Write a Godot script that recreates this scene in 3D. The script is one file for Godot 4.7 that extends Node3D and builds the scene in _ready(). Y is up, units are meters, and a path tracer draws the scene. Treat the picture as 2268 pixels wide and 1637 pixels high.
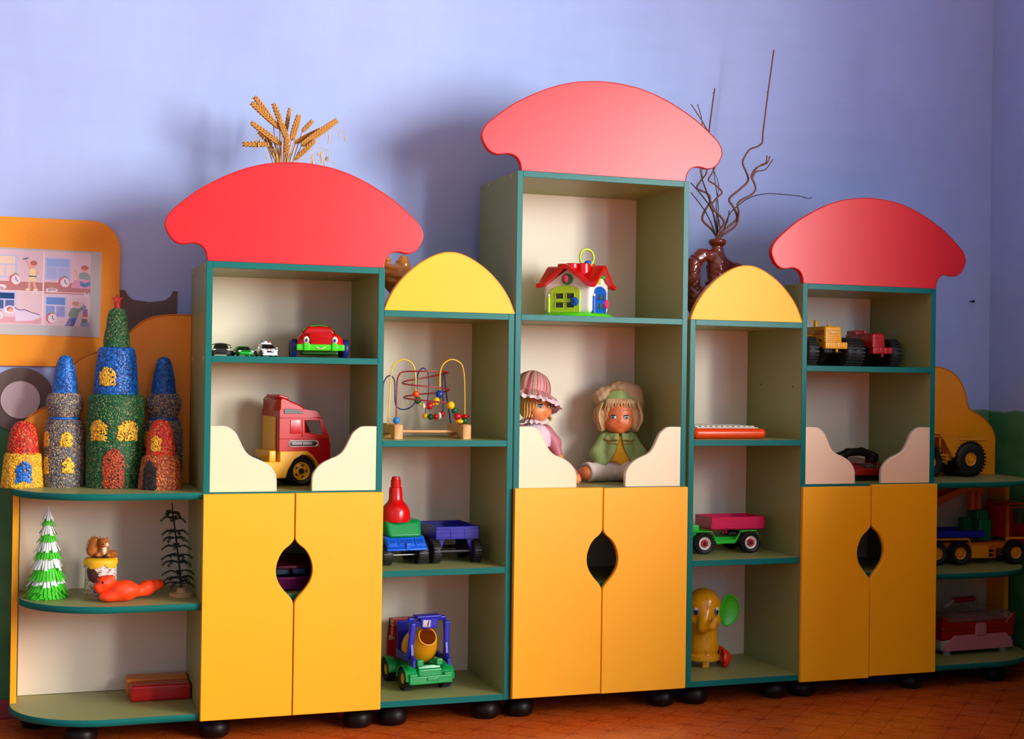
extends Node3D
# A row of kindergarten toy cabinets along a blue and green painted wall, lit by tall windows in the right-hand wall.

var mats := {}
var names := {}
var BY: float = 0.070    # top of the bottom boards
var rng := RandomNumberGenerator.new()

# ---------------------------------------------------------------- materials
func col(r: float, g: float, b: float) -> Color:
	return Color(r / 255.0, g / 255.0, b / 255.0)

func mat(key: String, c: Color, rough := 0.4, metal := 0.0, spec := 0.5) -> StandardMaterial3D:
	if mats.has(key):
		return mats[key]
	var m := StandardMaterial3D.new()
	m.albedo_color = c
	m.roughness = rough
	m.metallic = metal
	m.metallic_specular = spec
	mats[key] = m
	return m

func noise_tex(seed_: int, freq: float, lo: Color, hi: Color, size := 512, oct := 4, mid := -1.0) -> NoiseTexture2D:
	var n := FastNoiseLite.new()
	n.seed = seed_
	n.frequency = freq
	n.fractal_octaves = oct
	var t := NoiseTexture2D.new()
	t.width = size
	t.height = size
	t.seamless = true
	t.noise = n
	var g := Gradient.new()
	g.set_color(0, lo)
	g.set_color(1, hi)
	if mid > 0.0:
		g.set_offset(0, mid - 0.12)
		g.set_offset(1, mid + 0.12)
	t.color_ramp = g
	return t

func mat_noise(key: String, lo: Color, hi: Color, scale: float, rough := 0.5, freq := 0.02, mid := -1.0, stretch := Vector3.ONE) -> StandardMaterial3D:
	if mats.has(key):
		return mats[key]
	var m := mat(key, Color.WHITE, rough)
	m.albedo_texture = noise_tex(hash(key) % 1000, freq, lo, hi, 512, 4, mid)
	m.uv1_triplanar = true
	m.uv1_scale = stretch * scale
	return m

# ---------------------------------------------------------------- nodes
func numbered(called: String) -> String:
	if not names.has(called):
		names[called] = 0
		return called
	names[called] += 1
	return "%s_%03d" % [called, names[called]]

func thing(called: String, label: String, category: String, at := Vector3.ZERO, turn := 0.0, group := "") -> Node3D:
	var o := Node3D.new()
	o.name = numbered(called)
	add_child(o)
	o.position = at
	o.rotation_degrees.y = turn
	o.set_meta("label", label)
	o.set_meta("category", category)
	if group != "":
		o.set_meta("group", group)
	return o

func part(parent: Node3D, called: String, mesh: Mesh, m: Material, at := Vector3.ZERO, rot := Vector3.ZERO, label := "") -> MeshInstance3D:
	var o := MeshInstance3D.new()
	o.name = called
	o.mesh = mesh
	o.material_override = m
	o.cast_shadow = GeometryInstance3D.SHADOW_CASTING_SETTING_ON
	parent.add_child(o, true)
	o.position = at
	o.rotation_degrees = rot
	if label != "":
		o.set_meta("label", label)
	return o

func struct(called: String, mesh: Mesh, m: Material, at := Vector3.ZERO, parent: Node3D = self) -> MeshInstance3D:
	var o := part(parent, called, mesh, m, at)
	if parent == self:
		o.set_meta("kind", "structure")
	return o

# ---------------------------------------------------------------- mesh building
func S() -> SurfaceTool:
	var s := SurfaceTool.new()
	s.begin(Mesh.PRIMITIVE_TRIANGLES)
	s.set_smooth_group(-1)
	return s

func fin(s: SurfaceTool) -> ArrayMesh:
	s.generate_normals()
	return s.commit()

func tri(s: SurfaceTool, a: Vector3, b: Vector3, c: Vector3) -> void:
	s.add_vertex(a)
	s.add_vertex(b)
	s.add_vertex(c)

func quad(s: SurfaceTool, a: Vector3, b: Vector3, c: Vector3, d: Vector3) -> void:
	tri(s, a, b, c)
	tri(s, a, c, d)

# convex helper: a polygon turned so that it faces away from o
func outward(s: SurfaceTool, o: Vector3, p: Array) -> void:
	var n: Vector3 = (p[1] - p[0]).cross(p[2] - p[0])
	var mid := Vector3.ZERO
	for q in p:
		mid += q
	mid /= p.size()
	var q2: Array = p.duplicate()
	if n.dot(mid - o) > 0.0:
		q2.reverse()
	for i in range(1, q2.size() - 1):
		tri(s, q2[0], q2[i], q2[i + 1])

# chamfered box
func bx(s: SurfaceTool, c: Vector3, size: Vector3, bev := 0.001, xf := Transform3D.IDENTITY) -> void:
	s.set_smooth_group(-1)
	var h := size * 0.5
	var b: float = minf(bev, minf(h.x, minf(h.y, h.z)) * 0.95)
	var v := {}
	for sx in [-1, 1]:
		for sy in [-1, 1]:
			for sz in [-1, 1]:
				var k := Vector3i(sx, sy, sz)
				var sg := Vector3(sx, sy, sz)
				v[[k, 0]] = xf * (c + sg * (h - Vector3(0, b, b)))
				v[[k, 1]] = xf * (c + sg * (h - Vector3(b, 0, b)))
				v[[k, 2]] = xf * (c + sg * (h - Vector3(b, b, 0)))
	var o: Vector3 = xf * c
	for ax in 3:
		var a1 := (ax + 1) % 3
		var a2 := (ax + 2) % 3
		for sg in [-1, 1]:
			var f := []
			for q in [[-1, -1], [1, -1], [1, 1], [-1, 1]]:
				var k := Vector3i.ZERO
				k[ax] = sg
				k[a1] = q[0]
				k[a2] = q[1]
				f.append(v[[k, ax]])
			outward(s, o, f)
		for s1 in [-1, 1]:
			for s2 in [-1, 1]:
				var k1 := Vector3i.ZERO
				var k2 := Vector3i.ZERO
				k1[ax] = -1
				k2[ax] = 1
				k1[a1] = s1
				k2[a1] = s1
				k1[a2] = s2
				k2[a2] = s2
				outward(s, o, [v[[k1, a1]], v[[k2, a1]], v[[k2, a2]], v[[k1, a2]]])
	for sx in [-1, 1]:
		for sy in [-1, 1]:
			for sz in [-1, 1]:
				var k := Vector3i(sx, sy, sz)
				outward(s, o, [v[[k, 0]], v[[k, 1]], v[[k, 2]]])

func boxm(size: Vector3, bev := 0.001, c := Vector3.ZERO) -> ArrayMesh:
	var s := S()
	bx(s, c, size, bev)
	return fin(s)

# box with fully rounded edges (moulded plastic); warp(p) may bend it
func rbox(s: SurfaceTool, c: Vector3, size: Vector3, r: float, n := 3, xf := Transform3D.IDENTITY, warp = null) -> void:
	s.set_smooth_group(1)
	var h := size * 0.5
	r = minf(r, minf(h.x, minf(h.y, h.z)) * 0.999)
	var inner := h - Vector3.ONE * r
	var ticks := []
	for ax in 3:
		var t := []
		for i in n + 1:
			t.append([-1.0, -1.0 + float(i) / n])
		for i in n + 1:
			t.append([1.0, float(i) / n])
		ticks.append(t)
	for ax in 3:
		var a1 := (ax + 1) % 3
		var a2 := (ax + 2) % 3
		for sg in [-1.0, 1.0]:
			var g := []
			for i in ticks[a1].size():
				var row := []
				for j in ticks[a2].size():
					var d := Vector3.ZERO
					d[ax] = sg
					d[a1] = tan(ticks[a1][i][1] * PI / 4)
					d[a2] = tan(ticks[a2][j][1] * PI / 4)
					var base := Vector3.ZERO
					base[ax] = sg * inner[ax]
					base[a1] = ticks[a1][i][0] * inner[a1]
					base[a2] = ticks[a2][j][0] * inner[a2]
					var p := c + base + d.normalized() * r
					if warp != null:
						p = warp.call(p)
					row.append(xf * p)
				g.append(row)
			for i in g.size() - 1:
				for j in g[0].size() - 1:
					if sg > 0:
						quad(s, g[i][j], g[i][j + 1], g[i + 1][j + 1], g[i + 1][j])
					else:
						quad(s, g[i][j], g[i + 1][j], g[i + 1][j + 1], g[i][j + 1])
	s.set_smooth_group(-1)

func rboxm(size: Vector3, r: float, n := 3, warp = null, c := Vector3.ZERO) -> ArrayMesh:
	var s := S()
	rbox(s, c, size, r, n, Transform3D.IDENTITY, warp)
	return fin(s)

# polygon (x, y) pushed along z from z0 to z1, edges rounded by bev; smooth sides where the outline turns gently
func prism(s: SurfaceTool, poly_: Array, z0: float, z1: float, bev := 0.001, xf := Transform3D.IDENTITY, smooth := true) -> void:
	var poly := PackedVector2Array()
	for p in poly_:
		poly.append(Vector2(p[0], p[1]))
	if Geometry2D.is_polygon_clockwise(poly):
		poly.reverse()
	var n := poly.size()
	var ins := PackedVector2Array()
	for i in n:
		var a := poly[(i + n - 1) % n]
		var b := poly[i]
		var c := poly[(i + 1) % n]
		var d1 := (b - a).normalized()
		var d2 := (c - b).normalized()
		var n1 := Vector2(-d1.y, d1.x)
		var n2 := Vector2(-d2.y, d2.x)
		var m := (n1 + n2)
		var k: float = 1.0 + n1.dot(n2)
		ins.append(b + m * (bev / maxf(k, 0.3)))
	var t := Geometry2D.triangulate_polygon(ins)
	s.set_smooth_group(-1)
	for i in range(0, t.size(), 3):
		var a := ins[t[i]]
		var b := ins[t[i + 1]]
		var c := ins[t[i + 2]]
		if (b - a).cross(c - a) < 0:
			var q := b
			b = c
			c = q
		tri(s, xf * Vector3(a.x, a.y, z1), xf * Vector3(c.x, c.y, z1), xf * Vector3(b.x, b.y, z1))
		tri(s, xf * Vector3(a.x, a.y, z0), xf * Vector3(b.x, b.y, z0), xf * Vector3(c.x, c.y, z0))
	var grp := 2
	for i in n:
		var j := (i + 1) % n
		var d1 := (poly[i] - poly[(i + n - 1) % n]).normalized()
		var d2 := (poly[j] - poly[i]).normalized()
		if not smooth:
			s.set_smooth_group(-1)
		else:
			if d1.dot(d2) < 0.8:
				grp += 1
			s.set_smooth_group(grp)
		var A := xf * Vector3(ins[i].x, ins[i].y, z1)
		var B := xf * Vector3(ins[j].x, ins[j].y, z1)
		var A1 := xf * Vector3(poly[i].x, poly[i].y, z1 - bev)
		var B1 := xf * Vector3(poly[j].x, poly[j].y, z1 - bev)
		var A2 := xf * Vector3(poly[i].x, poly[i].y, z0 + bev)
		var B2 := xf * Vector3(poly[j].x, poly[j].y, z0 + bev)
		var A3 := xf * Vector3(ins[i].x, ins[i].y, z0)
		var B3 := xf * Vector3(ins[j].x, ins[j].y, z0)
		if bev > 0.0:
			quad(s, A, B, B1, A1)
			quad(s, A2, B2, B3, A3)
		quad(s, A1, B1, B2, A2)
	s.set_smooth_group(-1)

func prismm(poly: Array, z0: float, z1: float, bev := 0.001, smooth := true) -> ArrayMesh:
	var s := S()
	prism(s, poly, z0, z1, bev, Transform3D.IDENTITY, smooth)
	return fin(s)

# profile [[radius, height], ...] turned about y
func lathe(s: SurfaceTool, prof: Array, seg := 24, xf := Transform3D.IDENTITY, crease := 0.75, sx := 1.0, sz := 1.0) -> void:
	var grp := 100
	for i in prof.size() - 1:
		if i > 0:
			var d1 := Vector2(prof[i][0] - prof[i - 1][0], prof[i][1] - prof[i - 1][1]).normalized()
			var d2 := Vector2(prof[i + 1][0] - prof[i][0], prof[i + 1][1] - prof[i][1]).normalized()
			if d1.dot(d2) < crease:
				grp += 1
		s.set_smooth_group(grp)
		for k in seg:
			var a0 := TAU * k / seg
			var a1 := TAU * ((k + 1) % seg) / seg
			var r0: float = prof[i][0]
			var r1: float = prof[i + 1][0]
			var y0: float = prof[i][1]
			var y1: float = prof[i + 1][1]
			var A := xf * Vector3(cos(a0) * r0 * sx, y0, sin(a0) * r0 * sz)
			var B := xf * Vector3(cos(a1) * r0 * sx, y0, sin(a1) * r0 * sz)
			var C := xf * Vector3(cos(a1) * r1 * sx, y1, sin(a1) * r1 * sz)
			var D := xf * Vector3(cos(a0) * r1 * sx, y1, sin(a0) * r1 * sz)
			if r0 < 1e-6:
				tri(s, A, C, D)
			elif r1 < 1e-6:
				tri(s, A, B, C)
			else:
				quad(s, A, B, C, D)
	s.set_smooth_group(-1)

func lathem(prof: Array, seg := 24, xf := Transform3D.IDENTITY, crease := 0.75) -> ArrayMesh:
	var s := S()
	lathe(s, prof, seg, xf, crease)
	return fin(s)

func ball(s: SurfaceTool, c: Vector3, r: Vector3, seg := 16, rings := 10, basis_ := Basis.IDENTITY) -> void:
	var prof := []
	for i in rings + 1:
		var a := -PI / 2 + PI * i / rings
		prof.append([maxf(cos(a), 0.0) if i > 0 and i < rings else 0.0, sin(a)])
	lathe(s, prof, seg, Transform3D(basis_ * Basis.from_scale(r), c), -1.0)

func ballm(r: Vector3, seg := 16, rings := 10) -> ArrayMesh:
	var s := S()
	ball(s, Vector3.ZERO, r, seg, rings)
	return fin(s)

func smooth_path(pts: Array, per := 4, closed := false) -> Array:
	var out := []
	var n := pts.size()
	var last := n if closed else n - 1
	for i in last:
		var p0: Vector3 = pts[(i + n - 1) % n] if closed else pts[maxi(i - 1, 0)]
		var p1: Vector3 = pts[i]
		var p2: Vector3 = pts[(i + 1) % n]
		var p3: Vector3 = pts[(i + 2) % n] if closed else pts[mini(i + 2, n - 1)]
		for k in per:
			out.append(p1.cubic_interpolate(p2, p0, p3, float(k) / per))
	if not closed:
		out.append(pts[n - 1])
	return out

# round rod along points; r is one radius or one for each point
func tube(s: SurfaceTool, pts: Array, r, sides := 8, closed := false) -> void:
	s.set_smooth_group(7)
	var n := pts.size()
	var rings := []
	var up := Vector3.ZERO
	for i in n:
		var d: Vector3
		if closed:
			d = (pts[(i + 1) % n] - pts[(i + n - 1) % n]).normalized()
		else:
			d = (pts[mini(i + 1, n - 1)] - pts[maxi(i - 1, 0)]).normalized()
		if i == 0:
			up = d.cross(Vector3(0.3, 1, 0.2)).normalized()
			if up.length() < 0.1:
				up = d.cross(Vector3.RIGHT).normalized()
		up = (up - d * up.dot(d)).normalized()
		var w := d.cross(up)
		var rr: float = r[i] if r is Array else r
		var ring := []
		for k in sides:
			var a := TAU * k / sides
			ring.append(pts[i] + (up * cos(a) + w * sin(a)) * rr)
		rings.append(ring)
	for i in (n if closed else n - 1):
		var A: Array = rings[i]
		var B: Array = rings[(i + 1) % n]
		for k in sides:
			var j := (k + 1) % sides
			quad(s, A[k], B[k], B[j], A[j])
	if not closed:
		s.set_smooth_group(-1)
		for k in range(1, sides - 1):
			tri(s, rings[0][0], rings[0][k], rings[0][k + 1])
			tri(s, rings[n - 1][0], rings[n - 1][k + 1], rings[n - 1][k])
	s.set_smooth_group(-1)

func tubem(pts: Array, r, sides := 8, closed := false) -> ArrayMesh:
	var s := S()
	tube(s, pts, r, sides, closed)
	return fin(s)

func arc(c: Vector3, r: float, a0: float, a1: float, n: int, u: Vector3, v: Vector3) -> Array:
	var out := []
	for i in n + 1:
		var a := deg_to_rad(lerpf(a0, a1, float(i) / n))
		out.append(c + u * cos(a) * r + v * sin(a) * r)
	return out

# soft body: field(p) < 0 inside; surface nets on a grid, blocks away from the surface are skipped
func soft(field: Callable, lo: Vector3, hi: Vector3, cell: float) -> ArrayMesh:
	var nx := int(ceil((hi.x - lo.x) / cell)) + 1
	var ny := int(ceil((hi.y - lo.y) / cell)) + 1
	var nz := int(ceil((hi.z - lo.z) / cell)) + 1
	var val := PackedFloat32Array()
	val.resize(nx * ny * nz)
	val.fill(1.0)
	var B := 4
	var reach := cell * B * 0.9 + cell * 1.8
	for bz in range(0, nz, B):
		for by in range(0, ny, B):
			for bx_ in range(0, nx, B):
				var c := lo + Vector3(bx_ + B * 0.5, by + B * 0.5, bz + B * 0.5) * cell
				var d0: float = field.call(c)
				if absf(d0) > reach * 1.25:
					if d0 < 0.0:
						for z in range(bz, mini(bz + B, nz)):
							for y in range(by, mini(by + B, ny)):
								for x in range(bx_, mini(bx_ + B, nx)):
									val[(z * ny + y) * nx + x] = -1.0
					continue
				for z in range(bz, mini(bz + B, nz)):
					for y in range(by, mini(by + B, ny)):
						for x in range(bx_, mini(bx_ + B, nx)):
							val[(z * ny + y) * nx + x] = field.call(lo + Vector3(x, y, z) * cell)
	var vert := PackedVector3Array()
	var idx := PackedInt32Array()
	idx.resize(nx * ny * nz)
	idx.fill(-1)
	for z in nz - 1:
		for y in ny - 1:
			for x in nx - 1:
				var b0 := (z * ny + y) * nx + x
				var mask := 0
				var acc := Vector3.ZERO
				var cnt := 0
				var v := [val[b0], val[b0 + 1], val[b0 + nx], val[b0 + nx + 1], val[b0 + nx * ny], val[b0 + nx * ny + 1], val[b0 + nx * ny + nx], val[b0 + nx * ny + nx + 1]]
				for k in 8:
					if v[k] < 0.0:
						mask |= 1 << k
				if mask == 0 or mask == 255:
					continue
				for e in EDGES:
					var a: float = v[e[0]]
					var b: float = v[e[1]]
					if (a < 0.0) != (b < 0.0):
						var t := a / (a - b)
						acc += CORNER[e[0]].lerp(CORNER[e[1]], t)
						cnt += 1
				idx[b0] = vert.size()
				vert.append(lo + (Vector3(x, y, z) + acc / cnt) * cell)
	var ind := PackedInt32Array()
	var st3 := [1, nx, nx * ny]
	for z in range(1, nz - 1):
		for y in range(1, ny - 1):
			for x in range(1, nx - 1):
				var b0 := (z * ny + y) * nx + x
				var ins: bool = val[b0] < 0.0
				for ax in 3:
					var o1: bool = val[b0 + st3[ax]] < 0.0
					if ins == o1:
						continue
					var u: int = st3[(ax + 1) % 3]
					var w: int = st3[(ax + 2) % 3]
					var q := [idx[b0], idx[b0 - u], idx[b0 - u - w], idx[b0 - w]]
					if q.min() < 0:
						continue
					if ins:
						ind.append_array([q[0], q[2], q[1], q[0], q[3], q[2]])
					else:
						ind.append_array([q[0], q[1], q[2], q[0], q[2], q[3]])
	var nor := PackedVector3Array()
	nor.resize(vert.size())
	for i in range(0, ind.size(), 3):
		var n := (vert[ind[i + 2]] - vert[ind[i]]).cross(vert[ind[i + 1]] - vert[ind[i]])
		nor[ind[i]] += n
		nor[ind[i + 1]] += n
		nor[ind[i + 2]] += n
	for i in nor.size():
		nor[i] = nor[i].normalized()
	var arr := []
	arr.resize(Mesh.ARRAY_MAX)
	arr[Mesh.ARRAY_VERTEX] = vert
	arr[Mesh.ARRAY_NORMAL] = nor
	arr[Mesh.ARRAY_INDEX] = ind
	var m := ArrayMesh.new()
	m.add_surface_from_arrays(Mesh.PRIMITIVE_TRIANGLES, arr)
	return m

const EDGES := [[0, 1], [2, 3], [4, 5], [6, 7], [0, 2], [1, 3], [4, 6], [5, 7], [0, 4], [1, 5], [2, 6], [3, 7]]
const CORNER := [Vector3(0, 0, 0), Vector3(1, 0, 0), Vector3(0, 1, 0), Vector3(1, 1, 0), Vector3(0, 0, 1), Vector3(1, 0, 1), Vector3(0, 1, 1), Vector3(1, 1, 1)]

func smin(a: float, b: float, k: float) -> float:
	var h := clampf(0.5 + 0.5 * (b - a) / k, 0.0, 1.0)
	return lerpf(b, a, h) - k * h * (1.0 - h)

func cap_d(p: Vector3, a: Vector3, b: Vector3, ra: float, rb: float) -> float:
	var ab := b - a
	var t := clampf((p - a).dot(ab) / ab.length_squared(), 0.0, 1.0)
	return (p - a - ab * t).length() - lerpf(ra, rb, t)

func ell_d(p: Vector3, c: Vector3, r: Vector3) -> float:
	var q := (p - c) / r
	var k := q.length()
	if k < 0.001:
		return -minf(r.x, minf(r.y, r.z))
	return (k - 1.0) * k / (q / r).length()

# ---------------------------------------------------------------- printed pictures
func fill_poly(im: Image, pts: Array, c: Color) -> void:
	var poly := PackedVector2Array()
	var lo := Vector2(1e9, 1e9)
	var hi := -lo
	for p in pts:
		var v := Vector2(p[0], p[1])
		poly.append(v)
		lo = lo.min(v)
		hi = hi.max(v)
	for y in range(maxi(0, int(lo.y)), mini(im.get_height(), int(hi.y) + 1)):
		for x in range(maxi(0, int(lo.x)), mini(im.get_width(), int(hi.x) + 1)):
			if Geometry2D.is_point_in_polygon(Vector2(x + 0.5, y + 0.5), poly):
				im.set_pixel(x, y, c)

func fill_ell(im: Image, cx: float, cy: float, rx: float, ry: float, c: Color) -> void:
	for y in range(maxi(0, int(cy - ry)), mini(im.get_height(), int(cy + ry) + 1)):
		for x in range(maxi(0, int(cx - rx)), mini(im.get_width(), int(cx + rx) + 1)):
			var d := Vector2((x + 0.5 - cx) / rx, (y + 0.5 - cy) / ry)
			if d.length_squared() <= 1.0:
				im.set_pixel(x, y, c)

func stroke(im: Image, pts: Array, w: float, c: Color) -> void:
	for i in pts.size() - 1:
		var a := Vector2(pts[i][0], pts[i][1])
		var b := Vector2(pts[i + 1][0], pts[i + 1][1])
		var n := int(a.distance_to(b)) + 1
		for k in n + 1:
			var p := a.lerp(b, float(k) / n)
			fill_ell(im, p.x, p.y, w, w, c)

# flat lettering as thin geometry
func letters(text: String, height: float, depth := 0.0006, font_name := "Droid Sans", bold := true) -> TextMesh:
	var f := SystemFont.new()
	f.font_names = PackedStringArray([font_name])
	if bold:
		f.font_weight = 700
	var t := TextMesh.new()
	t.font = f
	t.text = text
	t.font_size = 48
	t.pixel_size = height / 48.0
	t.depth = depth
	return t

func _ready() -> void:
	rng.seed = 7
	# ---------------- camera
	var cam := Camera3D.new()
	cam.name = "camera"
	cam.position = Vector3(-0.41622, 0.91274, 3.50603)
	cam.rotation = Vector3(0.00627875, -0.33579477, 0.01405825)
	cam.fov = rad_to_deg(2.0 * atan(818.5 / 3075.88))
	cam.near = 0.05
	add_child(cam)
	cam.current = true
	# ---------------- sky and exposure
	var env := Environment.new()
	env.tonemap_mode = Environment.TONE_MAPPER_LINEAR
	env.tonemap_exposure = 0.77
	env.background_mode = Environment.BG_SKY
	var sk := Sky.new()
	var sm := ProceduralSkyMaterial.new()
	sm.sky_top_color = Color(0.80, 0.86, 0.95)
	sm.sky_horizon_color = Color(0.93, 0.95, 0.97)
	sm.ground_bottom_color = Color(0.42, 0.42, 0.38)
	sm.ground_horizon_color = Color(0.62, 0.62, 0.58)
	sm.sun_angle_max = 0.0
	sk.sky_material = sm
	env.sky = sk
	env.background_energy_multiplier = 3.0
	env.sdfgi_enabled = true
	env.ssao_enabled = true
	env.ssil_enabled = true
	var we := WorldEnvironment.new()
	we.name = "environment"
	we.environment = env
	add_child(we)
	# ---------------- daylight in the two windows of the right-hand wall
	for w in WINDOWS:
		var l := AreaLight3D.new()
		l.name = "window_daylight"
		l.area_size = Vector2(w[1] - w[0] - 0.12, w[3] - w[2] - 0.12)
		l.area_normalize_energy = false
		l.light_energy = 19.0
		l.light_color = Color(1.0, 0.985, 0.955)
		l.shadow_enabled = true
		l.set("area_range", 12.0)
		l.position = Vector3(RX + WT - 0.09, (w[2] + w[3]) / 2, (w[0] + w[1]) / 2)
		l.rotation_degrees = Vector3(0, 90, 0)
		add_child(l, true)
	build_room()
	build_furniture()
	build_castles()
	build_left_toys()
	build_cars()
	build_truck()
	build_b_toys()
	build_c_toys()
	build_d_toys()
	build_e_toys()
	build_r_toys()
	build_tops()

const RX := 2.645        # right-hand wall
const WZ := -0.385       # back wall
# z from, z to, y from, y to
const WINDOWS := [[2.05, 3.65, 0.85, 2.45], [4.25, 5.85, 0.85, 2.45]]
const WT := 0.42         # thickness of the outer wall

func build_room() -> void:
	# --- back wall: blue above, hand-painted green below, as one painted surface
	var wall := wall_mat("wall_paint", 0.0)
	var s := S()
	var x0 := -4.4
	var H := 3.1
	bx(s, Vector3((x0 + RX + 0.2) / 2, H / 2, WZ - 0.06), Vector3(RX + 0.2 - x0, H, 0.12), 0.002)
	struct("wall_back", fin(s), wall)
	# --- right wall with two window openings
	s = S()
	var zf := 7.6
	var segs := [[WZ, WINDOWS[0][0], 0.0, H], [WINDOWS[0][1], WINDOWS[1][0], 0.0, H], [WINDOWS[1][1], zf, 0.0, H]]
	for w in WINDOWS:
		segs.append([w[0], w[1], 0.0, w[2]])
		segs.append([w[0], w[1], w[3], H])
	for g in segs:
		bx(s, Vector3(RX + WT / 2, (g[2] + g[3]) / 2, (g[0] + g[1]) / 2), Vector3(WT, g[3] - g[2], g[1] - g[0]), 0.0005)
	struct("wall_right", fin(s), wall)
	struct("wall_left", boxm(Vector3(0.12, H, zf - WZ), 0.002), wall, Vector3(x0 - 0.06, H / 2, (zf + WZ) / 2))
	struct("wall_front", boxm(Vector3(RX + 0.32 - x0, H, 0.12), 0.002), wall, Vector3((x0 + RX) / 2, H / 2, zf + 0.06))
	struct("ceiling", boxm(Vector3(RX + 1.0 - x0, 0.12, zf - WZ + 0.3), 0.002), mat("ceiling", col(158, 156, 150), 0.8), Vector3((x0 + RX) / 2 + 0.2, H + 0.06, (zf + WZ) / 2))
	struct("floor", boxm(Vector3(RX + 1.0 - x0, 0.1, zf - WZ + 0.3), 0.002), floor_mat(), Vector3((x0 + RX) / 2 + 0.2, -0.05, (zf + WZ) / 2))
	struct("baseboard_back", boxm(Vector3(RX - x0 - 0.01, 0.05, 0.012), 0.002), mat("skirting", col(150, 52, 62), 0.5), Vector3((x0 + RX) / 2, 0.025, WZ + 0.006))
	struct("baseboard_right", boxm(Vector3(0.012, 0.05, zf - WZ - 0.04), 0.002), mats["skirting"], Vector3(RX - 0.006, 0.025, (zf + WZ) / 2))
	# --- windows
	var white := mat("window_white", col(238, 238, 235), 0.35)
	var glass := mat("window_glass", Color(1, 1, 1, 0.06), 0.02)
	glass.transparency = BaseMaterial3D.TRANSPARENCY_ALPHA
	var n := 0
	for w in WINDOWS:
		n += 1
		var zc: float = (w[0] + w[1]) / 2
		var yc: float = (w[2] + w[3]) / 2
		var dz: float = w[1] - w[0]
		var dy: float = w[3] - w[2]
		var o := Node3D.new()
		o.name = "window_%d" % n
		add_child(o)
		o.position = Vector3(RX + WT - 0.05, yc, zc)
		o.set_meta("kind", "structure")
		s = S()
		for sg in [-1, 1]:
			bx(s, Vector3(0, 0, sg * (dz / 2 - 0.03)), Vector3(0.06, dy, 0.06), 0.004)
			bx(s, Vector3(0, sg * (dy / 2 - 0.03), 0), Vector3(0.06, 0.06, dz), 0.004)
		bx(s, Vector3.ZERO, Vector3(0.05, dy, 0.07), 0.004)
		part(o, "window_frame", fin(s), white)
		for sg in [-1, 1]:
			part(o, "pane", boxm(Vector3(0.004, dy - 0.12, dz / 2 - 0.095), 0.0), glass, Vector3(0, 0, sg * (dz / 4 + 0.002)))
		part(o, "window_sill", boxm(Vector3(WT, 0.03, dz - 0.004), 0.006), white, Vector3(-WT / 2 + 0.02, -dy / 2 + 0.0155, 0))
	# low cupboard standing along the right-hand wall, outside the picture: it shades the right end of the row
	var lc := thing("low_cupboard", "low brown cupboard along the window wall, just outside the picture on the right", "cupboard", Vector3(2.36, 0, 1.28))
	var oak := mat("cupboard_brown", col(92, 62, 40), 0.5)
	part(lc, "carcass", boxm(Vector3(0.54, 0.9, 1.2), 0.004), oak, Vector3(0, 0.49, 0))
	part(lc, "top_panel", boxm(Vector3(0.56, 0.025, 1.24), 0.004), oak, Vector3(-0.005, 0.9528, 0))
	part(lc, "plinth", boxm(Vector3(0.48, 0.04, 1.14), 0.002), oak, Vector3(0.02, 0.02, 0))
	for z in [-0.3, 0.3]:
		var dr := part(lc, "door", boxm(Vector3(0.018, 0.84, 0.58), 0.003), oak, Vector3(-0.2795, 0.49, z))
		part(dr, "knob", ballm(Vector3(0.014, 0.014, 0.014), 14, 10), mat("knob_brass", col(170, 130, 60), 0.3, 0.8), Vector3(-0.02, 0.1, -signf(z) * 0.24))
	# nail in the wall beside the right cabinet
	var nail := thing("wall_nail", "small dark nail sticking out of the blue wall near the corner", "nail", Vector3(2.5645, 1.1914, WZ))
	part(nail, "shank", lathem([[0.0, 0], [0.002, 0], [0.002, 0.02], [0.0, 0.02]], 8), mat("nail", col(30, 28, 30), 0.4, 0.6), Vector3.ZERO, Vector3(90, 0, 0))
	part(nail, "head", lathem([[0.0, 0.018], [0.005, 0.018], [0.0045, 0.021], [0.0, 0.022]], 10), mats["nail"], Vector3.ZERO, Vector3(90, 0, 0))

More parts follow.
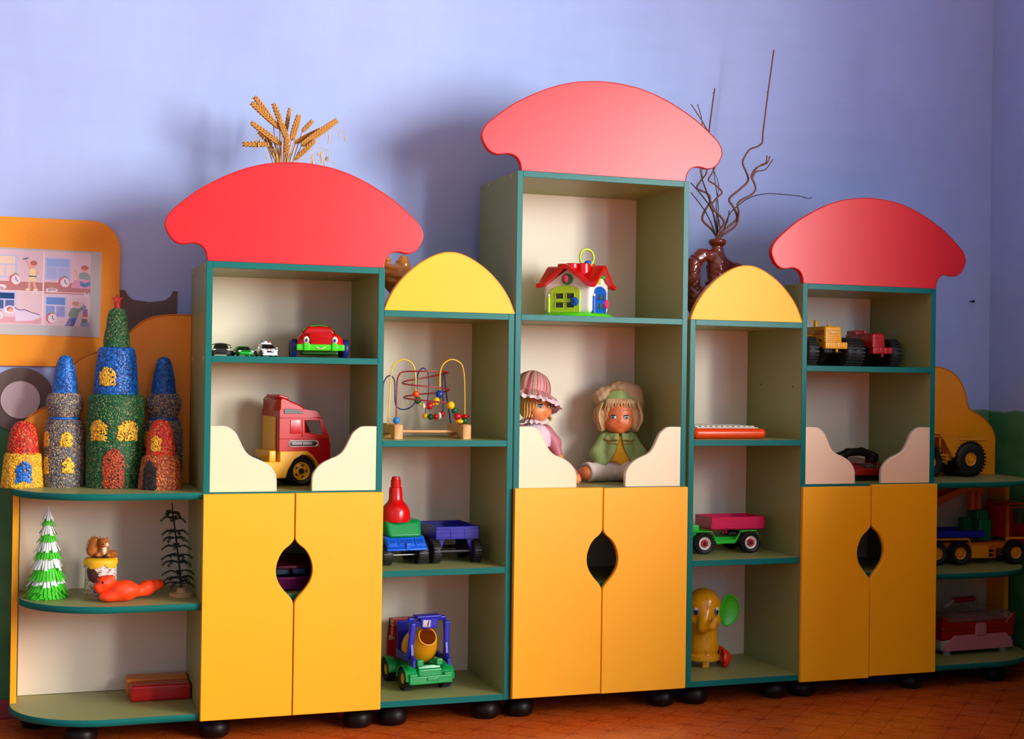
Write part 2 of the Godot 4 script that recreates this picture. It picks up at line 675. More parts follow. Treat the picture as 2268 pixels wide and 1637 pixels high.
func wall_mat(key: String, _v: float) -> StandardMaterial3D:
	# 6.6 m x 3.3 m of paint looked up from the world position; brush mottling in both colours
	var W := 2048
	var Hh := 1024
	var im := Image.create(W, Hh, false, Image.FORMAT_RGB8)
	var n1 := FastNoiseLite.new()
	n1.seed = 3
	n1.frequency = 0.0045
	n1.fractal_octaves = 4
	var n2 := FastNoiseLite.new()
	n2.seed = 11
	n2.frequency = 0.0225
	n2.fractal_octaves = 3
	var blue_a := Vector3(0.625, 0.695, 0.885)
	var blue_b := Vector3(0.665, 0.75, 0.935)
	var green_a := Vector3(0.19, 0.45, 0.26)
	var green_b := Vector3(0.30, 0.55, 0.33)
	for y in Hh:
		var wy := 3.3 * (1.0 - (y + 0.5) / Hh)
		for x in W:
			var a := clampf(0.5 + 0.75 * n1.get_noise_2d(x, y * 0.7), 0.0, 1.0)
			var b := n2.get_noise_2d(x * 0.35, y * 2.0) * 0.5 + n2.get_noise_2d(x * 1.7 + 400.0, y * 0.4) * 0.5
			var edge := 0.835 + 0.03 * n1.get_noise_2d(x * 0.8, 900.0) + 0.006 * n2.get_noise_2d(x * 1.5, 40.0)
			var c := blue_a.lerp(blue_b, a) * (1.0 + 0.02 * b)
			if wy < edge + 0.004:
				var cg := green_a.lerp(green_b, clampf(0.5 + 1.1 * n2.get_noise_2d(x * 0.8, y * 0.8) + 0.4 * b, 0.0, 1.0)) * (1.0 + 0.06 * b)
				c = c.lerp(cg, clampf((edge + 0.004 - wy) / 0.008, 0.0, 1.0))
			im.set_pixel(x, y, Color(c.x, c.y, c.z))
	var m := mat(key, Color.WHITE, 0.62)
	m.albedo_texture = ImageTexture.create_from_image(im)
	m.uv1_triplanar = true
	m.uv1_world_triplanar = true
	m.uv1_scale = Vector3(1.0 / 6.6, 1.0 / 3.3, 1.0 / 6.6)
	m.uv1_offset = Vector3(0.32, 0.0, 0.32)
	m.uv1_triplanar_sharpness = 8.0
	return m

func floor_mat() -> StandardMaterial3D:
	# linoleum print: rays crossing in stars on a square net of 0.1105 m, on a streaky red-brown ground; one tile is 4 x 4 nets
	var N := 1024
	var im := Image.create(N, N, false, Image.FORMAT_RGB8)
	var n1 := FastNoiseLite.new()
	n1.seed = 21
	n1.frequency = 0.012
	n1.fractal_octaves = 4
	var cell := 0.1105
	# direction, strength, half width at the star, spacing across
	var rays := [[Vector2(1, -1), 0.75, 0.0034], [Vector2(1, 1), 1.0, 0.0048], [Vector2(1, 0), 0.7, 0.0034], [Vector2(0, 1), 0.5, 0.0026], [Vector2(2, 1), 0.5, 0.0018], [Vector2(2, -1), 0.5, 0.0018], [Vector2(1, 2), 0.35, 0.0016], [Vector2(1, -2), 0.35, 0.0016]]
	for y in N:
		for x in N:
			var p := Vector2(x + 0.5, y + 0.5) / N * cell * 4.0 - Vector2(0.0356, 0.07)
			var warp := Vector2(n1.get_noise_2d(x * 1.5, y * 1.5), n1.get_noise_2d(x * 1.5 + 700.0, y * 1.5)) * 0.0022
			var q := p + warp
			q = Vector2(q.x - roundf(q.x / cell) * cell, q.y - roundf(q.y / cell) * cell)
			var f := 0.0
			for r in rays:
				var d: Vector2 = r[0].normalized()
				var off := absf(q.dot(Vector2(-d.y, d.x)))
				var along := absf(q.dot(d)) / cell
				var wd: float = r[2] * (1.0 - 0.7 * clampf(along * 1.5, 0.0, 1.0))
				f = maxf(f, float(r[1]) * clampf(1.2 - off / wd, 0.0, 1.0))
			var s1 := n1.get_noise_2d(x * 0.5, y * 4.0)
			var s2 := n1.get_noise_2d(x * 2.6 + 500.0, y * 5.0)
			f = clampf(f * (0.8 + 0.8 * s2) + 0.55 * clampf(s2 * 2.2 - 0.35, 0.0, 1.0), 0.0, 1.0)
			var base := Vector3(0.80, 0.36, 0.115) * (1.0 + 0.16 * s1 + 0.08 * s2)
			var c := base.lerp(Vector3(0.50, 0.155, 0.04), f * 0.8)
			im.set_pixel(x, y, Color(clampf(c.x, 0, 1), clampf(c.y, 0, 1), clampf(c.z, 0, 1)))
	var m := mat("floor", Color.WHITE, 0.27)
	m.albedo_texture = ImageTexture.create_from_image(im)
	m.uv1_triplanar = true
	m.uv1_world_triplanar = true
	m.uv1_scale = Vector3.ONE / (cell * 4.0)
	return m

# ---------------------------------------------------------------- cabinets
const T := 0.0162
const DEEP := 0.325

func olive() -> StandardMaterial3D:
	return mat_noise("olive_laminate", col(143, 147, 86), col(151, 154, 94), 5.0, 0.42, 0.05)

func teal() -> StandardMaterial3D:
	return mat("teal_edging", col(2, 104, 98), 0.36, 0.0, 0.34)

func cream() -> StandardMaterial3D:
	return mat("cream_backing", col(232, 221, 194), 0.55)

# a board with a teal edge band on its front
func board(cab: Node3D, called: String, x0: float, x1: float, y0: float, y1: float, z0 := -DEEP, z1 := 0.0) -> Node3D:
	var b := part(cab, called, boxm(Vector3(x1 - x0, y1 - y0, z1 - z0 - 0.002), 0.0004), olive(), Vector3((x0 + x1) / 2, (y0 + y1) / 2, (z0 + z1) / 2 - 0.001))
	part(b, "edge_band", boxm(Vector3(x1 - x0, y1 - y0, 0.0022), 0.0008), teal(), Vector3(0, 0, (z1 - z0) / 2 - 0.0001))
	return b

const CAP := [[-0.223, 0.0], [-0.226, 0.018], [-0.234, 0.033], [-0.246, 0.0415], [-0.263, 0.0445], [-0.284, 0.0405], [-0.301, 0.044], [-0.315, 0.056], [-0.3245, 0.074], [-0.3275, 0.088], [-0.323, 0.104], [-0.311, 0.121], [-0.287, 0.143], [-0.253, 0.171], [-0.217, 0.194], [-0.174, 0.217], [-0.132, 0.2345], [-0.09, 0.247], [-0.06, 0.252], [-0.03, 0.2555], [0.0, 0.2565]]
const DOME := [[-0.178, 0.0], [-0.1635, 0.0355], [-0.1415, 0.070], [-0.112, 0.102], [-0.08, 0.127], [-0.048, 0.145], [-0.02, 0.1545], [0.0, 0.156]]
const GUARD := [[0.0, 0.0], [0.165, 0.0], [0.1645, 0.032], [0.1605, 0.046], [0.15, 0.0605], [0.1355, 0.072], [0.116, 0.081], [0.1, 0.088], [0.087, 0.099], [0.0775, 0.1145], [0.070, 0.130], [0.0615, 0.146], [0.049, 0.157], [0.036, 0.163], [0.0, 0.163]]
const HOLE := [[0.0015, 0.502], [0.004, 0.494], [0.0125, 0.484], [0.027, 0.472], [0.038, 0.455], [0.0455, 0.432], [0.0455, 0.410], [0.039, 0.390], [0.026, 0.371], [0.0115, 0.355], [0.004, 0.344], [0.0015, 0.335]]

func round2(pts: Array, per := 3) -> Array:
	# smooth an open outline
	var v := []
	for p in pts:
		v.append(Vector3(p[0], p[1], 0))
	var o := []
	for q in smooth_path(v, per):
		o.append([q.x, q.y])
	return o

func mirrored(half: Array) -> Array:
	var o: Array = half.duplicate()
	for i in range(half.size() - 2, -1, -1):
		o.append([-half[i][0], half[i][1]])
	return o

func crest(cab: Node3D, called: String, half: Array, xc: float, y: float, kx: float, face: Material, rim: Material) -> void:
	var sm := round2(mirrored(half))
	var poly := []
	for p in sm:
		poly.append([p[0] * kx, p[1]])
	var c := part(cab, called, prismm(poly, -0.0165, -0.0003, 0.0003), face, Vector3(xc, y + 0.0004, 0))
	# soft plastic edging round the outline, a little proud of the board
	var s := S()
	var n := poly.size()
	var prof := [[-0.0004, 0.0008], [0.0012, 0.0006], [0.0022, -0.0008], [0.0024, -0.004], [0.0024, -0.0135], [0.0020, -0.0165], [-0.0004, -0.0172]]
	var ring := []
	for i in n:
		var a := Vector2(poly[maxi(i - 1, 0)][0], poly[maxi(i - 1, 0)][1])
		var b := Vector2(poly[mini(i + 1, n - 1)][0], poly[mini(i + 1, n - 1)][1])
		var d := (b - a).normalized()
		var nn := Vector2(-d.y, d.x)
		var r := []
		for q in prof:
			r.append(Vector3(poly[i][0] + nn.x * q[0], maxf(poly[i][1] + nn.y * q[0], 0.0), q[1]))
		ring.append(r)
	s.set_smooth_group(3)
	for i in n - 1:
		for k in prof.size() - 1:
			quad(s, ring[i][k], ring[i][k + 1], ring[i + 1][k + 1], ring[i + 1][k])
	part(c, "edge_trim", fin(s), rim)

func guard(cab: Node3D, x: float, y: float, flip: float) -> void:
	var poly := []
	var sm := [GUARD[0]]
	sm.append_array(round2(GUARD.slice(1, GUARD.size())))
	for p in sm:
		poly.append([p[0] * flip, p[1]])
	var g := part(cab, "side_guard", prismm(poly, -0.0165, -0.0012, 0.0004), mat("guard_cream", col(250, 216, 176), 0.45), Vector3(x, y, 0))
	# pale edging along the curved side
	var s := S()
	var pts := []
	for p in round2(GUARD.slice(1, GUARD.size())):
		pts.append(Vector3(p[0] * flip, p[1], 0))
	var prof := [[-0.0004, -0.0004], [0.0012, -0.0008], [0.0018, -0.003], [0.0018, -0.0145], [-0.0004, -0.0172]]
	var ring := []
	for i in pts.size():
		var d: Vector3 = (pts[mini(i + 1, pts.size() - 1)] - pts[maxi(i - 1, 0)]).normalized()
		var nn := Vector3(d.y, -d.x, 0) * flip
		var r := []
		for q in prof:
			r.append(pts[i] + nn * q[0] + Vector3(0, 0, q[1]))
		ring.append(r)
	s.set_smooth_group(3)
	for i in ring.size() - 1:
		for k in prof.size() - 1:
			if flip > 0:
				quad(s, ring[i][k], ring[i + 1][k], ring[i + 1][k + 1], ring[i][k + 1])
			else:
				quad(s, ring[i][k], ring[i][k + 1], ring[i + 1][k + 1], ring[i + 1][k])
	part(g, "edge_trim", fin(s), mat("guard_trim", col(246, 226, 200), 0.35))

func door_leaf(cab: Node3D, xo: float, xc: float, yb: float, yt: float, dy: float, side: float) -> void:
	# side -1: left leaf from xo to the gap at xc; +1: right leaf
	var poly := [[xo, yb], [xc + side * 0.0015, yb]]
	var hs := round2(HOLE, 3)
	hs.reverse()
	for p in hs:
		poly.append([xc + side * p[0], p[1] + dy])
	poly.append([xc + side * 0.0015, yt])
	poly.append([xo, yt])
	part(cab, "door", prismm(poly, 0.0008, 0.0165, 0.0012), mat("door_yellow", col(255, 176, 8), 0.42))

func feet(cab: Node3D, spots: Array) -> void:
	var m := mat("foot_brown", col(22, 11, 11), 0.4, 0.0, 0.3)
	var me := lathem([[0.0, 0.0], [0.028, 0.0], [0.036, 0.006], [0.040, 0.017], [0.040, 0.026], [0.036, 0.037], [0.028, 0.045], [0.022, 0.054], [0.0, 0.054]], 24)
	for p in spots:
		part(cab, "foot", me, m, Vector3(p[0], 0, p[1]))

func tall(called: String, label: String, x0: float, x1: float, top: float, shelf: float, kx: float, red: Material, door_dy: Array) -> Node3D:
	var c := thing(called, label, "cabinet", Vector3.ZERO, 0.0, "tall cabinets with red mushroom tops")
	var fy := 0.6184
	board(c, "side_panel", x0, x0 + T, 0.054, top)
	board(c, "side_panel", x1 - T, x1, 0.054, top)
	var xa := x0 + T
	var xb := x1 - T
	board(c, "top_panel", xa, xb, top - T, top)
	board(c, "shelf", xa, xb, shelf - T, shelf)
	board(c, "shelf", xa, xb, fy - T, fy)
	board(c, "shelf", xa, xb, 0.3555 - T, 0.3555, -DEEP, -0.012)
	board(c, "bottom_panel", xa, xb, BY - T, BY)
	part(c, "back_panel", boxm(Vector3(xb - xa, top - 0.054 - 0.002, 0.004), 0.0), cream(), Vector3((xa + xb) / 2, (top + 0.054) / 2, -0.3225))
	crest(c, "mushroom_top", CAP, (x0 + x1) / 2, top, kx, red, mat("red_trim", col(214, 22, 20), 0.3))
	guard(c, xa, fy, 1.0)
	guard(c, xb, fy, -1.0)
	var xc := (x0 + x1) / 2
	door_leaf(c, x0 - 0.0005, xc, 0.0545 + door_dy[0], 0.6145 + door_dy[0], door_dy[0], -1.0)
	door_leaf(c, x1 + 0.0005, xc, 0.0545 + door_dy[1], 0.6145 + door_dy[1], door_dy[1], 1.0)
	feet(c, [[x0 + 0.043, -0.05], [x1 - 0.043, -0.05], [x0 + 0.043, -0.27], [x1 - 0.043, -0.27]])
	return c

func narrow(label: String, x0: float, x1: float, left_side: bool) -> Node3D:
	var c := thing("narrow_shelf_unit", label, "shelf unit", Vector3.ZERO, 0.0, "narrow open shelf units with yellow dome tops")
	var top := 1.0845
	var xa := x0
	var xb := x1
	if left_side:
		board(c, "side_panel", x0, x0 + T, 0.054, top)
		xa = x0 + T
	else:
		board(c, "side_panel", x1 - T, x1, 0.054, top)
		xb = x1 - T
	xa += 0.0003
	xb -= 0.0003
	board(c, "top_panel", xa, xb, top - T, top)
	for y in [0.7463, 0.4082]:
		board(c, "shelf", xa, xb, y - T, y)
	board(c, "bottom_panel", xa, xb, BY - T, BY)
	part(c, "back_panel", boxm(Vector3(xb - xa, top - 0.056, 0.004), 0.0), cream(), Vector3((xa + xb) / 2, (top + 0.054) / 2, -0.3225))
	crest(c, "dome_top", DOME, (x0 + x1) / 2, top, 1.0, mat("dome_yellow", col(246, 182, 14), 0.45, 0.0, 0.4), mat("dome_trim", col(240, 152, 10), 0.35))
	feet(c, [[x0 + 0.05, -0.05], [x1 - 0.05, -0.05], [x0 + 0.05, -0.27], [x1 - 0.05, -0.27]])
	return c

func quarter(w: float, fx: float) -> Array:
	# shelf outline seen from above: x away from the tall unit, y is depth towards the room
	var o := [[0.0, -DEEP], [0.0, 0.0]]
	var r := 0.232
	for i in 13:
		var a := PI / 2 * i / 12.0
		o.append([w - r + r * sin(a), -r + r * cos(a)])
	o.append([w, -DEEP])
	var q := []
	for p in o:
		q.append([p[0] * fx, p[1]])
	return q

func corner_unit(called: String, label: String, x: float, fx: float, w: float) -> Node3D:
	var c := thing(called, label, "shelf unit", Vector3(x, 0, 0), 0.0, "rounded end shelves")
	var flat := Transform3D(Basis(Vector3.RIGHT, PI / 2), Vector3.ZERO)   # (x, depth) to (x, z)
	var inner := 0.0004
	for q in [[0.6176, w], [0.3434, w - 0.0165], [BY, w]]:
		var poly := quarter(q[1], fx)
		poly[0][0] += inner * fx
		poly[1][0] += inner * fx
		var s := S()
		prism(s, poly, 0.0, T, 0.0004, Transform3D(Basis(Vector3.RIGHT, Vector3(0, 0, 1), Vector3(0, 1, 0)), Vector3(0, q[0] - T, 0)))
		var b := part(c, "bottom_panel" if q[0] == BY else "shelf", fin(s), olive())
		# teal band round the front
		s = S()
		s.set_smooth_group(2)
		for i in range(1, poly.size() - 1):
			var ring := []
			for k in [i, i + 1]:
				var d: Vector2
				var p0 := Vector2(poly[maxi(k - 1, 1)][0], poly[maxi(k - 1, 1)][1])
				var p1 := Vector2(poly[mini(k + 1, poly.size() - 1)][0], poly[mini(k + 1, poly.size() - 1)][1])
				d = (p1 - p0).normalized()
				var nn := Vector2(-d.y, d.x) * fx
				var P := Vector3(poly[k][0], 0, poly[k][1])
				var N := Vector3(nn.x, 0, nn.y)
				ring.append([P + Vector3(0, q[0] + 0.0001, 0), P + N * 0.0016 + Vector3(0, q[0] - 0.0006, 0), P + N * 0.0016 + Vector3(0, q[0] - T + 0.0006, 0), P + Vector3(0, q[0] - T - 0.0001, 0)])
			for k in 3:
				if fx > 0:
					quad(s, ring[0][k], ring[1][k], ring[1][k + 1], ring[0][k + 1])
				else:
					quad(s, ring[0][k], ring[0][k + 1], ring[1][k + 1], ring[1][k])
		part(b, "edge_band", fin(s), teal())
	# wavy yellow back above the top shelf, cream back below, narrow yellow end panel
	var k: float = w / 0.4645
	var wave := [[0.0006, 0.6176], [0.0006, 1.0696], [0.04, 1.0696], [0.08, 1.067], [0.112, 1.0595], [0.138, 1.046], [0.158, 1.029], [0.1715, 1.0115], [0.182, 0.992], [0.195, 0.9765], [0.213, 0.9705], [0.235, 0.9685], [0.256, 0.9655], [0.282, 0.9555], [0.308, 0.939], [0.329, 0.914], [0.342, 0.889], [0.348, 0.862], [0.357, 0.836], [0.376, 0.8235], [0.401, 0.8125], [0.4255, 0.795], [0.447, 0.773], [0.459, 0.7527], [0.4645, 0.729]]
	var sm := [wave[0]]
	sm.append_array(round2(wave.slice(1, wave.size())))
	sm.append([0.4645, 0.6176])
	var poly := []
	for p in sm:
		poly.append([p[0] * fx * k, p[1] + 0.0002])
	var yel := mat("board_orange", col(252, 158, 8), 0.45)
	var wb := part(c, "wave_board", prismm(poly, -0.325, -0.309, 0.0006), yel)
	var path := []
	for i in range(1, sm.size() - 1):
		path.append(Vector3(sm[i][0] * fx * k, sm[i][1] + 0.0004, -0.3095))
	part(wb, "edge_trim", tubem(path, 0.0022, 6), mat("board_trim", col(222, 118, 4), 0.35))
	part(c, "back_panel", boxm(Vector3(w - 0.018, 0.53, 0.004), 0.0), cream(), Vector3(fx * (w - 0.018) / 2, BY + 0.266, -0.3225))
	var ep := part(c, "end_panel", boxm(Vector3(0.0152, 0.6176 - T - BY - 0.0004, 0.089), 0.0006), yel, Vector3(fx * (w - 0.0082), (0.6176 - T + BY) / 2, -0.2805))
	part(ep, "edge_band", boxm(Vector3(0.0152, 0.6176 - T - BY - 0.0004, 0.002), 0.0006), mat("door_yellow", col(255, 176, 8), 0.42), Vector3(0, 0, 0.0452))
	feet(c, [[fx * 0.277, -0.07], [fx * 0.05, -0.27], [fx * 0.38, -0.27]])
	return c

func build_furniture() -> void:
	var red := mat("mushroom_red", col(210, 12, 18), 0.34, 0.0, 0.48)
	var a := tall("tall_cabinet", "tall cabinet with saturated red mushroom top holding toy cars and a truck", 0.0, 0.4553, 1.194, 0.9588, 1.0, red, [0.0, 0.0])
	var b := narrow("narrow shelf unit with yellow dome top holding the bead maze", 0.4553, 0.8127, false)
	var c := tall("tall_cabinet", "tallest cabinet with pinkish red mushroom top holding two dolls and a toy house", 0.8155, 1.3256, 1.470, 1.085, 1.086, red, [0.004, 0.0025])
	var d := narrow("narrow shelf unit with yellow dome top holding the yellow elephant", 1.3348, 1.6930, true)
	var e := tall("tall_cabinet", "tall cabinet with red mushroom top holding two toy tractors and a telephone", 1.6930, 2.1493, 1.1985, 0.9618, 1.01, red, [-0.003, 0.0015])
	corner_unit("rounded_end_shelf", "rounded open end shelf with seed-covered castle towers on top", 0.0, -1.0, 0.446)
	corner_unit("rounded_end_shelf", "rounded open end shelf with yellow dump truck on top", 2.1493, 1.0, 0.4645)
	# screw covers and screw holes in the side panels
	var dot := lathem([[0.0, 0.0], [0.006, 0.0], [0.0055, 0.001], [0.0, 0.0012]], 12)
	var pale := mat("screw_cover", col(222, 190, 160), 0.5)
	for p in [[-0.022, 1.184], [-0.285, 1.184], [-0.03, 0.951], [-0.285, 0.951]]:
		part(a, "screw_cover", dot, pale, Vector3(-0.0001, p[1], p[0]), Vector3(0, 0, 90))
	for p in [[-0.05, 1.461], [-0.245, 1.461]]:
		part(c, "screw_cover", dot, mat("screw_cover_grey", col(176, 180, 150), 0.5), Vector3(0.8154, p[1], p[0]), Vector3(0, 0, 90))
	var hole := lathem([[0.0, 0.0], [0.0022, 0.0], [0.002, 0.001], [0.0, 0.001]], 10)
	for p in [[-0.05, 1.189], [-0.05, 0.9], [-0.235, 0.905]]:
		part(e, "screw_hole", hole, mat("dark_hole", col(26, 24, 20), 0.6), Vector3(1.6929, p[1], p[0]), Vector3(0, 0, 90))

# ---------------------------------------------------------------- seed-covered castle towers
func seed_cover(parent: Node3D, called: String, prof: Array, size: Vector3, count: int, colors: Array, skip: Array, only: Array, lift := 0.0) -> void:
	# loose grains glued onto a turned shape: size is (length, thickness, width) of one grain
	var key := "grain_unit"
	if not mats.has(key):
		var s := S()
		ball(s, Vector3.ZERO, Vector3.ONE, 7, 5)
		mats[key] = fin(s)
	if not mats.has("grain"):
		var gm := mat("grain", Color.WHITE, 0.33)
		gm.vertex_color_use_as_albedo = true
	var cum := [0.0]
	for i in prof.size() - 1:
		var a := Vector2(prof[i][0], prof[i][1])
		var b := Vector2(prof[i + 1][0], prof[i + 1][1])
		cum.append(cum[-1] + a.distance_to(b) * maxf((a.x + b.x) / 2, 0.002))
	var where: Array[Transform3D] = []
	var tint := []
	var tries := 0
	while where.size() < count and tries < count * 30:
		tries += 1
		var q := rng.randf() * float(cum[-1])
		var i := 0
		while i < prof.size() - 2 and cum[i + 1] < q:
			i += 1
		var f: float = (q - cum[i]) / maxf(cum[i + 1] - cum[i], 1e-9)
		var r := lerpf(prof[i][0], prof[i + 1][0], f)
		var y := lerpf(prof[i][1], prof[i + 1][1], f)
		var phi := rng.randf_range(-2.1, 2.0)
		if only.size() > 0:
			phi = rng.randf_range(only[0], only[1])
			y = rng.randf_range(only[2], only[3])
			var yy: float = prof[i][1]
			for j in prof.size() - 1:
				if y >= prof[j][1] and y <= prof[j + 1][1]:
					r = lerpf(prof[j][0], prof[j + 1][0], (y - prof[j][1]) / maxf(prof[j + 1][1] - prof[j][1], 1e-9))
					i = j
			# arched top
			var um: float = absf(phi - (only[0] + only[1]) / 2) / ((only[1] - only[0]) / 2)
			var top: float = only[3] - (only[3] - only[2]) * 0.28 * um * um * float(only[4])
			if y > top:
				continue
		var bad := false
		for sk in skip:
			if phi > sk[0] and phi < sk[1] and y > sk[2] and y < sk[3]:
				bad = true
		if bad:
			continue
		var dr := Vector2(prof[i + 1][0] - prof[i][0], prof[i + 1][1] - prof[i][1]).normalized()
		var out := Vector3(sin(phi), 0, cos(phi))
		var n := (out * dr.y - Vector3.UP * dr.x).normalized()
		var t1 := n.cross(Vector3(cos(phi), 0, -sin(phi))).normalized()
		var ang := rng.randf() * PI
		var t2 := n.cross(t1)
		var ax := t1 * cos(ang) + t2 * sin(ang)
		var tilt := rng.randf_range(-0.25, 0.25)
		ax = (ax + n * tilt).normalized()
		var side := n.cross(ax).normalized()
		var nn := ax.cross(side)
		var k := rng.randf_range(0.8, 1.2) * 0.5
		where.append(Transform3D(Basis(ax * size.x * k, nn * size.y * k, side * size.z * k), out * (r + lift) + Vector3(0, y, 0)))
		var c: Color = colors[rng.randi() % colors.size()]
		var v := rng.randf_range(0.75, 1.15)
		tint.append(Color(c.r * v, c.g * v, c.b * v).srgb_to_linear())
	var mm := MultiMesh.new()
	mm.transform_format = MultiMesh.TRANSFORM_3D
	mm.use_colors = true
	mm.mesh = mats[key]
	mm.instance_count = where.size()
	for j in where.size():
		mm.set_instance_transform(j, where[j])
		mm.set_instance_color(j, tint[j])
	var o := MultiMeshInstance3D.new()
	o.name = called
	o.multimesh = mm
	o.material_override = mats["grain"]
	parent.add_child(o, true)
	o.set_meta("kind", "stuff")

func fine(pts: Array, per := 4) -> Array:
	return round2(pts, per)

func tower_section(t: Node3D, called: String, prof: Array, base: Color, size: Vector3, count: int, colors: Array, skip := []) -> Node3D:
	var closed: Array = [[0.0, prof[0][1]]]
	closed.append_array(prof)
	closed.append([0.0, prof[-1][1] + 0.0005])
	var m := mat("tower_%s" % base.to_html(), base, 0.6)
	var p := part(t, called, lathem(closed, 32), m)
	seed_cover(p, "grain_cover", prof, size, count, colors, skip, [])
	return p

func tower_patch(t: Node3D, called: String, prof: Array, phi0: float, phi1: float, y0: float, y1: float, size: Vector3, count: int, colors: Array, arch := 1.0) -> void:
	seed_cover(t, called, prof, size, count, colors, [], [phi0, phi1, y0, y1, arch], 0.0012)

func build_castles() -> void:
	var Y := 0.6176
	var grp := "castle towers on the left end shelf"
	var yel := [col(250, 190, 20), col(235, 165, 10), col(255, 205, 50), col(225, 170, 60)]
	var red := [col(215, 30, 15), col(190, 20, 12), col(235, 60, 25), col(205, 120, 60), col(225, 40, 20)]
	var blue := [col(10, 90, 175), col(15, 105, 195), col(8, 75, 150), col(20, 115, 205)]
	var green := [col(25, 110, 55), col(20, 95, 45), col(40, 125, 65), col(150, 140, 90), col(30, 120, 50), col(18, 84, 40)]
	var mix := [col(122, 106, 130), col(140, 148, 120), col(105, 94, 112), col(165, 138, 100), col(92, 128, 124), col(176, 146, 132), col(84, 72, 92), col(205, 175, 115)]
	var orange := [col(190, 80, 20), col(170, 60, 15), col(205, 100, 40), col(200, 140, 80), col(175, 70, 20)]
	var brick := [col(165, 55, 20), col(150, 42, 15), col(185, 75, 30), col(170, 60, 20)]
	var small := Vector3(0.0056, 0.0022, 0.0026)
	var flat := Vector3(0.0105, 0.0028, 0.0075)
	var mid := Vector3(0.006, 0.003, 0.0045)
	# 1: little tower, yellow below and red above
	var t := thing("castle_tower", "small castle tower of yellow and red seeds with blue doorway", "castle tower", Vector3(-0.4225, Y, -0.262), 0, grp)
	var p1 := fine([[0.0515, 0.0], [0.0525, 0.004], [0.051, 0.02], [0.048, 0.05], [0.0455, 0.075], [0.0435, 0.083], [0.038, 0.086]])
	tower_section(t, "tower_base", p1, col(200, 140, 20), mid, 1500, yel, [[-0.33, 0.43, 0.014, 0.063]])
	tower_patch(t, "doorway", p1, -0.32, 0.42, 0.015, 0.064, flat, 90, blue)
	var p1b := fine([[0.0372, 0.086], [0.0368, 0.1], [0.034, 0.125], [0.028, 0.148], [0.018, 0.162], [0.008, 0.1665], [0.001, 0.167]])
	tower_section(t, "roof", p1b, col(150, 30, 12), mid, 900, red)
	# 2: speckled tower with a blue cone
	t = thing("castle_tower", "speckled grey-violet castle tower with bright blue cone beside the big green tower", "castle tower", Vector3(-0.3236, Y, -0.262), 0, grp)
	speckled_tower(t, mix, blue, yel, small, flat, mid, true)
	# 3: the big green tower
	t = thing("castle_tower", "tallest castle tower in green and blue seeds with a red star", "castle tower", Vector3(-0.1984, Y, -0.226), 0, grp)
	var p3 := fine([[0.069, 0.0], [0.0705, 0.004], [0.0705, 0.12], [0.0705, 0.215], [0.068, 0.231], [0.061, 0.2375], [0.05, 0.2385]])
	var sk := [[-0.5, 0.27, -0.01, 0.1], [-1.06, -0.35, 0.121, 0.176], [0.02, 0.8, 0.122, 0.174]]
	tower_section(t, "tower_base", p3, col(20, 70, 36), small, 6500, green, sk)
	tower_patch(t, "doorway", p3, -0.49, 0.27, 0.002, 0.102, mid, 700, brick)
	tower_patch(t, "window", p3, -1.05, -0.36, 0.122, 0.174, mid, 240, yel)
	tower_patch(t, "window", p3, 0.03, 0.79, 0.122, 0.174, mid, 280, yel)
	var p3b := fine([[0.0535, 0.2385], [0.0545, 0.244], [0.053, 0.27], [0.0505, 0.31], [0.047, 0.342], [0.0435, 0.356], [0.034, 0.36]])
	tower_section(t, "tower_storey", p3b, col(8, 62, 130), flat, 1300, blue, [[-0.95, -0.06, 0.262, 0.308]])
	tower_patch(t, "window", p3b, -0.92, -0.08, 0.262, 0.308, mid, 220, yel)
	var p3c := fine([[0.0325, 0.36], [0.0325, 0.372], [0.0305, 0.395], [0.026, 0.412], [0.0255, 0.425], [0.0215, 0.446], [0.016, 0.458], [0.008, 0.461]])
	tower_section(t, "spire", p3c, col(20, 70, 36), small, 1700, green)
	var star := []
	for i in 10:
		var a := TAU * i / 10.0
		var r := 0.0155 if i % 2 == 0 else 0.0075
		star.append([sin(a) * r, cos(a) * r])
	part(t, "star", prismm(star, -0.004, 0.004, 0.002, false), mat("star_red", col(190, 40, 12), 0.5), Vector3(0, 0.484, 0))
	part(t, "star_stem", lathem([[0.0, 0.458], [0.0085, 0.458], [0.007, 0.476], [0.0, 0.478]], 8), mats["star_red"])
	# 4: second speckled tower, behind the red one
	t = thing("castle_tower", "dark speckled castle tower with blue cone standing behind the red and orange one", "castle tower", Vector3(-0.0761, Y, -0.252), 0, grp)
	speckled_tower(t, mix, blue, yel, small, flat, mid, false)
	# 5: red and orange tower in front
	t = thing("castle_tower", "small castle tower of red and orange seeds with black doorway", "castle tower", Vector3(-0.0911, Y, -0.142), 0, grp)
	var p5 := fine([[0.0525, 0.0], [0.0535, 0.003], [0.052, 0.03], [0.048, 0.06], [0.0435, 0.08], [0.0355, 0.0865]])
	tower_section(t, "tower_base", p5, col(140, 55, 18), mid, 1700, orange, [[-1.0, -0.28, -0.01, 0.072]])
	tower_patch(t, "doorway", p5, -0.98, -0.28, 0.002, 0.072, mid, 330, [col(20, 18, 18), col(30, 26, 24), col(14, 12, 14), col(60, 50, 45)])
	var p5b := fine([[0.0352, 0.0865], [0.0345, 0.10], [0.0325, 0.125], [0.0275, 0.152], [0.018, 0.17], [0.008, 0.1755], [0.001, 0.176]])
	tower_section(t, "roof", p5b, col(160, 40, 14), mid, 1000, red, [[-0.85, -0.02, 0.098, 0.135]])
	tower_patch(t, "window", p5b, -0.83, -0.02, 0.098, 0.136, mid, 130, yel)

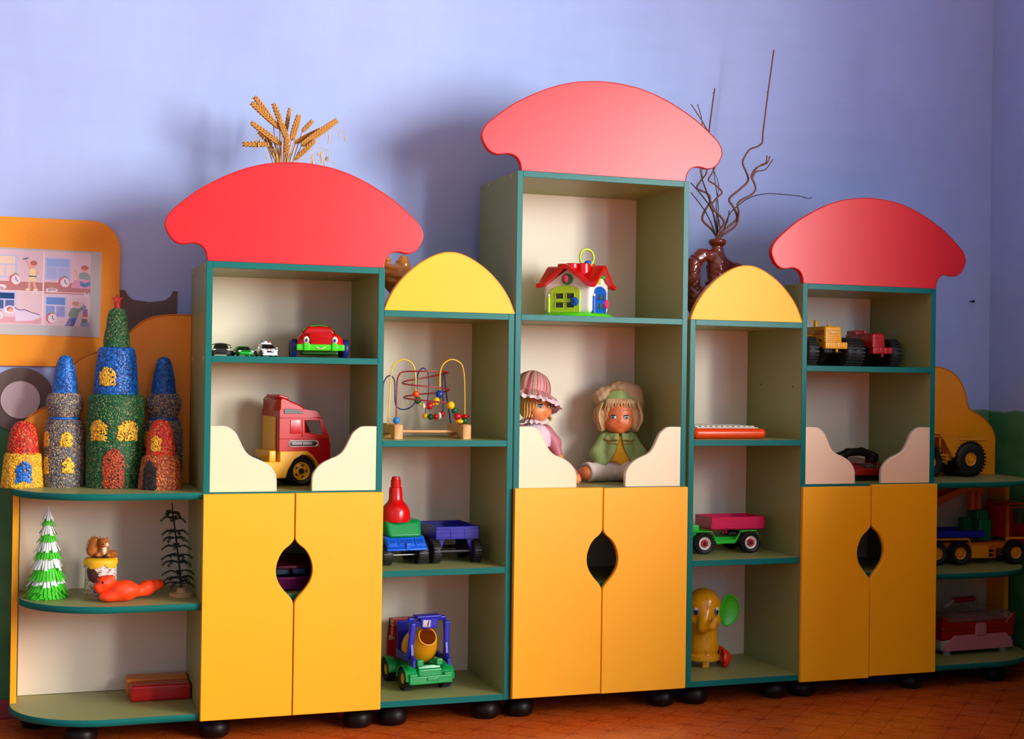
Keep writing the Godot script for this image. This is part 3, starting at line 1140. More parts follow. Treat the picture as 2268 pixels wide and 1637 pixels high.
func speckled_tower(t: Node3D, mix: Array, blue: Array, yel: Array, small: Vector3, flat: Vector3, mid: Vector3, lit: bool) -> void:
	var p2 := fine([[0.0485, 0.0], [0.0495, 0.004], [0.0495, 0.06], [0.0495, 0.13], [0.0475, 0.155], [0.043, 0.167], [0.036, 0.174]])
	var sk := [[-0.2, 0.39, 0.104, 0.141], [-0.1, 0.5, 0.037, 0.076]]
	tower_section(t, "tower_base", p2, col(80, 72, 76), small, 3600, mix, sk)
	tower_patch(t, "window", p2, -0.2, 0.38, 0.105, 0.141, mid, 120, yel)
	tower_patch(t, "window", p2, -0.08, 0.5, 0.038, 0.076, mid, 120, yel)
	tower_patch(t, "window", p2, -1.3, -0.85, 0.105, 0.141, mid, 90, yel)
	tower_patch(t, "window", p2, -1.3, -0.85, 0.035, 0.078, mid, 90, yel)
	var ring := []
	for i in 26:
		var a := TAU * i / 26
		ring.append(Vector3(cos(a) * 0.0372, 0.1755, sin(a) * 0.0372))
	part(t, "ring", tubem(ring, 0.0035, 8, true), mat("ring_blue", col(12, 95, 185), 0.35))
	var b2 := fine([[0.036, 0.178], [0.040, 0.19], [0.0445, 0.204], [0.0455, 0.216], [0.043, 0.229], [0.037, 0.238], [0.03, 0.2405]])
	tower_section(t, "tower_storey", b2, col(80, 72, 76), small, 1600, mix)
	var c2 := fine([[0.0305, 0.2405], [0.0295, 0.252], [0.0265, 0.28], [0.0215, 0.308], [0.0155, 0.328], [0.008, 0.3355], [0.001, 0.3365]])
	tower_section(t, "roof", c2, col(8, 66, 140), flat, 700, blue)

# ---------------------------------------------------------------- things on the two lower left shelves
func build_left_toys() -> void:
	# fringed paper tree
	var t := thing("paper_fir_tree", "little fir tree of fringed green and white paper", "paper tree", Vector3(-0.3605, 0.3434, -0.19))
	var H := 0.228
	part(t, "paper_cone", lathem([[0.0, 0.0], [0.045, 0.0], [0.0445, 0.004], [0.0, H]], 24), mat("paper_green", col(70, 205, 40), 0.6))
	var g = mats["paper_green"]
	var w := mat("paper_white", col(238, 238, 240), 0.65)
	var tiers := [[0.0, 0.012, g], [0.008, 0.022, g], [0.018, 0.034, g], [0.034, 0.05, w], [0.045, 0.07, g], [0.075, 0.10, w], [0.098, 0.122, g], [0.118, 0.148, w], [0.142, 0.164, g], [0.159, 0.19, w], [0.182, 0.20, g], [0.196, 0.231, w]]
	for tr in tiers:
		var s := S()
		var y0: float = tr[0]
		var y1: float = tr[1]
		var r1: float = 0.0465 * (1.0 - y1 / (H + 0.004)) + 0.001
		var n := 20 + int(r1 * 300)
		for i in n:
			var a0 := TAU * i / n
			var a1 := TAU * (i + 0.8) / n
			var curl := rng.randf_range(0.002, 0.011)
			var dy := rng.randf_range(-0.004, 0.004)
			var pts0 := []
			var pts1 := []
			for k in 5:
				var f := k / 4.0
				var y := lerpf(y1, y0 + dy, f)
				var r := 0.0465 * (1.0 - y / (H + 0.004)) + 0.0012 + curl * maxf(f - 0.35, 0.0) * 1.5
				y = maxf(y, 0.0006)
				pts0.append(Vector3(cos(a0) * r, y, sin(a0) * r))
				pts1.append(Vector3(cos(a1) * r, y, sin(a1) * r))
			for k in 4:
				quad(s, pts0[k], pts1[k], pts1[k + 1], pts0[k + 1])
		part(t, "paper_fringe", fin(s), tr[2])
	# birch stump
	t = thing("birch_log", "short white birch log with yellow paper rim under the squirrel", "log", Vector3(-0.2325, 0.3434, -0.166))
	var bark := mat("birch_bark", Color.WHITE, 0.75)
	bark.albedo_texture = birch_tex()
	var s2 := S()
	s2.set_smooth_group(1)
	var N := 32
	var R := 0.0395
	var hb := 0.096
	for i in N:
		for k in 6:
			var P := []
			for c in [[i, k], [i + 1, k], [i + 1, k + 1], [i, k + 1]]:
				var a: float = TAU * c[0] / N
				var y: float = hb * c[1] / 6.0
				var r := R * (1.0 + 0.02 * sin(a * 3 + y * 40) - 0.02 * y / hb)
				P.append([Vector3(sin(a) * r, y, cos(a) * r), Vector2(float(c[0]) / N, 1.0 - float(c[1]) / 6.0)])
			for q in [0, 2, 1, 0, 3, 2]:
				s2.set_uv(P[q][1])
				s2.add_vertex(P[q][0])
	part(t, "bark", fin(s2), bark)
	var rim := []
	var rr := S()
	rr.set_smooth_group(1)
	for i in 41:
		var a := TAU * i / 40
		var wob := 0.0025 * sin(a * 5.0 + 1.0) + 0.0015 * sin(a * 11.0)
		rim.append([Vector3(sin(a) * (R + 0.0015), hb - 0.017 + wob * 1.6, cos(a) * (R + 0.0015)), Vector3(sin(a) * (R + 0.003), hb - 0.008, cos(a) * (R + 0.003)), Vector3(sin(a) * (R + 0.0015), hb + 0.002 + wob * 0.4, cos(a) * (R + 0.0015)), Vector3(sin(a) * 0.024, hb + 0.0035, cos(a) * 0.024), Vector3(0, hb + 0.004, 0)])
	for i in 40:
		for k in 4:
			quad(rr, rim[i][k], rim[i][k + 1], rim[i + 1][k + 1], rim[i + 1][k])
	part(t, "paper_rim", fin(rr), mat("crepe_yellow", col(240, 180, 10), 0.6))
	squirrel(Vector3(-0.2325, 0.3434 + hb + 0.0035, -0.166))
	orange_animal(Vector3(-0.2, 0.3434, -0.085))
	dark_fir(Vector3(-0.036, 0.3434, -0.125))
	# two plastic building blocks
	t = thing("plastic_block", "glossy red plastic block in front of the orange one", "block", Vector3(-0.0785, BY, -0.196), 0.0, "plastic blocks on the lowest shelf")
	part(t, "block_body", rboxm(Vector3(0.152, 0.0405, 0.06), 0.006, 4, null, Vector3(0, 0.0204, 0)), mat("block_red", col(185, 10, 14), 0.25))
	part(t, "block_lid_line", rboxm(Vector3(0.1525, 0.0015, 0.0605), 0.0007, 2, null, Vector3(0, 0.03, 0)), mat("block_red_dark", col(150, 8, 12), 0.3))
	t = thing("plastic_block", "orange plastic block behind the red one on the lowest shelf", "block", Vector3(-0.081, BY, -0.266), 0.0, "plastic blocks on the lowest shelf")
	part(t, "block_body", rboxm(Vector3(0.156, 0.0465, 0.06), 0.006, 4, null, Vector3(0, 0.0234, 0)), mat("block_orange", col(215, 120, 20), 0.3))
	part(t, "block_lid_line", rboxm(Vector3(0.1565, 0.0015, 0.0605), 0.0007, 2, null, Vector3(0, 0.035, 0)), mat("block_orange_dark", col(180, 96, 14), 0.35))

func birch_tex() -> ImageTexture:
	var im := Image.create(512, 256, false, Image.FORMAT_RGB8)
	var n := FastNoiseLite.new()
	n.seed = 5
	n.frequency = 0.012
	n.fractal_octaves = 4
	for y in 256:
		for x in 512:
			var a := n.get_noise_2d(x, y * 3.0)
			var b := n.get_noise_2d(x * 2.5 + 300, y * 6.0)
			var low := clampf((y - 120.0) / 130.0 + a, 0.0, 1.0)
			var c := Vector3(0.86, 0.80, 0.76).lerp(Vector3(0.62, 0.47, 0.24), low * 0.8)
			if b > 0.28:
				c = c.lerp(Vector3(0.3, 0.16, 0.1), 0.75)
			im.set_pixel(x, y, Color(c.x, c.y, c.z))
	# torn dark patch of bark at the front left
	for i in 500:
		var ang := rng.randf() * TAU
		var r := sqrt(rng.randf())
		fill_ell(im, 452 + cos(ang) * r * 36 + r * 10, 96 + sin(ang) * r * 46 + cos(ang) * 20, 5, 4, Color(0.26 + rng.randf() * 0.1, 0.13, 0.09))
	return ImageTexture.create_from_image(im)

func tuft(s: SurfaceTool, c: Vector3, r: Vector3, n: int, len_: float, lean := Vector3.ZERO) -> void:
	# short hairs standing off an ellipsoid
	for i in n:
		var d := Vector3(rng.randfn(), rng.randfn(), rng.randfn()).normalized()
		var p := c + d * r
		var q := (d + lean + Vector3(rng.randfn(), rng.randfn(), rng.randfn()) * 0.25).normalized()
		var w := q.cross(Vector3(rng.randfn(), rng.randfn(), rng.randfn())).normalized() * 0.0005
		tri(s, p - w, p + w, p + q * len_ * rng.randf_range(0.6, 1.2))

func squirrel(at: Vector3) -> void:
	var t := thing("toy_squirrel", "fluffy brown toy squirrel sitting on the birch log", "soft toy", at, -8)
	var fur := mat("squirrel_fur", col(176, 104, 38), 0.95)
	var pale := mat("squirrel_pale", col(232, 206, 176), 0.95)
	var dark := mat("squirrel_dark", col(30, 18, 14), 0.5)
	var f := func(p: Vector3) -> float:
		var d := ell_d(p, Vector3(0.006, 0.016, 0.0), Vector3(0.0135, 0.0175, 0.0125))
		d = smin(d, ell_d(p, Vector3(0.007, 0.038, 0.006), Vector3(0.0135, 0.0115, 0.0125)), 0.006)
		d = smin(d, ell_d(p, Vector3(0.007, 0.035, 0.017), Vector3(0.006, 0.005, 0.006)), 0.005)
		for sx in [-1.0, 1.0]:
			d = smin(d, cap_d(p, Vector3(0.007 + sx * 0.008, 0.045, 0.002), Vector3(0.007 + sx * 0.0095, 0.056, 0.0), 0.0038, 0.0008), 0.002)
			d = smin(d, ell_d(p, Vector3(0.006 + sx * 0.013, 0.007, 0.006), Vector3(0.007, 0.007, 0.011)), 0.004)
		return d
	part(t, "body", soft(f, Vector3(-0.022, -0.003, -0.02), Vector3(0.034, 0.062, 0.03), 0.0016), fur)
	var tf := func(p: Vector3) -> float:
		var d := cap_d(p, Vector3(-0.006, 0.006, -0.008), Vector3(-0.02, 0.018, -0.006), 0.008, 0.015)
		d = smin(d, cap_d(p, Vector3(-0.02, 0.018, -0.006), Vector3(-0.016, 0.036, -0.006), 0.015, 0.0145), 0.006)
		return d
	part(t, "tail", soft(tf, Vector3(-0.042, -0.006, -0.03), Vector3(0.006, 0.06, 0.02), 0.002), fur)
	var s := S()
	tuft(s, Vector3(-0.018, 0.027, -0.006), Vector3(0.0155, 0.024, 0.0145), 900, 0.006)
	tuft(s, Vector3(0.006, 0.016, 0.0), Vector3(0.0135, 0.0175, 0.0125), 500, 0.004)
	tuft(s, Vector3(0.007, 0.038, 0.006), Vector3(0.0135, 0.0115, 0.0125), 400, 0.0025)
	part(t, "fur_tufts", fin(s), fur).set_meta("kind", "stuff")
	# bushy brown paw tuft at the right
	s = S()
	ball(s, Vector3(0.029, 0.009, 0.004), Vector3(0.011, 0.009, 0.008), 12, 8)
	tuft(s, Vector3(0.029, 0.009, 0.004), Vector3(0.011, 0.009, 0.008), 300, 0.005)
	part(t, "paw", fin(s), fur)
	s = S()
	ball(s, Vector3(0.0085, 0.02, 0.0095), Vector3(0.0062, 0.0125, 0.0045), 12, 8)
	ball(s, Vector3(0.0145, 0.0345, 0.0145), Vector3(0.006, 0.0055, 0.0045), 12, 8)
	part(t, "white_chest", fin(s), pale)
	var eye := ballm(Vector3(0.0018, 0.0018, 0.0014), 10, 8)
	part(t, "eye", eye, dark, Vector3(0.0005, 0.0405, 0.0165))
	part(t, "eye", eye, dark, Vector3(0.0135, 0.0405, 0.0165))
	part(t, "nose", ballm(Vector3(0.0024, 0.002, 0.002), 10, 8), dark, Vector3(0.007, 0.0365, 0.0228))
	part(t, "foot_pad", ballm(Vector3(0.009, 0.0035, 0.007), 12, 8), dark, Vector3(0.013, 0.0036, 0.012))
	part(t, "foot_pad", ballm(Vector3(0.006, 0.003, 0.006), 12, 8), dark, Vector3(-0.008, 0.0032, 0.014))

func orange_animal(at: Vector3) -> void:
	# crumpled crepe paper animal: head at the left, round body, tied tail at the right
	var t := thing("crepe_paper_animal", "bright orange crepe paper squirrel lying before the birch log", "paper animal", at)
	var m := mat("crepe_orange", col(248, 66, 6), 0.55)
	var nz := FastNoiseLite.new()
	nz.seed = 9
	nz.frequency = 45.0
	nz.fractal_octaves = 3
	var wr := func(p: Vector3) -> float:
		return 0.0022 * nz.get_noise_3d(p.x * 0.6, p.y, p.z)
	var hd := func(p: Vector3) -> float:
		var d := ell_d(p, Vector3(-0.026, 0.047, 0.0), Vector3(0.022, 0.0185, 0.02))
		d = smin(d, ell_d(p, Vector3(-0.04, 0.036, 0.004), Vector3(0.0135, 0.0135, 0.0145)), 0.008)
		d = smin(d, ell_d(p, Vector3(-0.012, 0.055, 0.008), Vector3(0.012, 0.0125, 0.008)), 0.004)
		return d + wr.call(p)
	part(t, "head", soft(hd, Vector3(-0.062, 0.016, -0.03), Vector3(0.008, 0.076, 0.03), 0.0022), m)
	var bd := func(p: Vector3) -> float:
		var d := ell_d(p, Vector3(0.018, 0.0262, 0.0), Vector3(0.041, 0.0262, 0.031))
		d = smin(d, ell_d(p, Vector3(-0.012, 0.014, 0.008), Vector3(0.03, 0.0138, 0.02)), 0.01)
		return maxf(d + wr.call(p), -p.y + 0.0004)
	part(t, "body", soft(bd, Vector3(-0.05, -0.003, -0.04), Vector3(0.066, 0.06, 0.04), 0.0024), m)
	var tl := func(p: Vector3) -> float:
		var q := Vector3(p.x, p.y, p.z)
		var d := cap_d(q, Vector3(0.05, 0.02, -0.004), Vector3(0.078, 0.026, -0.03), 0.013, 0.0185)
		d = smin(d, cap_d(q, Vector3(0.078, 0.026, -0.03), Vector3(0.112, 0.031, -0.06), 0.0175, 0.0125), 0.008)
		d = smin(d, cap_d(q, Vector3(0.112, 0.031, -0.06), Vector3(0.128, 0.032, -0.072), 0.009, 0.002), 0.005)
		return d + wr.call(p)
	part(t, "tail", soft(tl, Vector3(0.034, 0.0, -0.09), Vector3(0.136, 0.052, 0.02), 0.0024), m)
	var dark := mat("bead_black", col(24, 18, 18), 0.25)
	part(t, "eye", ballm(Vector3(0.0028, 0.0034, 0.0022), 10, 8), dark, Vector3(-0.032, 0.0505, 0.0192))
	part(t, "eye", ballm(Vector3(0.0028, 0.003, 0.0022), 10, 8), dark, Vector3(-0.0455, 0.0525, 0.0105))
	part(t, "nose", ballm(Vector3(0.0035, 0.0038, 0.003), 10, 8), dark, Vector3(-0.0505, 0.028, 0.0125))

func dark_fir(at: Vector3) -> void:
	var t := thing("feather_fir_tree", "sparse dark green toy fir tree on a round wooden foot", "toy tree", at)
	part(t, "wooden_foot", lathem([[0.0, 0.0], [0.0298, 0.0], [0.0305, 0.002], [0.0305, 0.0075], [0.0285, 0.0095], [0.0145, 0.0102], [0.0125, 0.014], [0.0105, 0.022], [0.0, 0.023]], 28), mat("turned_wood", col(196, 158, 112), 0.55))
	var gm := mat("fir_green", col(20, 42, 28), 0.6)
	var lean := Vector3(-0.135, 0, 0)
	part(t, "trunk", tubem([Vector3(0, 0.02, 0), Vector3(-0.008, 0.1, -0.002), Vector3(-0.019, 0.18, -0.004), Vector3(-0.026, 0.238, -0.006)], [0.0026, 0.0024, 0.002, 0.0014], 7), mat("fir_trunk", col(34, 34, 24), 0.7))
	var levels := [[0.032, 0.052, -0.2], [0.044, 0.05, 0.1], [0.06, 0.044, 0.35], [0.085, 0.044, 0.1], [0.105, 0.042, -0.3], [0.128, 0.04, 0.2], [0.148, 0.036, 0.0], [0.166, 0.034, 0.25], [0.198, 0.03, -0.1], [0.212, 0.024, 0.1]]
	var k := 0
	for lv in levels:
		k += 1
		for j in 4:
			var a := j * TAU / 4 + k * 0.55
			var y: float = lv[0] + rng.randf_range(-0.003, 0.003)
			var L: float = lv[1] * rng.randf_range(0.85, 1.05)
			var root := Vector3(-0.02 * y / 0.18, y, -0.003)
			var d := Vector3(cos(a), 0.05 * float(lv[2]), sin(a) * 0.8)
			# stay on the shelf side of the cabinet panel
			if at.x + root.x + d.x * L > -0.003:
				L = maxf((-0.003 - at.x - root.x) / d.x, 0.008)
			var s := S()
			var rod := []
			for q in 6:
				var f := q / 5.0
				rod.append(root + d * L * f + Vector3(0, 0.006 * sin(f * 3.0) - 0.010 * f * f, 0))
			tube(s, rod, 0.0009, 5)
			var side := d.cross(Vector3.UP).normalized()
			for q in 9:
				var f := 0.1 + 0.1 * q
				var p: Vector3 = root + d * L * f + Vector3(0, 0.006 * sin(f * 3.0) - 0.010 * f * f, 0)
				for sg in [-1.0, 1.0]:
					var tip: Vector3 = p + (side * sg * 0.0075 + d * 0.007) * (1.1 - f * 0.5) + Vector3(0, rng.randf_range(-0.003, 0.002), 0)
					if at.x + tip.x > -0.002:
						continue
					tube(s, [p, p.lerp(tip, 0.6) + Vector3(0, 0.001, 0), tip], [0.0006, 0.0016, 0.0003], 4)
			part(t, "branch", fin(s), gm)

# ---------------------------------------------------------------- vehicles
func plastic(key: String, c: Color, rough := 0.28) -> StandardMaterial3D:
	return mat("plastic_" + key, c, rough)

func tyre_black() -> StandardMaterial3D:
	return mat("tyre_black", col(20, 20, 21), 0.5)

# a wheel turning about local x; bar treads across the tyre when bars > 0
func wheel(parent: Node3D, at: Vector3, r: float, w: float, hub: Material, hub_r: float, bars := 0, side := -1.0, called := "wheel", tyre: Material = null) -> Node3D:
	var turn := Transform3D(Basis(Vector3(0, 0, 1), PI / 2), Vector3.ZERO)
	var s := S()
	var e := minf(w * 0.22, r * 0.2)
	var ri := hub_r
	var rb := r - (r * 0.05 if bars > 0 else 0.0)
	lathe(s, [[ri, -w * 0.3], [ri * 1.08, -w * 0.42], [r * 0.82, -w / 2], [rb - e * 0.3, -w / 2 + e * 0.5], [rb, -w / 2 + e], [rb, w / 2 - e], [rb - e * 0.3, w / 2 - e * 0.5], [r * 0.82, w / 2], [ri * 1.08, w * 0.42], [ri, w * 0.3]], 28, turn, 0.6)
	for i in bars:
		var a := TAU * i / bars
		var xf := Transform3D(Basis(Vector3.RIGHT, a), Vector3.ZERO)
		bx(s, Vector3(0, rb + r * 0.02, 0), Vector3(w * 0.94, r * 0.085, TAU * r / bars * 0.55), r * 0.01, xf)
	var o := part(parent, called, fin(s), tyre if tyre else tyre_black(), at)
	s = S()
	lathe(s, [[0.0, -w * 0.36], [hub_r * 0.35, -w * 0.36], [hub_r * 0.38, -w * 0.26], [hub_r * 0.8, -w * 0.22], [hub_r * 0.9, -w * 0.36], [hub_r * 1.02, -w * 0.38], [hub_r * 1.02, w * 0.38], [hub_r * 0.9, w * 0.36], [hub_r * 0.8, w * 0.22], [hub_r * 0.38, w * 0.26], [hub_r * 0.35, w * 0.36], [0.0, w * 0.36]], 24, turn, 0.6)
	part(o, "hub", fin(s), hub)
	return o

func build_cars() -> void:
	var Y := 0.9588
	var grp := "little die-cast cars on the upper shelf"
	small_car("dark grey little car with a wide rear wing", Vector3(0.0495, Y, -0.085), -6.0, 0.047, 0.0325, plastic("graphite", col(58, 58, 60), 0.22), grp, 0)
	small_car("metallic green little car between the grey and the white one", Vector3(0.104, Y, -0.084), 6.0, 0.044, 0.0265, plastic("car_green", col(8, 140, 36), 0.16), grp, 1)
	small_car("white little police car with red and blue roof lights", Vector3(0.1655, Y, -0.086), 5.0, 0.0455, 0.0345, plastic("car_white", col(232, 232, 236), 0.2), grp, 2)
	smiling_car()

func small_car(label: String, at: Vector3, turn: float, w: float, h: float, m: Material, grp: String, kind: int) -> void:
	var t := thing("toy_car", label, "toy car", at, turn, grp)
	var L := 0.082
	var belt := h * 0.60
	var low := 0.004
	# lower body: drawn in at the bonnet, rounded in plan
	var body := func(p: Vector3) -> Vector3:
		var f := clampf((p.z + L / 2) / L, 0.0, 1.0)
		var q := p
		q.x *= 1.0 - 0.16 * pow(absf(f - 0.45) * 1.8, 3.0)
		if p.y > belt * 0.7:
			q.y -= h * 0.10 * smoothstep(0.55, 1.0, f)
		if p.y < belt * 0.5:
			q.x *= 0.97
		return q
	part(t, "body", rboxm(Vector3(w, belt - low, L), 0.006, 4, body, Vector3(0, (belt + low) / 2, 0)), m)
	var cabin := func(p: Vector3) -> Vector3:
		var f := clampf((p.y - belt * 0.9) / (h - belt * 0.9), 0.0, 1.0)
		return Vector3(p.x * (1.0 - 0.25 * f), p.y, p.z * (1.0 - 0.38 * f) - 0.004 * f)
	part(t, "cabin", rboxm(Vector3(w * 0.84, h - belt + 0.006, L * 0.58), 0.005, 4, cabin, Vector3(0, (h + belt - 0.006) / 2, -0.007)), m)
	var glass := plastic("dark_glass", col(22, 22, 24), 0.08)
	# windscreen set on the sloping front of the cabin
	var y0 := belt + 0.0005
	var y1 := h - 0.003
	var s := S()
	prism(s, [[-w * 0.37, 0.0], [w * 0.37, 0.0], [w * 0.29, 1.0 * (y1 - y0) * 1.35], [-w * 0.29, (y1 - y0) * 1.35]], 0.0, 0.002, 0.0005, Transform3D(Basis(Vector3.RIGHT, -0.78), Vector3(0, y0, 0.0185 if kind != 1 else 0.0195)))
	part(t, "windscreen", fin(s), glass)
	var wr := h * 0.235 if kind != 1 else 0.0075
	for sx in [-1.0, 1.0]:
		for z in [0.026, -0.027]:
			wheel(t, Vector3(sx * (w / 2 - 0.0035), wr, z), wr, 0.008, plastic("rim_grey", col(150, 150, 152), 0.25), wr * 0.55)
		part(t, "headlight", ballm(Vector3(0.0045, 0.0028, 0.002), 12, 8), plastic("headlight", col(226, 222, 214), 0.15), Vector3(sx * w * 0.36, belt - h * 0.13, L / 2 - 0.0045))
		part(t, "mirror", rboxm(Vector3(0.005, 0.003, 0.003), 0.0012, 2), m if kind != 0 else glass, Vector3(sx * (w / 2 + 0.001), belt + 0.002, 0.013))
	part(t, "grille", rboxm(Vector3(w * (0.55 if kind == 0 else 0.4), h * 0.13, 0.002), 0.0009, 2), glass, Vector3(0, belt * 0.42 if kind != 2 else belt * 0.62, L / 2 - 0.0005))
	part(t, "bumper", rboxm(Vector3(w * 0.86, h * 0.09, 0.003), 0.0012, 2), m, Vector3(0, belt * 0.24, L / 2 - 0.001))
	if kind == 0:
		s = S()
		var arc_ := []
		for i in 9:
			var f := -1.0 + i / 4.0
			arc_.append([f * w * 0.56, h + 0.002 - 0.006 * f * f])
		for i in range(8, -1, -1):
			arc_.append([arc_[i][0], arc_[i][1] - 0.0022])
		prism(s, arc_, -0.044, -0.034, 0.0005)
		part(t, "rear_wing", fin(s), glass)
	elif kind == 1:
		part(t, "bonnet_stripe", rboxm(Vector3(w * 0.8, 0.0035, 0.002), 0.0009, 2), plastic("car_green_light", col(20, 190, 60), 0.12), Vector3(0, belt * 0.52, L / 2 + 0.0004))
	else:
		part(t, "light_bar", rboxm(Vector3(0.0265, 0.0025, 0.007), 0.001, 2), m, Vector3(0, h + 0.0012, -0.01))
		for q in [[-0.0085, col(30, 80, 150)], [0.0, col(235, 235, 240)], [0.0085, col(170, 16, 22)]]:
			part(t, "roof_light", rboxm(Vector3(0.0082, 0.004, 0.0065), 0.0012, 2), plastic("bar%s" % str(q[0]), q[1], 0.15), Vector3(q[0], h + 0.0043, -0.01))
		for sx in [-1.0, 1.0]:
			part(t, "bonnet_mark", rboxm(Vector3(0.006, 0.001, 0.006), 0.0004, 1), plastic("mark_maroon", col(120, 20, 24), 0.3), Vector3(sx * 0.0045, belt - h * 0.02, 0.028), Vector3(12, 0, 0))

func smiling_car() -> void:
	var Y := 0.9588
	var t := thing("toy_car", "big red toy car with round eyes and a green smiling bumper", "toy car", Vector3(0.3125, Y, -0.145), -8.0)
	var red := plastic("car_red", col(200, 14, 12), 0.22)
	var grn := plastic("bumper_green", col(66, 208, 26), 0.28)
	var blu := plastic("wheel_blue", col(10, 34, 110), 0.4)
	var shape := func(p: Vector3) -> Vector3:
		var f := clampf((p.y - 0.03) / 0.04, 0.0, 1.0)
		var g := clampf((p.z + 0.1) / 0.2, 0.0, 1.0)
		var q := p
		q.x *= 1.0 - 0.13 * f * f
		q.z -= 0.012 * f * g
		if p.y > 0.045:
			q.y -= 0.006 * absf(p.x) / 0.05 * smoothstep(0.5, 1.0, g)
		return q
	part(t, "body", rboxm(Vector3(0.121, 0.05, 0.206), 0.014, 5, shape, Vector3(0, 0.0425, 0)), red)
	# bonnet panel with fine ribs
	var s := S()
	for i in 9:
		var y := 0.036 + i * 0.0032
		rbox(s, Vector3(0, y, 0.1035 - 0.003 * (y - 0.036) / 0.026), Vector3(0.05 + 0.001 * i, 0.0027, 0.004), 0.001, 2)
	part(t, "bonnet_ribs", fin(s), red)
	var roof := func(p: Vector3) -> Vector3:
		var q := p
		q.x *= 1.0 - 0.28 * clampf((p.y - 0.062) / 0.02, 0.0, 1.0)
		return q
	part(t, "roof", rboxm(Vector3(0.096, 0.03, 0.11), 0.013, 5, roof, Vector3(0, 0.0705, -0.03)), red)
	s = S()
	var a1 := []
	for i in 13:
		var f := -1.0 + i / 6.0
		a1.append([f * 0.044, 0.0885 - 0.0145 * f * f])
	for i in range(12, -1, -1):
		a1.append([a1[i][0] * 0.97, a1[i][1] - 0.004])
	prism(s, a1, -0.065, 0.02, 0.001)
	part(t, "roof_panel", fin(s), plastic("roof_green", col(46, 140, 40), 0.35))
	part(t, "windscreen_bar", rboxm(Vector3(0.078, 0.0095, 0.012), 0.004, 4), plastic("smoky_bar", col(92, 66, 56), 0.2), Vector3(0.001, 0.0605, 0.032))
	part(t, "bumper", rboxm(Vector3(0.123, 0.0165, 0.016), 0.003, 3), grn, Vector3(0, 0.0262, 0.1))
	for sx in [-1.0, 1.0]:
		part(t, "bumper_block", rboxm(Vector3(0.016, 0.0205, 0.01), 0.003, 3), grn, Vector3(sx * 0.036, 0.0275, 0.107))
		var e := part(t, "eye", ballm(Vector3(0.0072, 0.0092, 0.003), 20, 12), plastic("eye_white", col(236, 222, 200), 0.2), Vector3(sx * 0.0365, 0.0458, 0.1015))
		part(e, "iris", ballm(Vector3(0.004, 0.005, 0.0012), 16, 10), plastic("eye_iris", col(60, 92, 150), 0.15), Vector3(-sx * 0.0003, -0.0015, 0.0024))
		part(e, "pupil", ballm(Vector3(0.0022, 0.0028, 0.0008), 12, 8), plastic("eye_pupil", col(16, 18, 36), 0.1), Vector3(-sx * 0.0003, 0.0002, 0.0034))
		for z in [0.06, -0.062]:
			wheel(t, Vector3(sx * 0.0665, 0.0245, z), 0.0245, 0.017, blu, 0.013, 0, sx, "wheel", blu)
	var mouth := []
	for i in 9:
		var f := -1.0 + i / 4.0
		mouth.append(Vector3(f * 0.0125, 0.0262 - 0.0065 * (1.0 - f * f) + 0.003, 0.1087))
	part(t, "smile", tubem(mouth, 0.0012, 6), plastic("smile_cream", col(236, 222, 170), 0.3))
	part(t, "lip", ballm(Vector3(0.004, 0.0013, 0.001), 10, 6), plastic("lip_brown", col(120, 50, 40), 0.3), Vector3(0, 0.0245, 0.1087))
	part(t, "underbody", rboxm(Vector3(0.092, 0.01, 0.17), 0.003, 2), plastic("under_green", col(24, 96, 20), 0.4), Vector3(0, 0.0135, 0))

func shell_side(outline: Array, hole: Array) -> Array:
	# outline (counter-clockwise) with a window cut in through a hair-thin slit
	var hp := PackedVector2Array()
	for p in hole:
		hp.append(Vector2(p[0], p[1]))
	if not Geometry2D.is_polygon_clockwise(hp):
		hole = hole.duplicate()
		hole.reverse()
	var best := 0
	var h0 := Vector2(hole[0][0], hole[0][1])
	for i in outline.size():
		if Vector2(outline[i][0], outline[i][1]).distance_to(h0) < Vector2(outline[best][0], outline[best][1]).distance_to(h0):
			best = i
	var o := []
	for i in best + 1:
		o.append(outline[i])
	for i in hole.size():
		o.append(hole[i])
	o.append([hole[0][0] + 0.00008, hole[0][1] + 0.00008])
	o.append([outline[best][0] + 0.00008, outline[best][1] + 0.00008])
	for i in range(best + 1, outline.size()):
		o.append(outline[i])
	return o

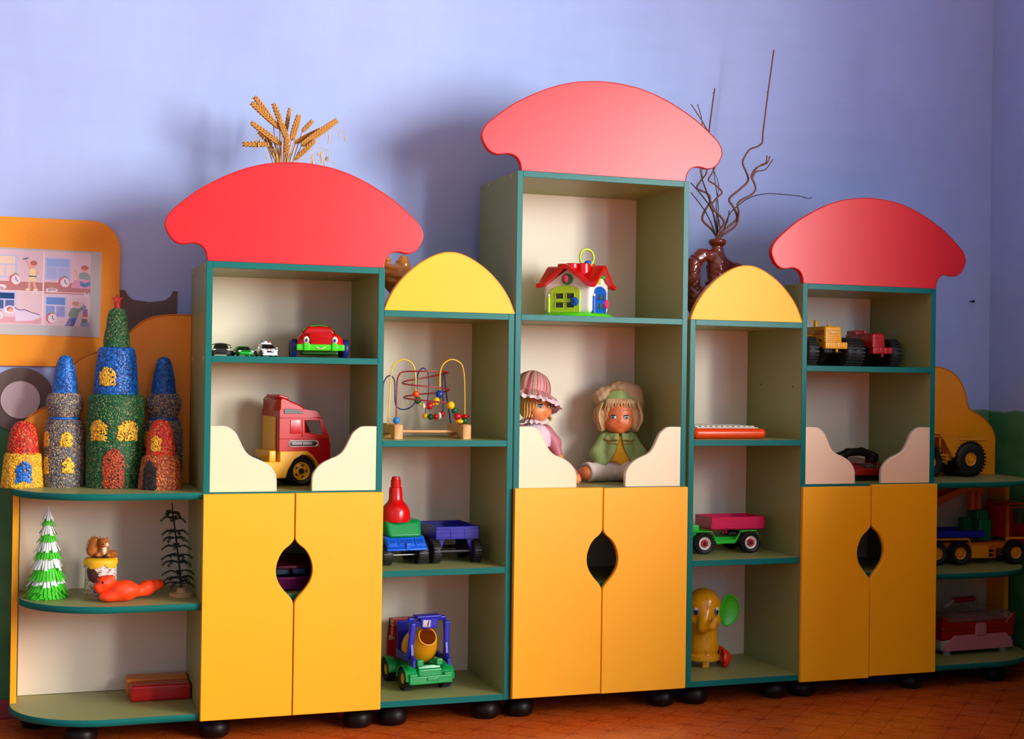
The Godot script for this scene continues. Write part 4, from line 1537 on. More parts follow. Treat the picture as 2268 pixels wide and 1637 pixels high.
func build_truck() -> void:
	var t := thing("toy_truck", "big red truck cab on a yellow chassis with black wheels", "toy truck", Vector3(0.2757, 0.6184, -0.157), 12.0)
	var red := plastic("truck_red", col(186, 12, 16), 0.22)
	var yel := plastic("truck_yellow", col(240, 170, 16), 0.3)
	var dark := plastic("truck_dark", col(34, 36, 40), 0.3)
	var W := 0.126
	# side panels with window openings; local x runs forward, the near side is z = 0
	var outl := [[-0.0642, 0.0926], [0.0149, 0.0926], [0.03, 0.083], [0.044, 0.062], [0.048, 0.05], [0.0802, 0.05], [0.0812, 0.0735], [0.0808, 0.11], [0.0765, 0.132], [0.053, 0.1824], [0.047, 0.193], [0.0395, 0.1992], [0.0083, 0.2032], [-0.0642, 0.2032]]
	var hole := [[0.0485, 0.175], [0.006, 0.1755], [0.0075, 0.1425], [0.03, 0.1385], [0.06, 0.1335]]
	var side := shell_side(outl, hole)
	var s := S()
	prism(s, side, -0.005, 0.0, 0.0, Transform3D.IDENTITY, false)
	prism(s, side, -W, -W + 0.005, 0.0, Transform3D.IDENTITY, false)
	# skin over back, roof, brow and nose; the windscreen stays open
	var skin := [[-0.0642, 0.0926], [-0.0642, 0.2032], [0.0083, 0.2032], [0.0395, 0.1992], [0.047, 0.193], [0.053, 0.1824]]
	var skin2 := [[0.0765, 0.132], [0.0808, 0.11], [0.0812, 0.0735], [0.0802, 0.05]]
	for sk in [skin, skin2]:
		var poly: Array = sk.duplicate()
		var inner := []
		for i in sk.size():
			var c := Vector2(0.0, 0.13)
			var v := Vector2(sk[i][0], sk[i][1])
			v += (c - v).normalized() * 0.005
			inner.append([v.x, v.y])
		inner.reverse()
		poly.append_array(inner)
		prism(s, poly, -W + 0.001, -0.001, 0.0, Transform3D.IDENTITY, false)
	part(t, "cab_body", fin(s), red)
	# raised roof fairing
	s = S()
	prism(s, [[-0.0655, 0.2], [0.008, 0.2], [0.0045, 0.2078], [-0.0109, 0.217], [-0.0371, 0.2275], [-0.0525, 0.235], [-0.06, 0.236], [-0.0655, 0.229]], -W + 0.004, 0.0012, 0.004)
	part(t, "roof_fairing", fin(s), red)
	part(t, "roof_cap", rboxm(Vector3(0.03, 0.008, 0.09), 0.0035, 3), red, Vector3(-0.047, 0.2355, -W / 2), Vector3(0, 0, -14))
	s = S()
	prism(s, round2([[-0.052, 0.1925], [-0.052, 0.205], [-0.03, 0.2045], [-0.012, 0.2015], [0.0, 0.197], [0.001, 0.1925]], 2), -0.001, 0.0022, 0.0006)
	part(t, "side_vent", fin(s), dark)
	# brow over the windscreen and a belt line
	s = S()
	for z in [0.0008, -W - 0.0008]:
		rbox(s, Vector3(-0.004, 0.1815, z), Vector3(0.118, 0.003, 0.003), 0.0012, 2)
		rbox(s, Vector3(0.004, 0.1262, z), Vector3(0.135, 0.002, 0.0024), 0.001, 2)
		rbox(s, Vector3(-0.0005, 0.155, z), Vector3(0.0022, 0.05, 0.002), 0.001, 2)
	part(t, "moulding", fin(s), red)
	part(t, "side_panel", rboxm(Vector3(0.029, 0.037, 0.003), 0.0014, 3), red, Vector3(-0.0205, 0.158, 0.0004))
	# window frame lip
	var lip := []
	for p in hole:
		lip.append(Vector3(p[0], p[1], 0.0004))
	part(t, "window_frame", tubem(lip, 0.0013, 6, true), red)
	part(t, "dashboard", rboxm(Vector3(0.045, 0.02, W - 0.014), 0.006, 3), yel, Vector3(0.042, 0.1275, -W / 2))
	# badge with lettering
	var b := part(t, "badge", rboxm(Vector3(0.083, 0.0155, 0.0012), 0.0006, 2), plastic("badge_dark", col(58, 36, 38), 0.35), Vector3(0.003, 0.1135, 0.0005))
	var white := plastic("badge_white", col(236, 214, 206), 0.4)
	var rimp := []
	for i in 28:
		var a := TAU * i / 28.0
		var c := Vector3(signf(cos(a)) * 0.034, 0, 0)
		rimp.append(c + Vector3(cos(a) * 0.0078, sin(a) * 0.0078, 0.0008))
	part(b, "badge_rim", tubem(rimp, 0.0009, 6, true), white)
	part(b, "lettering", letters("GOZAN SERIES", 0.0082), white, Vector3(-0.0035, 0.0, 0.0009))
	part(b, "numeral", letters("2", 0.017), white, Vector3(0.0392, -0.001, 0.0012))
	# yellow back of the cab and chassis
	part(t, "back_plate", rboxm(Vector3(0.004, 0.115, 0.09), 0.0018, 2), yel, Vector3(-0.0662, 0.127, -W / 2 - 0.007))
	s = S()
	prism(s, [[-0.155, 0.03], [-0.072, 0.022], [-0.045, 0.022], [-0.038, 0.045], [-0.022, 0.071], [0.0, 0.083], [0.02, 0.08], [0.035, 0.068], [0.0455, 0.05], [0.05, 0.05], [0.046, 0.062], [0.03, 0.083], [0.0149, 0.0935], [-0.0635, 0.0935], [-0.0635, 0.066], [-0.1, 0.066], [-0.155, 0.06]], -W + 0.002, 0.0016, 0.002)
	part(t, "chassis", fin(s), yel)
	part(t, "fuel_step", rboxm(Vector3(0.02, 0.03, W - 0.02), 0.004, 3), yel, Vector3(-0.0785, 0.08, -W / 2))
	part(t, "front_bumper", rboxm(Vector3(0.02, 0.03, W), 0.006, 3), yel, Vector3(0.078, 0.04, -W / 2))
	for z in [-0.019, -W + 0.019]:
		for x in [0.0014, -0.13]:
			if x < -0.1:
				truck_wheel(t, Vector3(x, 0.0395, z), yel, dark)
			else:
				truck_wheel(t, Vector3(x, 0.0395, z), yel, dark)

func truck_wheel(t: Node3D, at: Vector3, yel: Material, dark: Material) -> void:
	var w := wheel(t, at, 0.0395, 0.034, yel, 0.0235, 26, 1.0)
	w.rotation_degrees.y = 90
	for sg in [-1.0, 1.0]:
		part(w, "axle_cap", lathem([[0.0, 0.0], [0.008, 0.0], [0.0075, 0.003], [0.0, 0.004]], 16), dark, Vector3(sg * 0.0115, 0, 0), Vector3(0, 0, -90 * sg))
		for k in 5:
			var a := TAU * k / 5 + 0.3
			part(w, "hub_slot", ballm(Vector3(0.001, 0.0025, 0.0045), 10, 6), dark, Vector3(sg * 0.0102, cos(a) * 0.0155, sin(a) * 0.0155), Vector3(rad_to_deg(a), 0, 0))

# ---------------------------------------------------------------- narrow unit beside the left cabinet
func build_b_toys() -> void:
	bead_maze()
	tractor_with_cone()
	blue_trailer()
	mixer_truck()

func bead_maze() -> void:
	var o := Vector3(0.61, 0.7463, -0.13)
	var t := thing("bead_maze", "wooden bead maze with yellow, red and blue wires", "toy", o)
	var wood := mat_noise("beech", col(205, 140, 80), col(226, 168, 106), 18.0, 0.45, 0.03, -1.0, Vector3(1, 1, 0.15))
	for bxp in [[0.5085, 0.532], [0.6995, 0.7227]]:
		var xc: float = (bxp[0] + bxp[1]) / 2 - o.x
		var s := S()
		# foot profile along depth: arched underneath
		var prof := [[-0.062, 0.0], [-0.04, 0.0], [-0.034, 0.008], [-0.02, 0.013], [0.02, 0.013], [0.034, 0.008], [0.04, 0.0], [0.062, 0.0], [0.062, 0.036], [0.058, 0.039], [-0.058, 0.039], [-0.062, 0.036]]
		prism(s, prof, -0.0118, 0.0118, 0.0015, Transform3D(Basis(Vector3(0, 0, 1), Vector3(0, 1, 0), Vector3(-1, 0, 0)), Vector3.ZERO))
		part(t, "wooden_block", fin(s), wood, Vector3(xc + (-0.004), 0, -0.018), Vector3(0, 4, 0))
	part(t, "wooden_rod", tubem([Vector3(-0.09, 0.0185, -0.005), Vector3(0.1, 0.0185, -0.005)], 0.0042, 12), wood)
	var yel := plastic("wire_yellow", col(236, 190, 30), 0.3)
	var red := plastic("wire_red", col(140, 16, 28), 0.3)
	var blu := plastic("wire_blue", col(18, 34, 110), 0.3)
	var wires := [
		["wire", yel, [Vector3(0.4973, 0.7840, -0.115), Vector3(0.5006, 0.8435, -0.115), Vector3(0.5048, 0.9183, -0.115), Vector3(0.5131, 0.9457, -0.115), Vector3(0.5392, 0.9591, -0.115), Vector3(0.5641, 0.9465, -0.115), Vector3(0.5727, 0.9159, -0.115), Vector3(0.5727, 0.8732, -0.11), Vector3(0.5769, 0.8494, -0.105), Vector3(0.5899, 0.8343, -0.1), Vector3(0.6094, 0.8344, -0.1), Vector3(0.6302, 0.8498, -0.105), Vector3(0.6394, 0.8790, -0.11), Vector3(0.6413, 0.9237, -0.115), Vector3(0.6513, 0.9497, -0.115), Vector3(0.6744, 0.9615, -0.115), Vector3(0.6999, 0.9505, -0.115), Vector3(0.7086, 0.9247, -0.115), Vector3(0.7118, 0.8797, -0.115), Vector3(0.7130, 0.7840, -0.115)]],
		["wire", red, [Vector3(0.5159, 0.7840, -0.095), Vector3(0.5171, 0.8439, -0.1), Vector3(0.5206, 0.8982, -0.11), Vector3(0.5271, 0.9152, -0.12), Vector3(0.5406, 0.9257, -0.125), Vector3(0.5860, 0.9281, -0.11), Vector3(0.6459, 0.9286, -0.12), Vector3(0.6716, 0.9259, -0.14), Vector3(0.6577, 0.9204, -0.16), Vector3(0.6015, 0.9085, -0.165), Vector3(0.5582, 0.9018, -0.15), Vector3(0.5382, 0.8959, -0.125), Vector3(0.5485, 0.8918, -0.1), Vector3(0.6001, 0.8873, -0.095), Vector3(0.6493, 0.8833, -0.105), Vector3(0.6704, 0.8785, -0.125), Vector3(0.6555, 0.8710, -0.15), Vector3(0.5994, 0.8659, -0.155), Vector3(0.5610, 0.8612, -0.145), Vector3(0.5423, 0.8573, -0.125), Vector3(0.5504, 0.8536, -0.105), Vector3(0.5993, 0.8489, -0.09), Vector3(0.6484, 0.8445, -0.088), Vector3(0.6664, 0.8368, -0.088), Vector3(0.6750, 0.8248, -0.09), Vector3(0.6900, 0.8020, -0.1), Vector3(0.7000, 0.7840, -0.105)]],
		["wire", blu, [Vector3(0.5010, 0.7840, -0.19), Vector3(0.5016, 0.8593, -0.19), Vector3(0.5038, 0.8974, -0.19), Vector3(0.5185, 0.9149, -0.19), Vector3(0.5337, 0.9012, -0.19), Vector3(0.5359, 0.8491, -0.19), Vector3(0.5431, 0.8283, -0.19), Vector3(0.5647, 0.8229, -0.19), Vector3(0.5879, 0.8356, -0.19), Vector3(0.5965, 0.8636, -0.19), Vector3(0.5982, 0.9160, -0.19), Vector3(0.6135, 0.9372, -0.19), Vector3(0.6293, 0.9200, -0.19), Vector3(0.6294, 0.8675, -0.185), Vector3(0.6200, 0.8152, -0.18), Vector3(0.6220, 0.8042, -0.17), Vector3(0.6320, 0.8034, -0.165), Vector3(0.6464, 0.8045, -0.165), Vector3(0.6623, 0.8069, -0.17), Vector3(0.6702, 0.8259, -0.18), Vector3(0.6710, 0.9170, -0.19), Vector3(0.6756, 0.9230, -0.19), Vector3(0.6800, 0.8784, -0.19), Vector3(0.6960, 0.7840, -0.19)]]]
	for w in wires:
		var pts := []
		for p in w[2]:
			pts.append(p - o)
		part(t, w[0], tubem(smooth_path(pts, 5), 0.0019 if w[1] != red else 0.0021, 8), w[1])
	var bc := {"orange": col(236, 72, 14), "green": col(14, 92, 50), "white": col(230, 226, 220), "red": col(190, 16, 20), "yellow": col(246, 190, 20), "blue": col(14, 60, 150), "light_blue": col(30, 130, 220)}
	var beads := [["orange", 0.5728, 0.8664, -0.11, 0.0092], ["green", 0.5769, 0.8494, -0.105, 0.0099], ["white", 0.5909, 0.8350, -0.1, 0.0076], ["red", 0.6086, 0.8350, -0.1, 0.0102], ["yellow", 0.6281, 0.8470, -0.104, 0.0105], ["blue", 0.6382, 0.8670, -0.109, 0.0112], ["yellow", 0.6166, 0.8060, -0.173, 0.0082], ["green", 0.6301, 0.8035, -0.165, 0.0082], ["red", 0.6444, 0.8045, -0.165, 0.0082], ["white", 0.6558, 0.8060, -0.167, 0.0105], ["red", 0.6656, 0.8110, -0.174, 0.0080], ["light_blue", 0.516, 0.7959, -0.096, 0.0092], ["yellow", 0.6643, 0.8372, -0.088, 0.0112], ["green", 0.6760, 0.8235, -0.0905, 0.0088], ["red", 0.6870, 0.8070, -0.098, 0.0105], ["yellow", 0.6940, 0.7935, -0.1025, 0.0112], ["red", 0.7129, 0.8070, -0.115, 0.0112], ["green", 0.7127, 0.7945, -0.115, 0.0088]]
	var k := 0
	for b in beads:
		var flat: float = 0.55 if k in [2, 9, 15, 16] else 0.97
		part(t, "bead", ballm(Vector3(b[4], b[4] * flat, b[4]) if k >= 11 else Vector3(b[4] * flat, b[4], b[4]), 18, 12), plastic("bead_" + b[0], bc[b[0]], 0.2), Vector3(b[1], b[2], b[3]) - o)
		k += 1

func tractor_with_cone() -> void:
	# ride-on farm tractor seen from the front: blue nose, green wings, red bottle-shaped cone on top
	var t := thing("toy_tractor", "blue and green toy tractor carrying a red bottle-shaped cone", "toy tractor", Vector3(0.5445, 0.4082, -0.135), 4.0)
	var blu := plastic("tractor_blue", col(16, 92, 214), 0.25)
	var grn := plastic("tractor_green", col(6, 140, 70), 0.22)
	var red := plastic("cone_red", col(204, 10, 16), 0.22)
	var hub := plastic("hub_dark", col(28, 28, 30), 0.4)
	# sloping blue nose with three recessed panels
	var s := S()
	prism(s, [[0.05, 0.044], [0.053, 0.05], [0.026, 0.076], [-0.09, 0.076], [-0.09, 0.04], [0.045, 0.04]], -0.0555, 0.0555, 0.002, Transform3D(Basis(Vector3(0, 0, 1), Vector3(0, 1, 0), Vector3(-1, 0, 0)), Vector3.ZERO))
	part(t, "nose", fin(s), blu)
	var tilt := Vector3(-44, 0, 0)
	for q in [[-0.0385, 0.022], [0.0, 0.04], [0.0385, 0.022]]:
		var p := part(t, "nose_panel", rboxm(Vector3(q[1] + 0.006, 0.026, 0.003), 0.0014, 2), blu, Vector3(q[0], 0.0625, 0.0418), tilt)
		part(p, "panel_recess", rboxm(Vector3(q[1] - 0.004, 0.014, 0.002), 0.0009, 2), plastic("tractor_blue_deep", col(12, 72, 180), 0.3), Vector3(0, 0, 0.0012))
	part(t, "hitch", rboxm(Vector3(0.012, 0.018, 0.008), 0.003, 3), blu, Vector3(0.001, 0.052, 0.053))
	part(t, "bumper_lip", rboxm(Vector3(0.114, 0.006, 0.006), 0.002, 2), blu, Vector3(0, 0.0435, 0.052))
	# green body, saddle shaped on top
	var sad := func(p: Vector3) -> Vector3:
		var q := p
		var f := clampf((p.y - 0.08) / 0.04, 0.0, 1.0)
		q.x *= 1.0 + 0.09 * f
		q.y -= 0.006 * f * (1.0 - pow(absf(p.x) / 0.05, 2.0))
		q.z -= 0.02 * f * clampf((p.z + 0.06) / 0.09, 0.0, 1.0)
		return q
	part(t, "bonnet", rboxm(Vector3(0.094, 0.05, 0.115), 0.011, 6, sad, Vector3(0, 0.0965, -0.022)), grn)
	part(t, "cone", lathem(round2([[0.0395, 0.113], [0.0405, 0.12], [0.0395, 0.135], [0.037, 0.146], [0.031, 0.157], [0.0235, 0.165], [0.0195, 0.172]], 3) + [[0.0188, 0.174], [0.0185, 0.194], [0.0172, 0.203], [0.0172, 0.205], [0.0142, 0.206], [0.0138, 0.225], [0.0118, 0.2258], [0.0112, 0.233], [0.009, 0.234], [0.0, 0.234]], 32), red, Vector3(-0.0135, 0, -0.012))
	part(t, "axle", tubem([Vector3(-0.05, 0.026, 0.02), Vector3(0.05, 0.026, 0.02)], 0.0025, 8), mat("steel", col(190, 180, 170), 0.3, 0.9))
	for sx in [-1.0, 1.0]:
		wheel(t, Vector3(sx * 0.05, 0.0275, 0.02), 0.0275, 0.028, hub, 0.012, 22, sx)
		wheel(t, Vector3(sx * 0.052, 0.036, -0.085), 0.036, 0.03, hub, 0.016, 24, sx)

func blue_trailer() -> void:
	var t := thing("toy_trailer", "dark blue open toy trailer with black wheels", "toy trailer", Vector3(0.691, 0.4082, -0.155), 2.0)
	var blu := plastic("trailer_blue", col(26, 24, 150), 0.35)
	var W := 0.125
	var L := 0.16
	var s := S()
	bx(s, Vector3(0, 0.068, -L / 2 + 0.055), Vector3(W, 0.004, L), 0.001)
	part(t, "floor_pan", fin(s), blu)
	part(t, "tail_board", boxm(Vector3(W, 0.035, 0.004), 0.001), blu, Vector3(0, 0.083, 0.053))
	part(t, "head_board", boxm(Vector3(W, 0.035, 0.004), 0.001), blu, Vector3(0, 0.083, 0.057 - L))
	for sx in [-1.0, 1.0]:
		part(t, "side_board", boxm(Vector3(0.004, 0.035, L), 0.001), blu, Vector3(sx * (W / 2 - 0.002), 0.083, 0.055 - L / 2))
	s = S()
	for y in [0.073, 0.083, 0.093]:
		rbox(s, Vector3(0, y, 0.0556), Vector3(W - 0.012, 0.0018, 0.0016), 0.0007, 2)
	for x in [-0.02, 0.02]:
		rbox(s, Vector3(x, 0.083, 0.0556), Vector3(0.0018, 0.03, 0.0016), 0.0007, 2)
	part(t, "board_ribs", fin(s), blu)
	s = S()
	for sx in [-1.0, 1.0]:
		for z in [0.035, -0.07]:
			prism(s, [[sx * 0.052, 0.068], [sx * 0.03, 0.068], [sx * 0.047, 0.02], [sx * 0.053, 0.02]], z - 0.004, z + 0.004, 0.0005, Transform3D.IDENTITY, false)
	part(t, "axle_bracket", fin(s), blu)
	var hub := plastic("hub_dark", col(28, 28, 30), 0.4)
	for z in [0.035, -0.07]:
		part(t, "axle", tubem([Vector3(-0.05, 0.031, z), Vector3(0.05, 0.031, z)], 0.005, 10), hub, Vector3.ZERO)
		for sx in [-1.0, 1.0]:
			wheel(t, Vector3(sx * 0.058, 0.031, z), 0.031, 0.023, hub, 0.013, 22, sx)

func mixer_truck() -> void:
	# concrete mixer seen from behind, driving away towards the back of the shelf
	var t := thing("toy_mixer_truck", "toy concrete mixer with yellow drum, blue frame, red cab and green chassis", "toy truck", Vector3(0.617, BY, -0.088), 6.0)
	var grn := plastic("mixer_green", col(6, 150, 70), 0.25)
	var blu := plastic("mixer_blue", col(22, 28, 170), 0.3)
	var yel := plastic("mixer_yellow", col(236, 160, 18), 0.28)
	var red := plastic("mixer_red", col(190, 16, 18), 0.28)
	var hub := plastic("mixer_hub", col(226, 178, 30), 0.35)
	# chassis with arched wings
	part(t, "chassis", rboxm(Vector3(0.07, 0.022, 0.21), 0.005, 3), grn, Vector3(0, 0.05, -0.1))
	var s := S()
	rbox(s, Vector3(0, 0.032, 0.004), Vector3(0.124, 0.022, 0.016), 0.003, 3)
	rbox(s, Vector3(-0.05, 0.045, 0.003), Vector3(0.024, 0.008, 0.014), 0.002, 2)
	rbox(s, Vector3(0.05, 0.045, 0.003), Vector3(0.024, 0.008, 0.014), 0.002, 2)
	part(t, "rear_bumper", fin(s), grn)
	part(t, "bumper_handle", rboxm(Vector3(0.034, 0.009, 0.006), 0.002, 2), grn, Vector3(0.004, 0.034, 0.0115))
	s = S()
	rbox(s, Vector3(0, 0.056, 0.002), Vector3(0.066, 0.026, 0.02), 0.003, 3, Transform3D(Basis(Vector3.RIGHT, -0.25), Vector3.ZERO))
	for sx in [-1.0, 1.0]:
		rbox(s, Vector3(sx * 0.028, 0.076, -0.008), Vector3(0.02, 0.018, 0.02), 0.004, 3)
	part(t, "rear_step", fin(s), grn)
	for sx in [-1.0, 1.0]:
		for z in [-0.034, -0.165]:
			var arch := []
			for i in 11:
				var a := PI * i / 10
				arch.append([cos(a) * 0.04, sin(a) * 0.038])
			for i in range(10, -1, -1):
				var a := PI * i / 10
				arch.append([cos(a) * 0.0355, sin(a) * 0.0335])
			s = S()
			prism(s, arch, -0.017, 0.017, 0.001, Transform3D(Basis(Vector3(0, 0, 1), Vector3(0, 1, 0), Vector3(-1, 0, 0)), Vector3.ZERO))
			part(t, "wing", fin(s), grn, Vector3(sx * 0.053, 0.03, z))
			wheel(t, Vector3(sx * 0.055, 0.032, z), 0.032, 0.026, hub, 0.014, 20, sx)
	# blue carrier frame: two tall cheeks joined by a chute on top
	for sx in [-1.0, 1.0]:
		s = S()
		prism(s, [[-0.006, 0.075], [0.012, 0.068], [0.012, 0.086], [-0.002, 0.098], [-0.018, 0.182], [-0.026, 0.19], [-0.036, 0.19], [-0.026, 0.18], [-0.018, 0.098], [-0.04, 0.088], [-0.12, 0.098], [-0.12, 0.075]], -0.004, 0.004, 0.001, Transform3D(Basis(Vector3(0, 0, 1), Vector3(0, 1, 0), Vector3(-1, 0, 0)), Vector3.ZERO), false)
		part(t, "frame_cheek", fin(s), blu, Vector3(sx * 0.05, 0, 0))
		part(t, "frame_post", rboxm(Vector3(0.016, 0.1, 0.01), 0.003, 3), blu, Vector3(sx * 0.051, 0.135, -0.011), Vector3(9, 0, -sx * -3))
	part(t, "frame_bar", rboxm(Vector3(0.11, 0.012, 0.012), 0.004, 3), blu, Vector3(0, 0.19, -0.028))
	s = S()
	rbox(s, Vector3(0, 0.197, -0.026), Vector3(0.072, 0.008, 0.034), 0.003, 3)
	prism(s, [[-0.026, 0.194], [-0.022, 0.166], [0.022, 0.166], [0.026, 0.194]], -0.016, -0.008, 0.002)
	part(t, "loading_hopper", fin(s), blu)
	part(t, "sticker", rboxm(Vector3(0.022, 0.018, 0.0008), 0.0003, 1), plastic("sticker_white", col(196, 190, 196), 0.5), Vector3(-0.008, 0.18, -0.0076), Vector3(0, 0, -6))
	part(t, "sticker_mark", rboxm(Vector3(0.004, 0.014, 0.0008), 0.0003, 1), plastic("sticker_dark", col(60, 24, 34), 0.5), Vector3(-0.004, 0.18, -0.0071), Vector3(0, 0, -14))
	part(t, "cab_wall", rboxm(Vector3(0.09, 0.1, 0.008), 0.003, 2), blu, Vector3(0, 0.12, -0.135))
	# drum: barrel lying towards the cab, its open mouth up at the back
	var ax := Transform3D(Basis(Vector3.RIGHT, deg_to_rad(58)), Vector3(0, 0.142, -0.022))
	s = S()
	var dp := round2([[0.026, 0.0], [0.032, -0.012], [0.043, -0.035], [0.049, -0.06], [0.047, -0.085], [0.038, -0.105], [0.022, -0.118], [0.0, -0.12]], 3)
	dp.reverse()
	lathe(s, dp, 32, ax)
	var din := round2([[0.0235, 0.0], [0.029, -0.012], [0.04, -0.035], [0.045, -0.06], [0.0, -0.1]], 3)
	lathe(s, din, 32, ax)
	part(t, "drum", fin(s), yel)
	var rim := []
	for i in 28:
		var a := TAU * i / 28
		rim.append(ax * Vector3(cos(a) * 0.0248, 0.0, sin(a) * 0.0248))
	part(t, "drum_rim", tubem(rim, 0.0022, 8, true), yel)
	# cab with side windows
	s = S()
	var cw := 0.098
	prism(s, shell_side([[-0.02, 0.05], [0.04, 0.05], [0.04, 0.155], [0.034, 0.165], [-0.004, 0.165], [-0.012, 0.13], [-0.02, 0.1]], [[0.03, 0.148], [0.004, 0.148], [-0.004, 0.118], [0.03, 0.118]]), -cw / 2, -cw / 2 + 0.005, 0.0, Transform3D.IDENTITY, false)
	prism(s, shell_side([[-0.02, 0.05], [0.04, 0.05], [0.04, 0.155], [0.034, 0.165], [-0.004, 0.165], [-0.012, 0.13], [-0.02, 0.1]], [[0.03, 0.148], [0.004, 0.148], [-0.004, 0.118], [0.03, 0.118]]), cw / 2 - 0.005, cw / 2, 0.0, Transform3D.IDENTITY, false)
	bx(s, Vector3(0.015, 0.163, 0), Vector3(0.042, 0.005, cw - 0.002), 0.001)
	bx(s, Vector3(0.038, 0.1, 0), Vector3(0.004, 0.1, cw - 0.002), 0.0005)
	bx(s, Vector3(-0.017, 0.075, 0), Vector3(0.005, 0.05, cw - 0.002), 0.0005)
	part(t, "cab", fin(s), red, Vector3(0, 0.004, -0.185), Vector3(0, -90, 0))

# ---------------------------------------------------------------- central cabinet
func build_c_toys() -> void:
	toy_house()
	green_doll()
	pink_doll()

func arch_poly(w: float, h: float, rise: float, n := 10) -> Array:
	var o := [[-w / 2, 0.0], [w / 2, 0.0]]
	for i in n + 1:
		var a := PI * i / n
		o.append([cos(a) * w / 2, h - rise + sin(a) * rise])
	return o

func house_door(parent: Node3D, w: float, h: float, m: Material, at: Vector3, rot: Vector3) -> Node3D:
	var d := part(parent, "door", prismm(arch_poly(w, h, 0.018), 0.0, 0.004, 0.0012), m, at, rot)
	var dark := plastic("house_inside", col(56, 60, 40), 0.6)
	for sx in [-1.0, 1.0]:
		for r in [0, 1]:
			var p := part(d, "window_pane", rboxm(Vector3(w * 0.25, h * 0.2, 0.0012), 0.0005, 2), dark, Vector3(sx * w * 0.18, h * (0.27 if r == 0 else 0.6), 0.0036))
			var fr := []
			for q in [[-1, -1], [1, -1], [1, 1], [-1, 1]]:
				fr.append(Vector3(q[0] * w * 0.135, q[1] * h * 0.11, 0.0006))
			part(p, "pane_frame", tubem(fr, 0.0016, 6, true), m)
	return d

func gable(f: float) -> float:
	# height of the roof from ridge (0) to flaring eave (1)
	if f < 0.1:
		return 0.1495 - 0.0035 * f / 0.1
	if f < 0.76:
		return lerpf(0.146, 0.1005, (f - 0.1) / 0.66)
	if f < 0.92:
		return lerpf(0.1005, 0.0955, (f - 0.76) / 0.16)
	return 0.0955

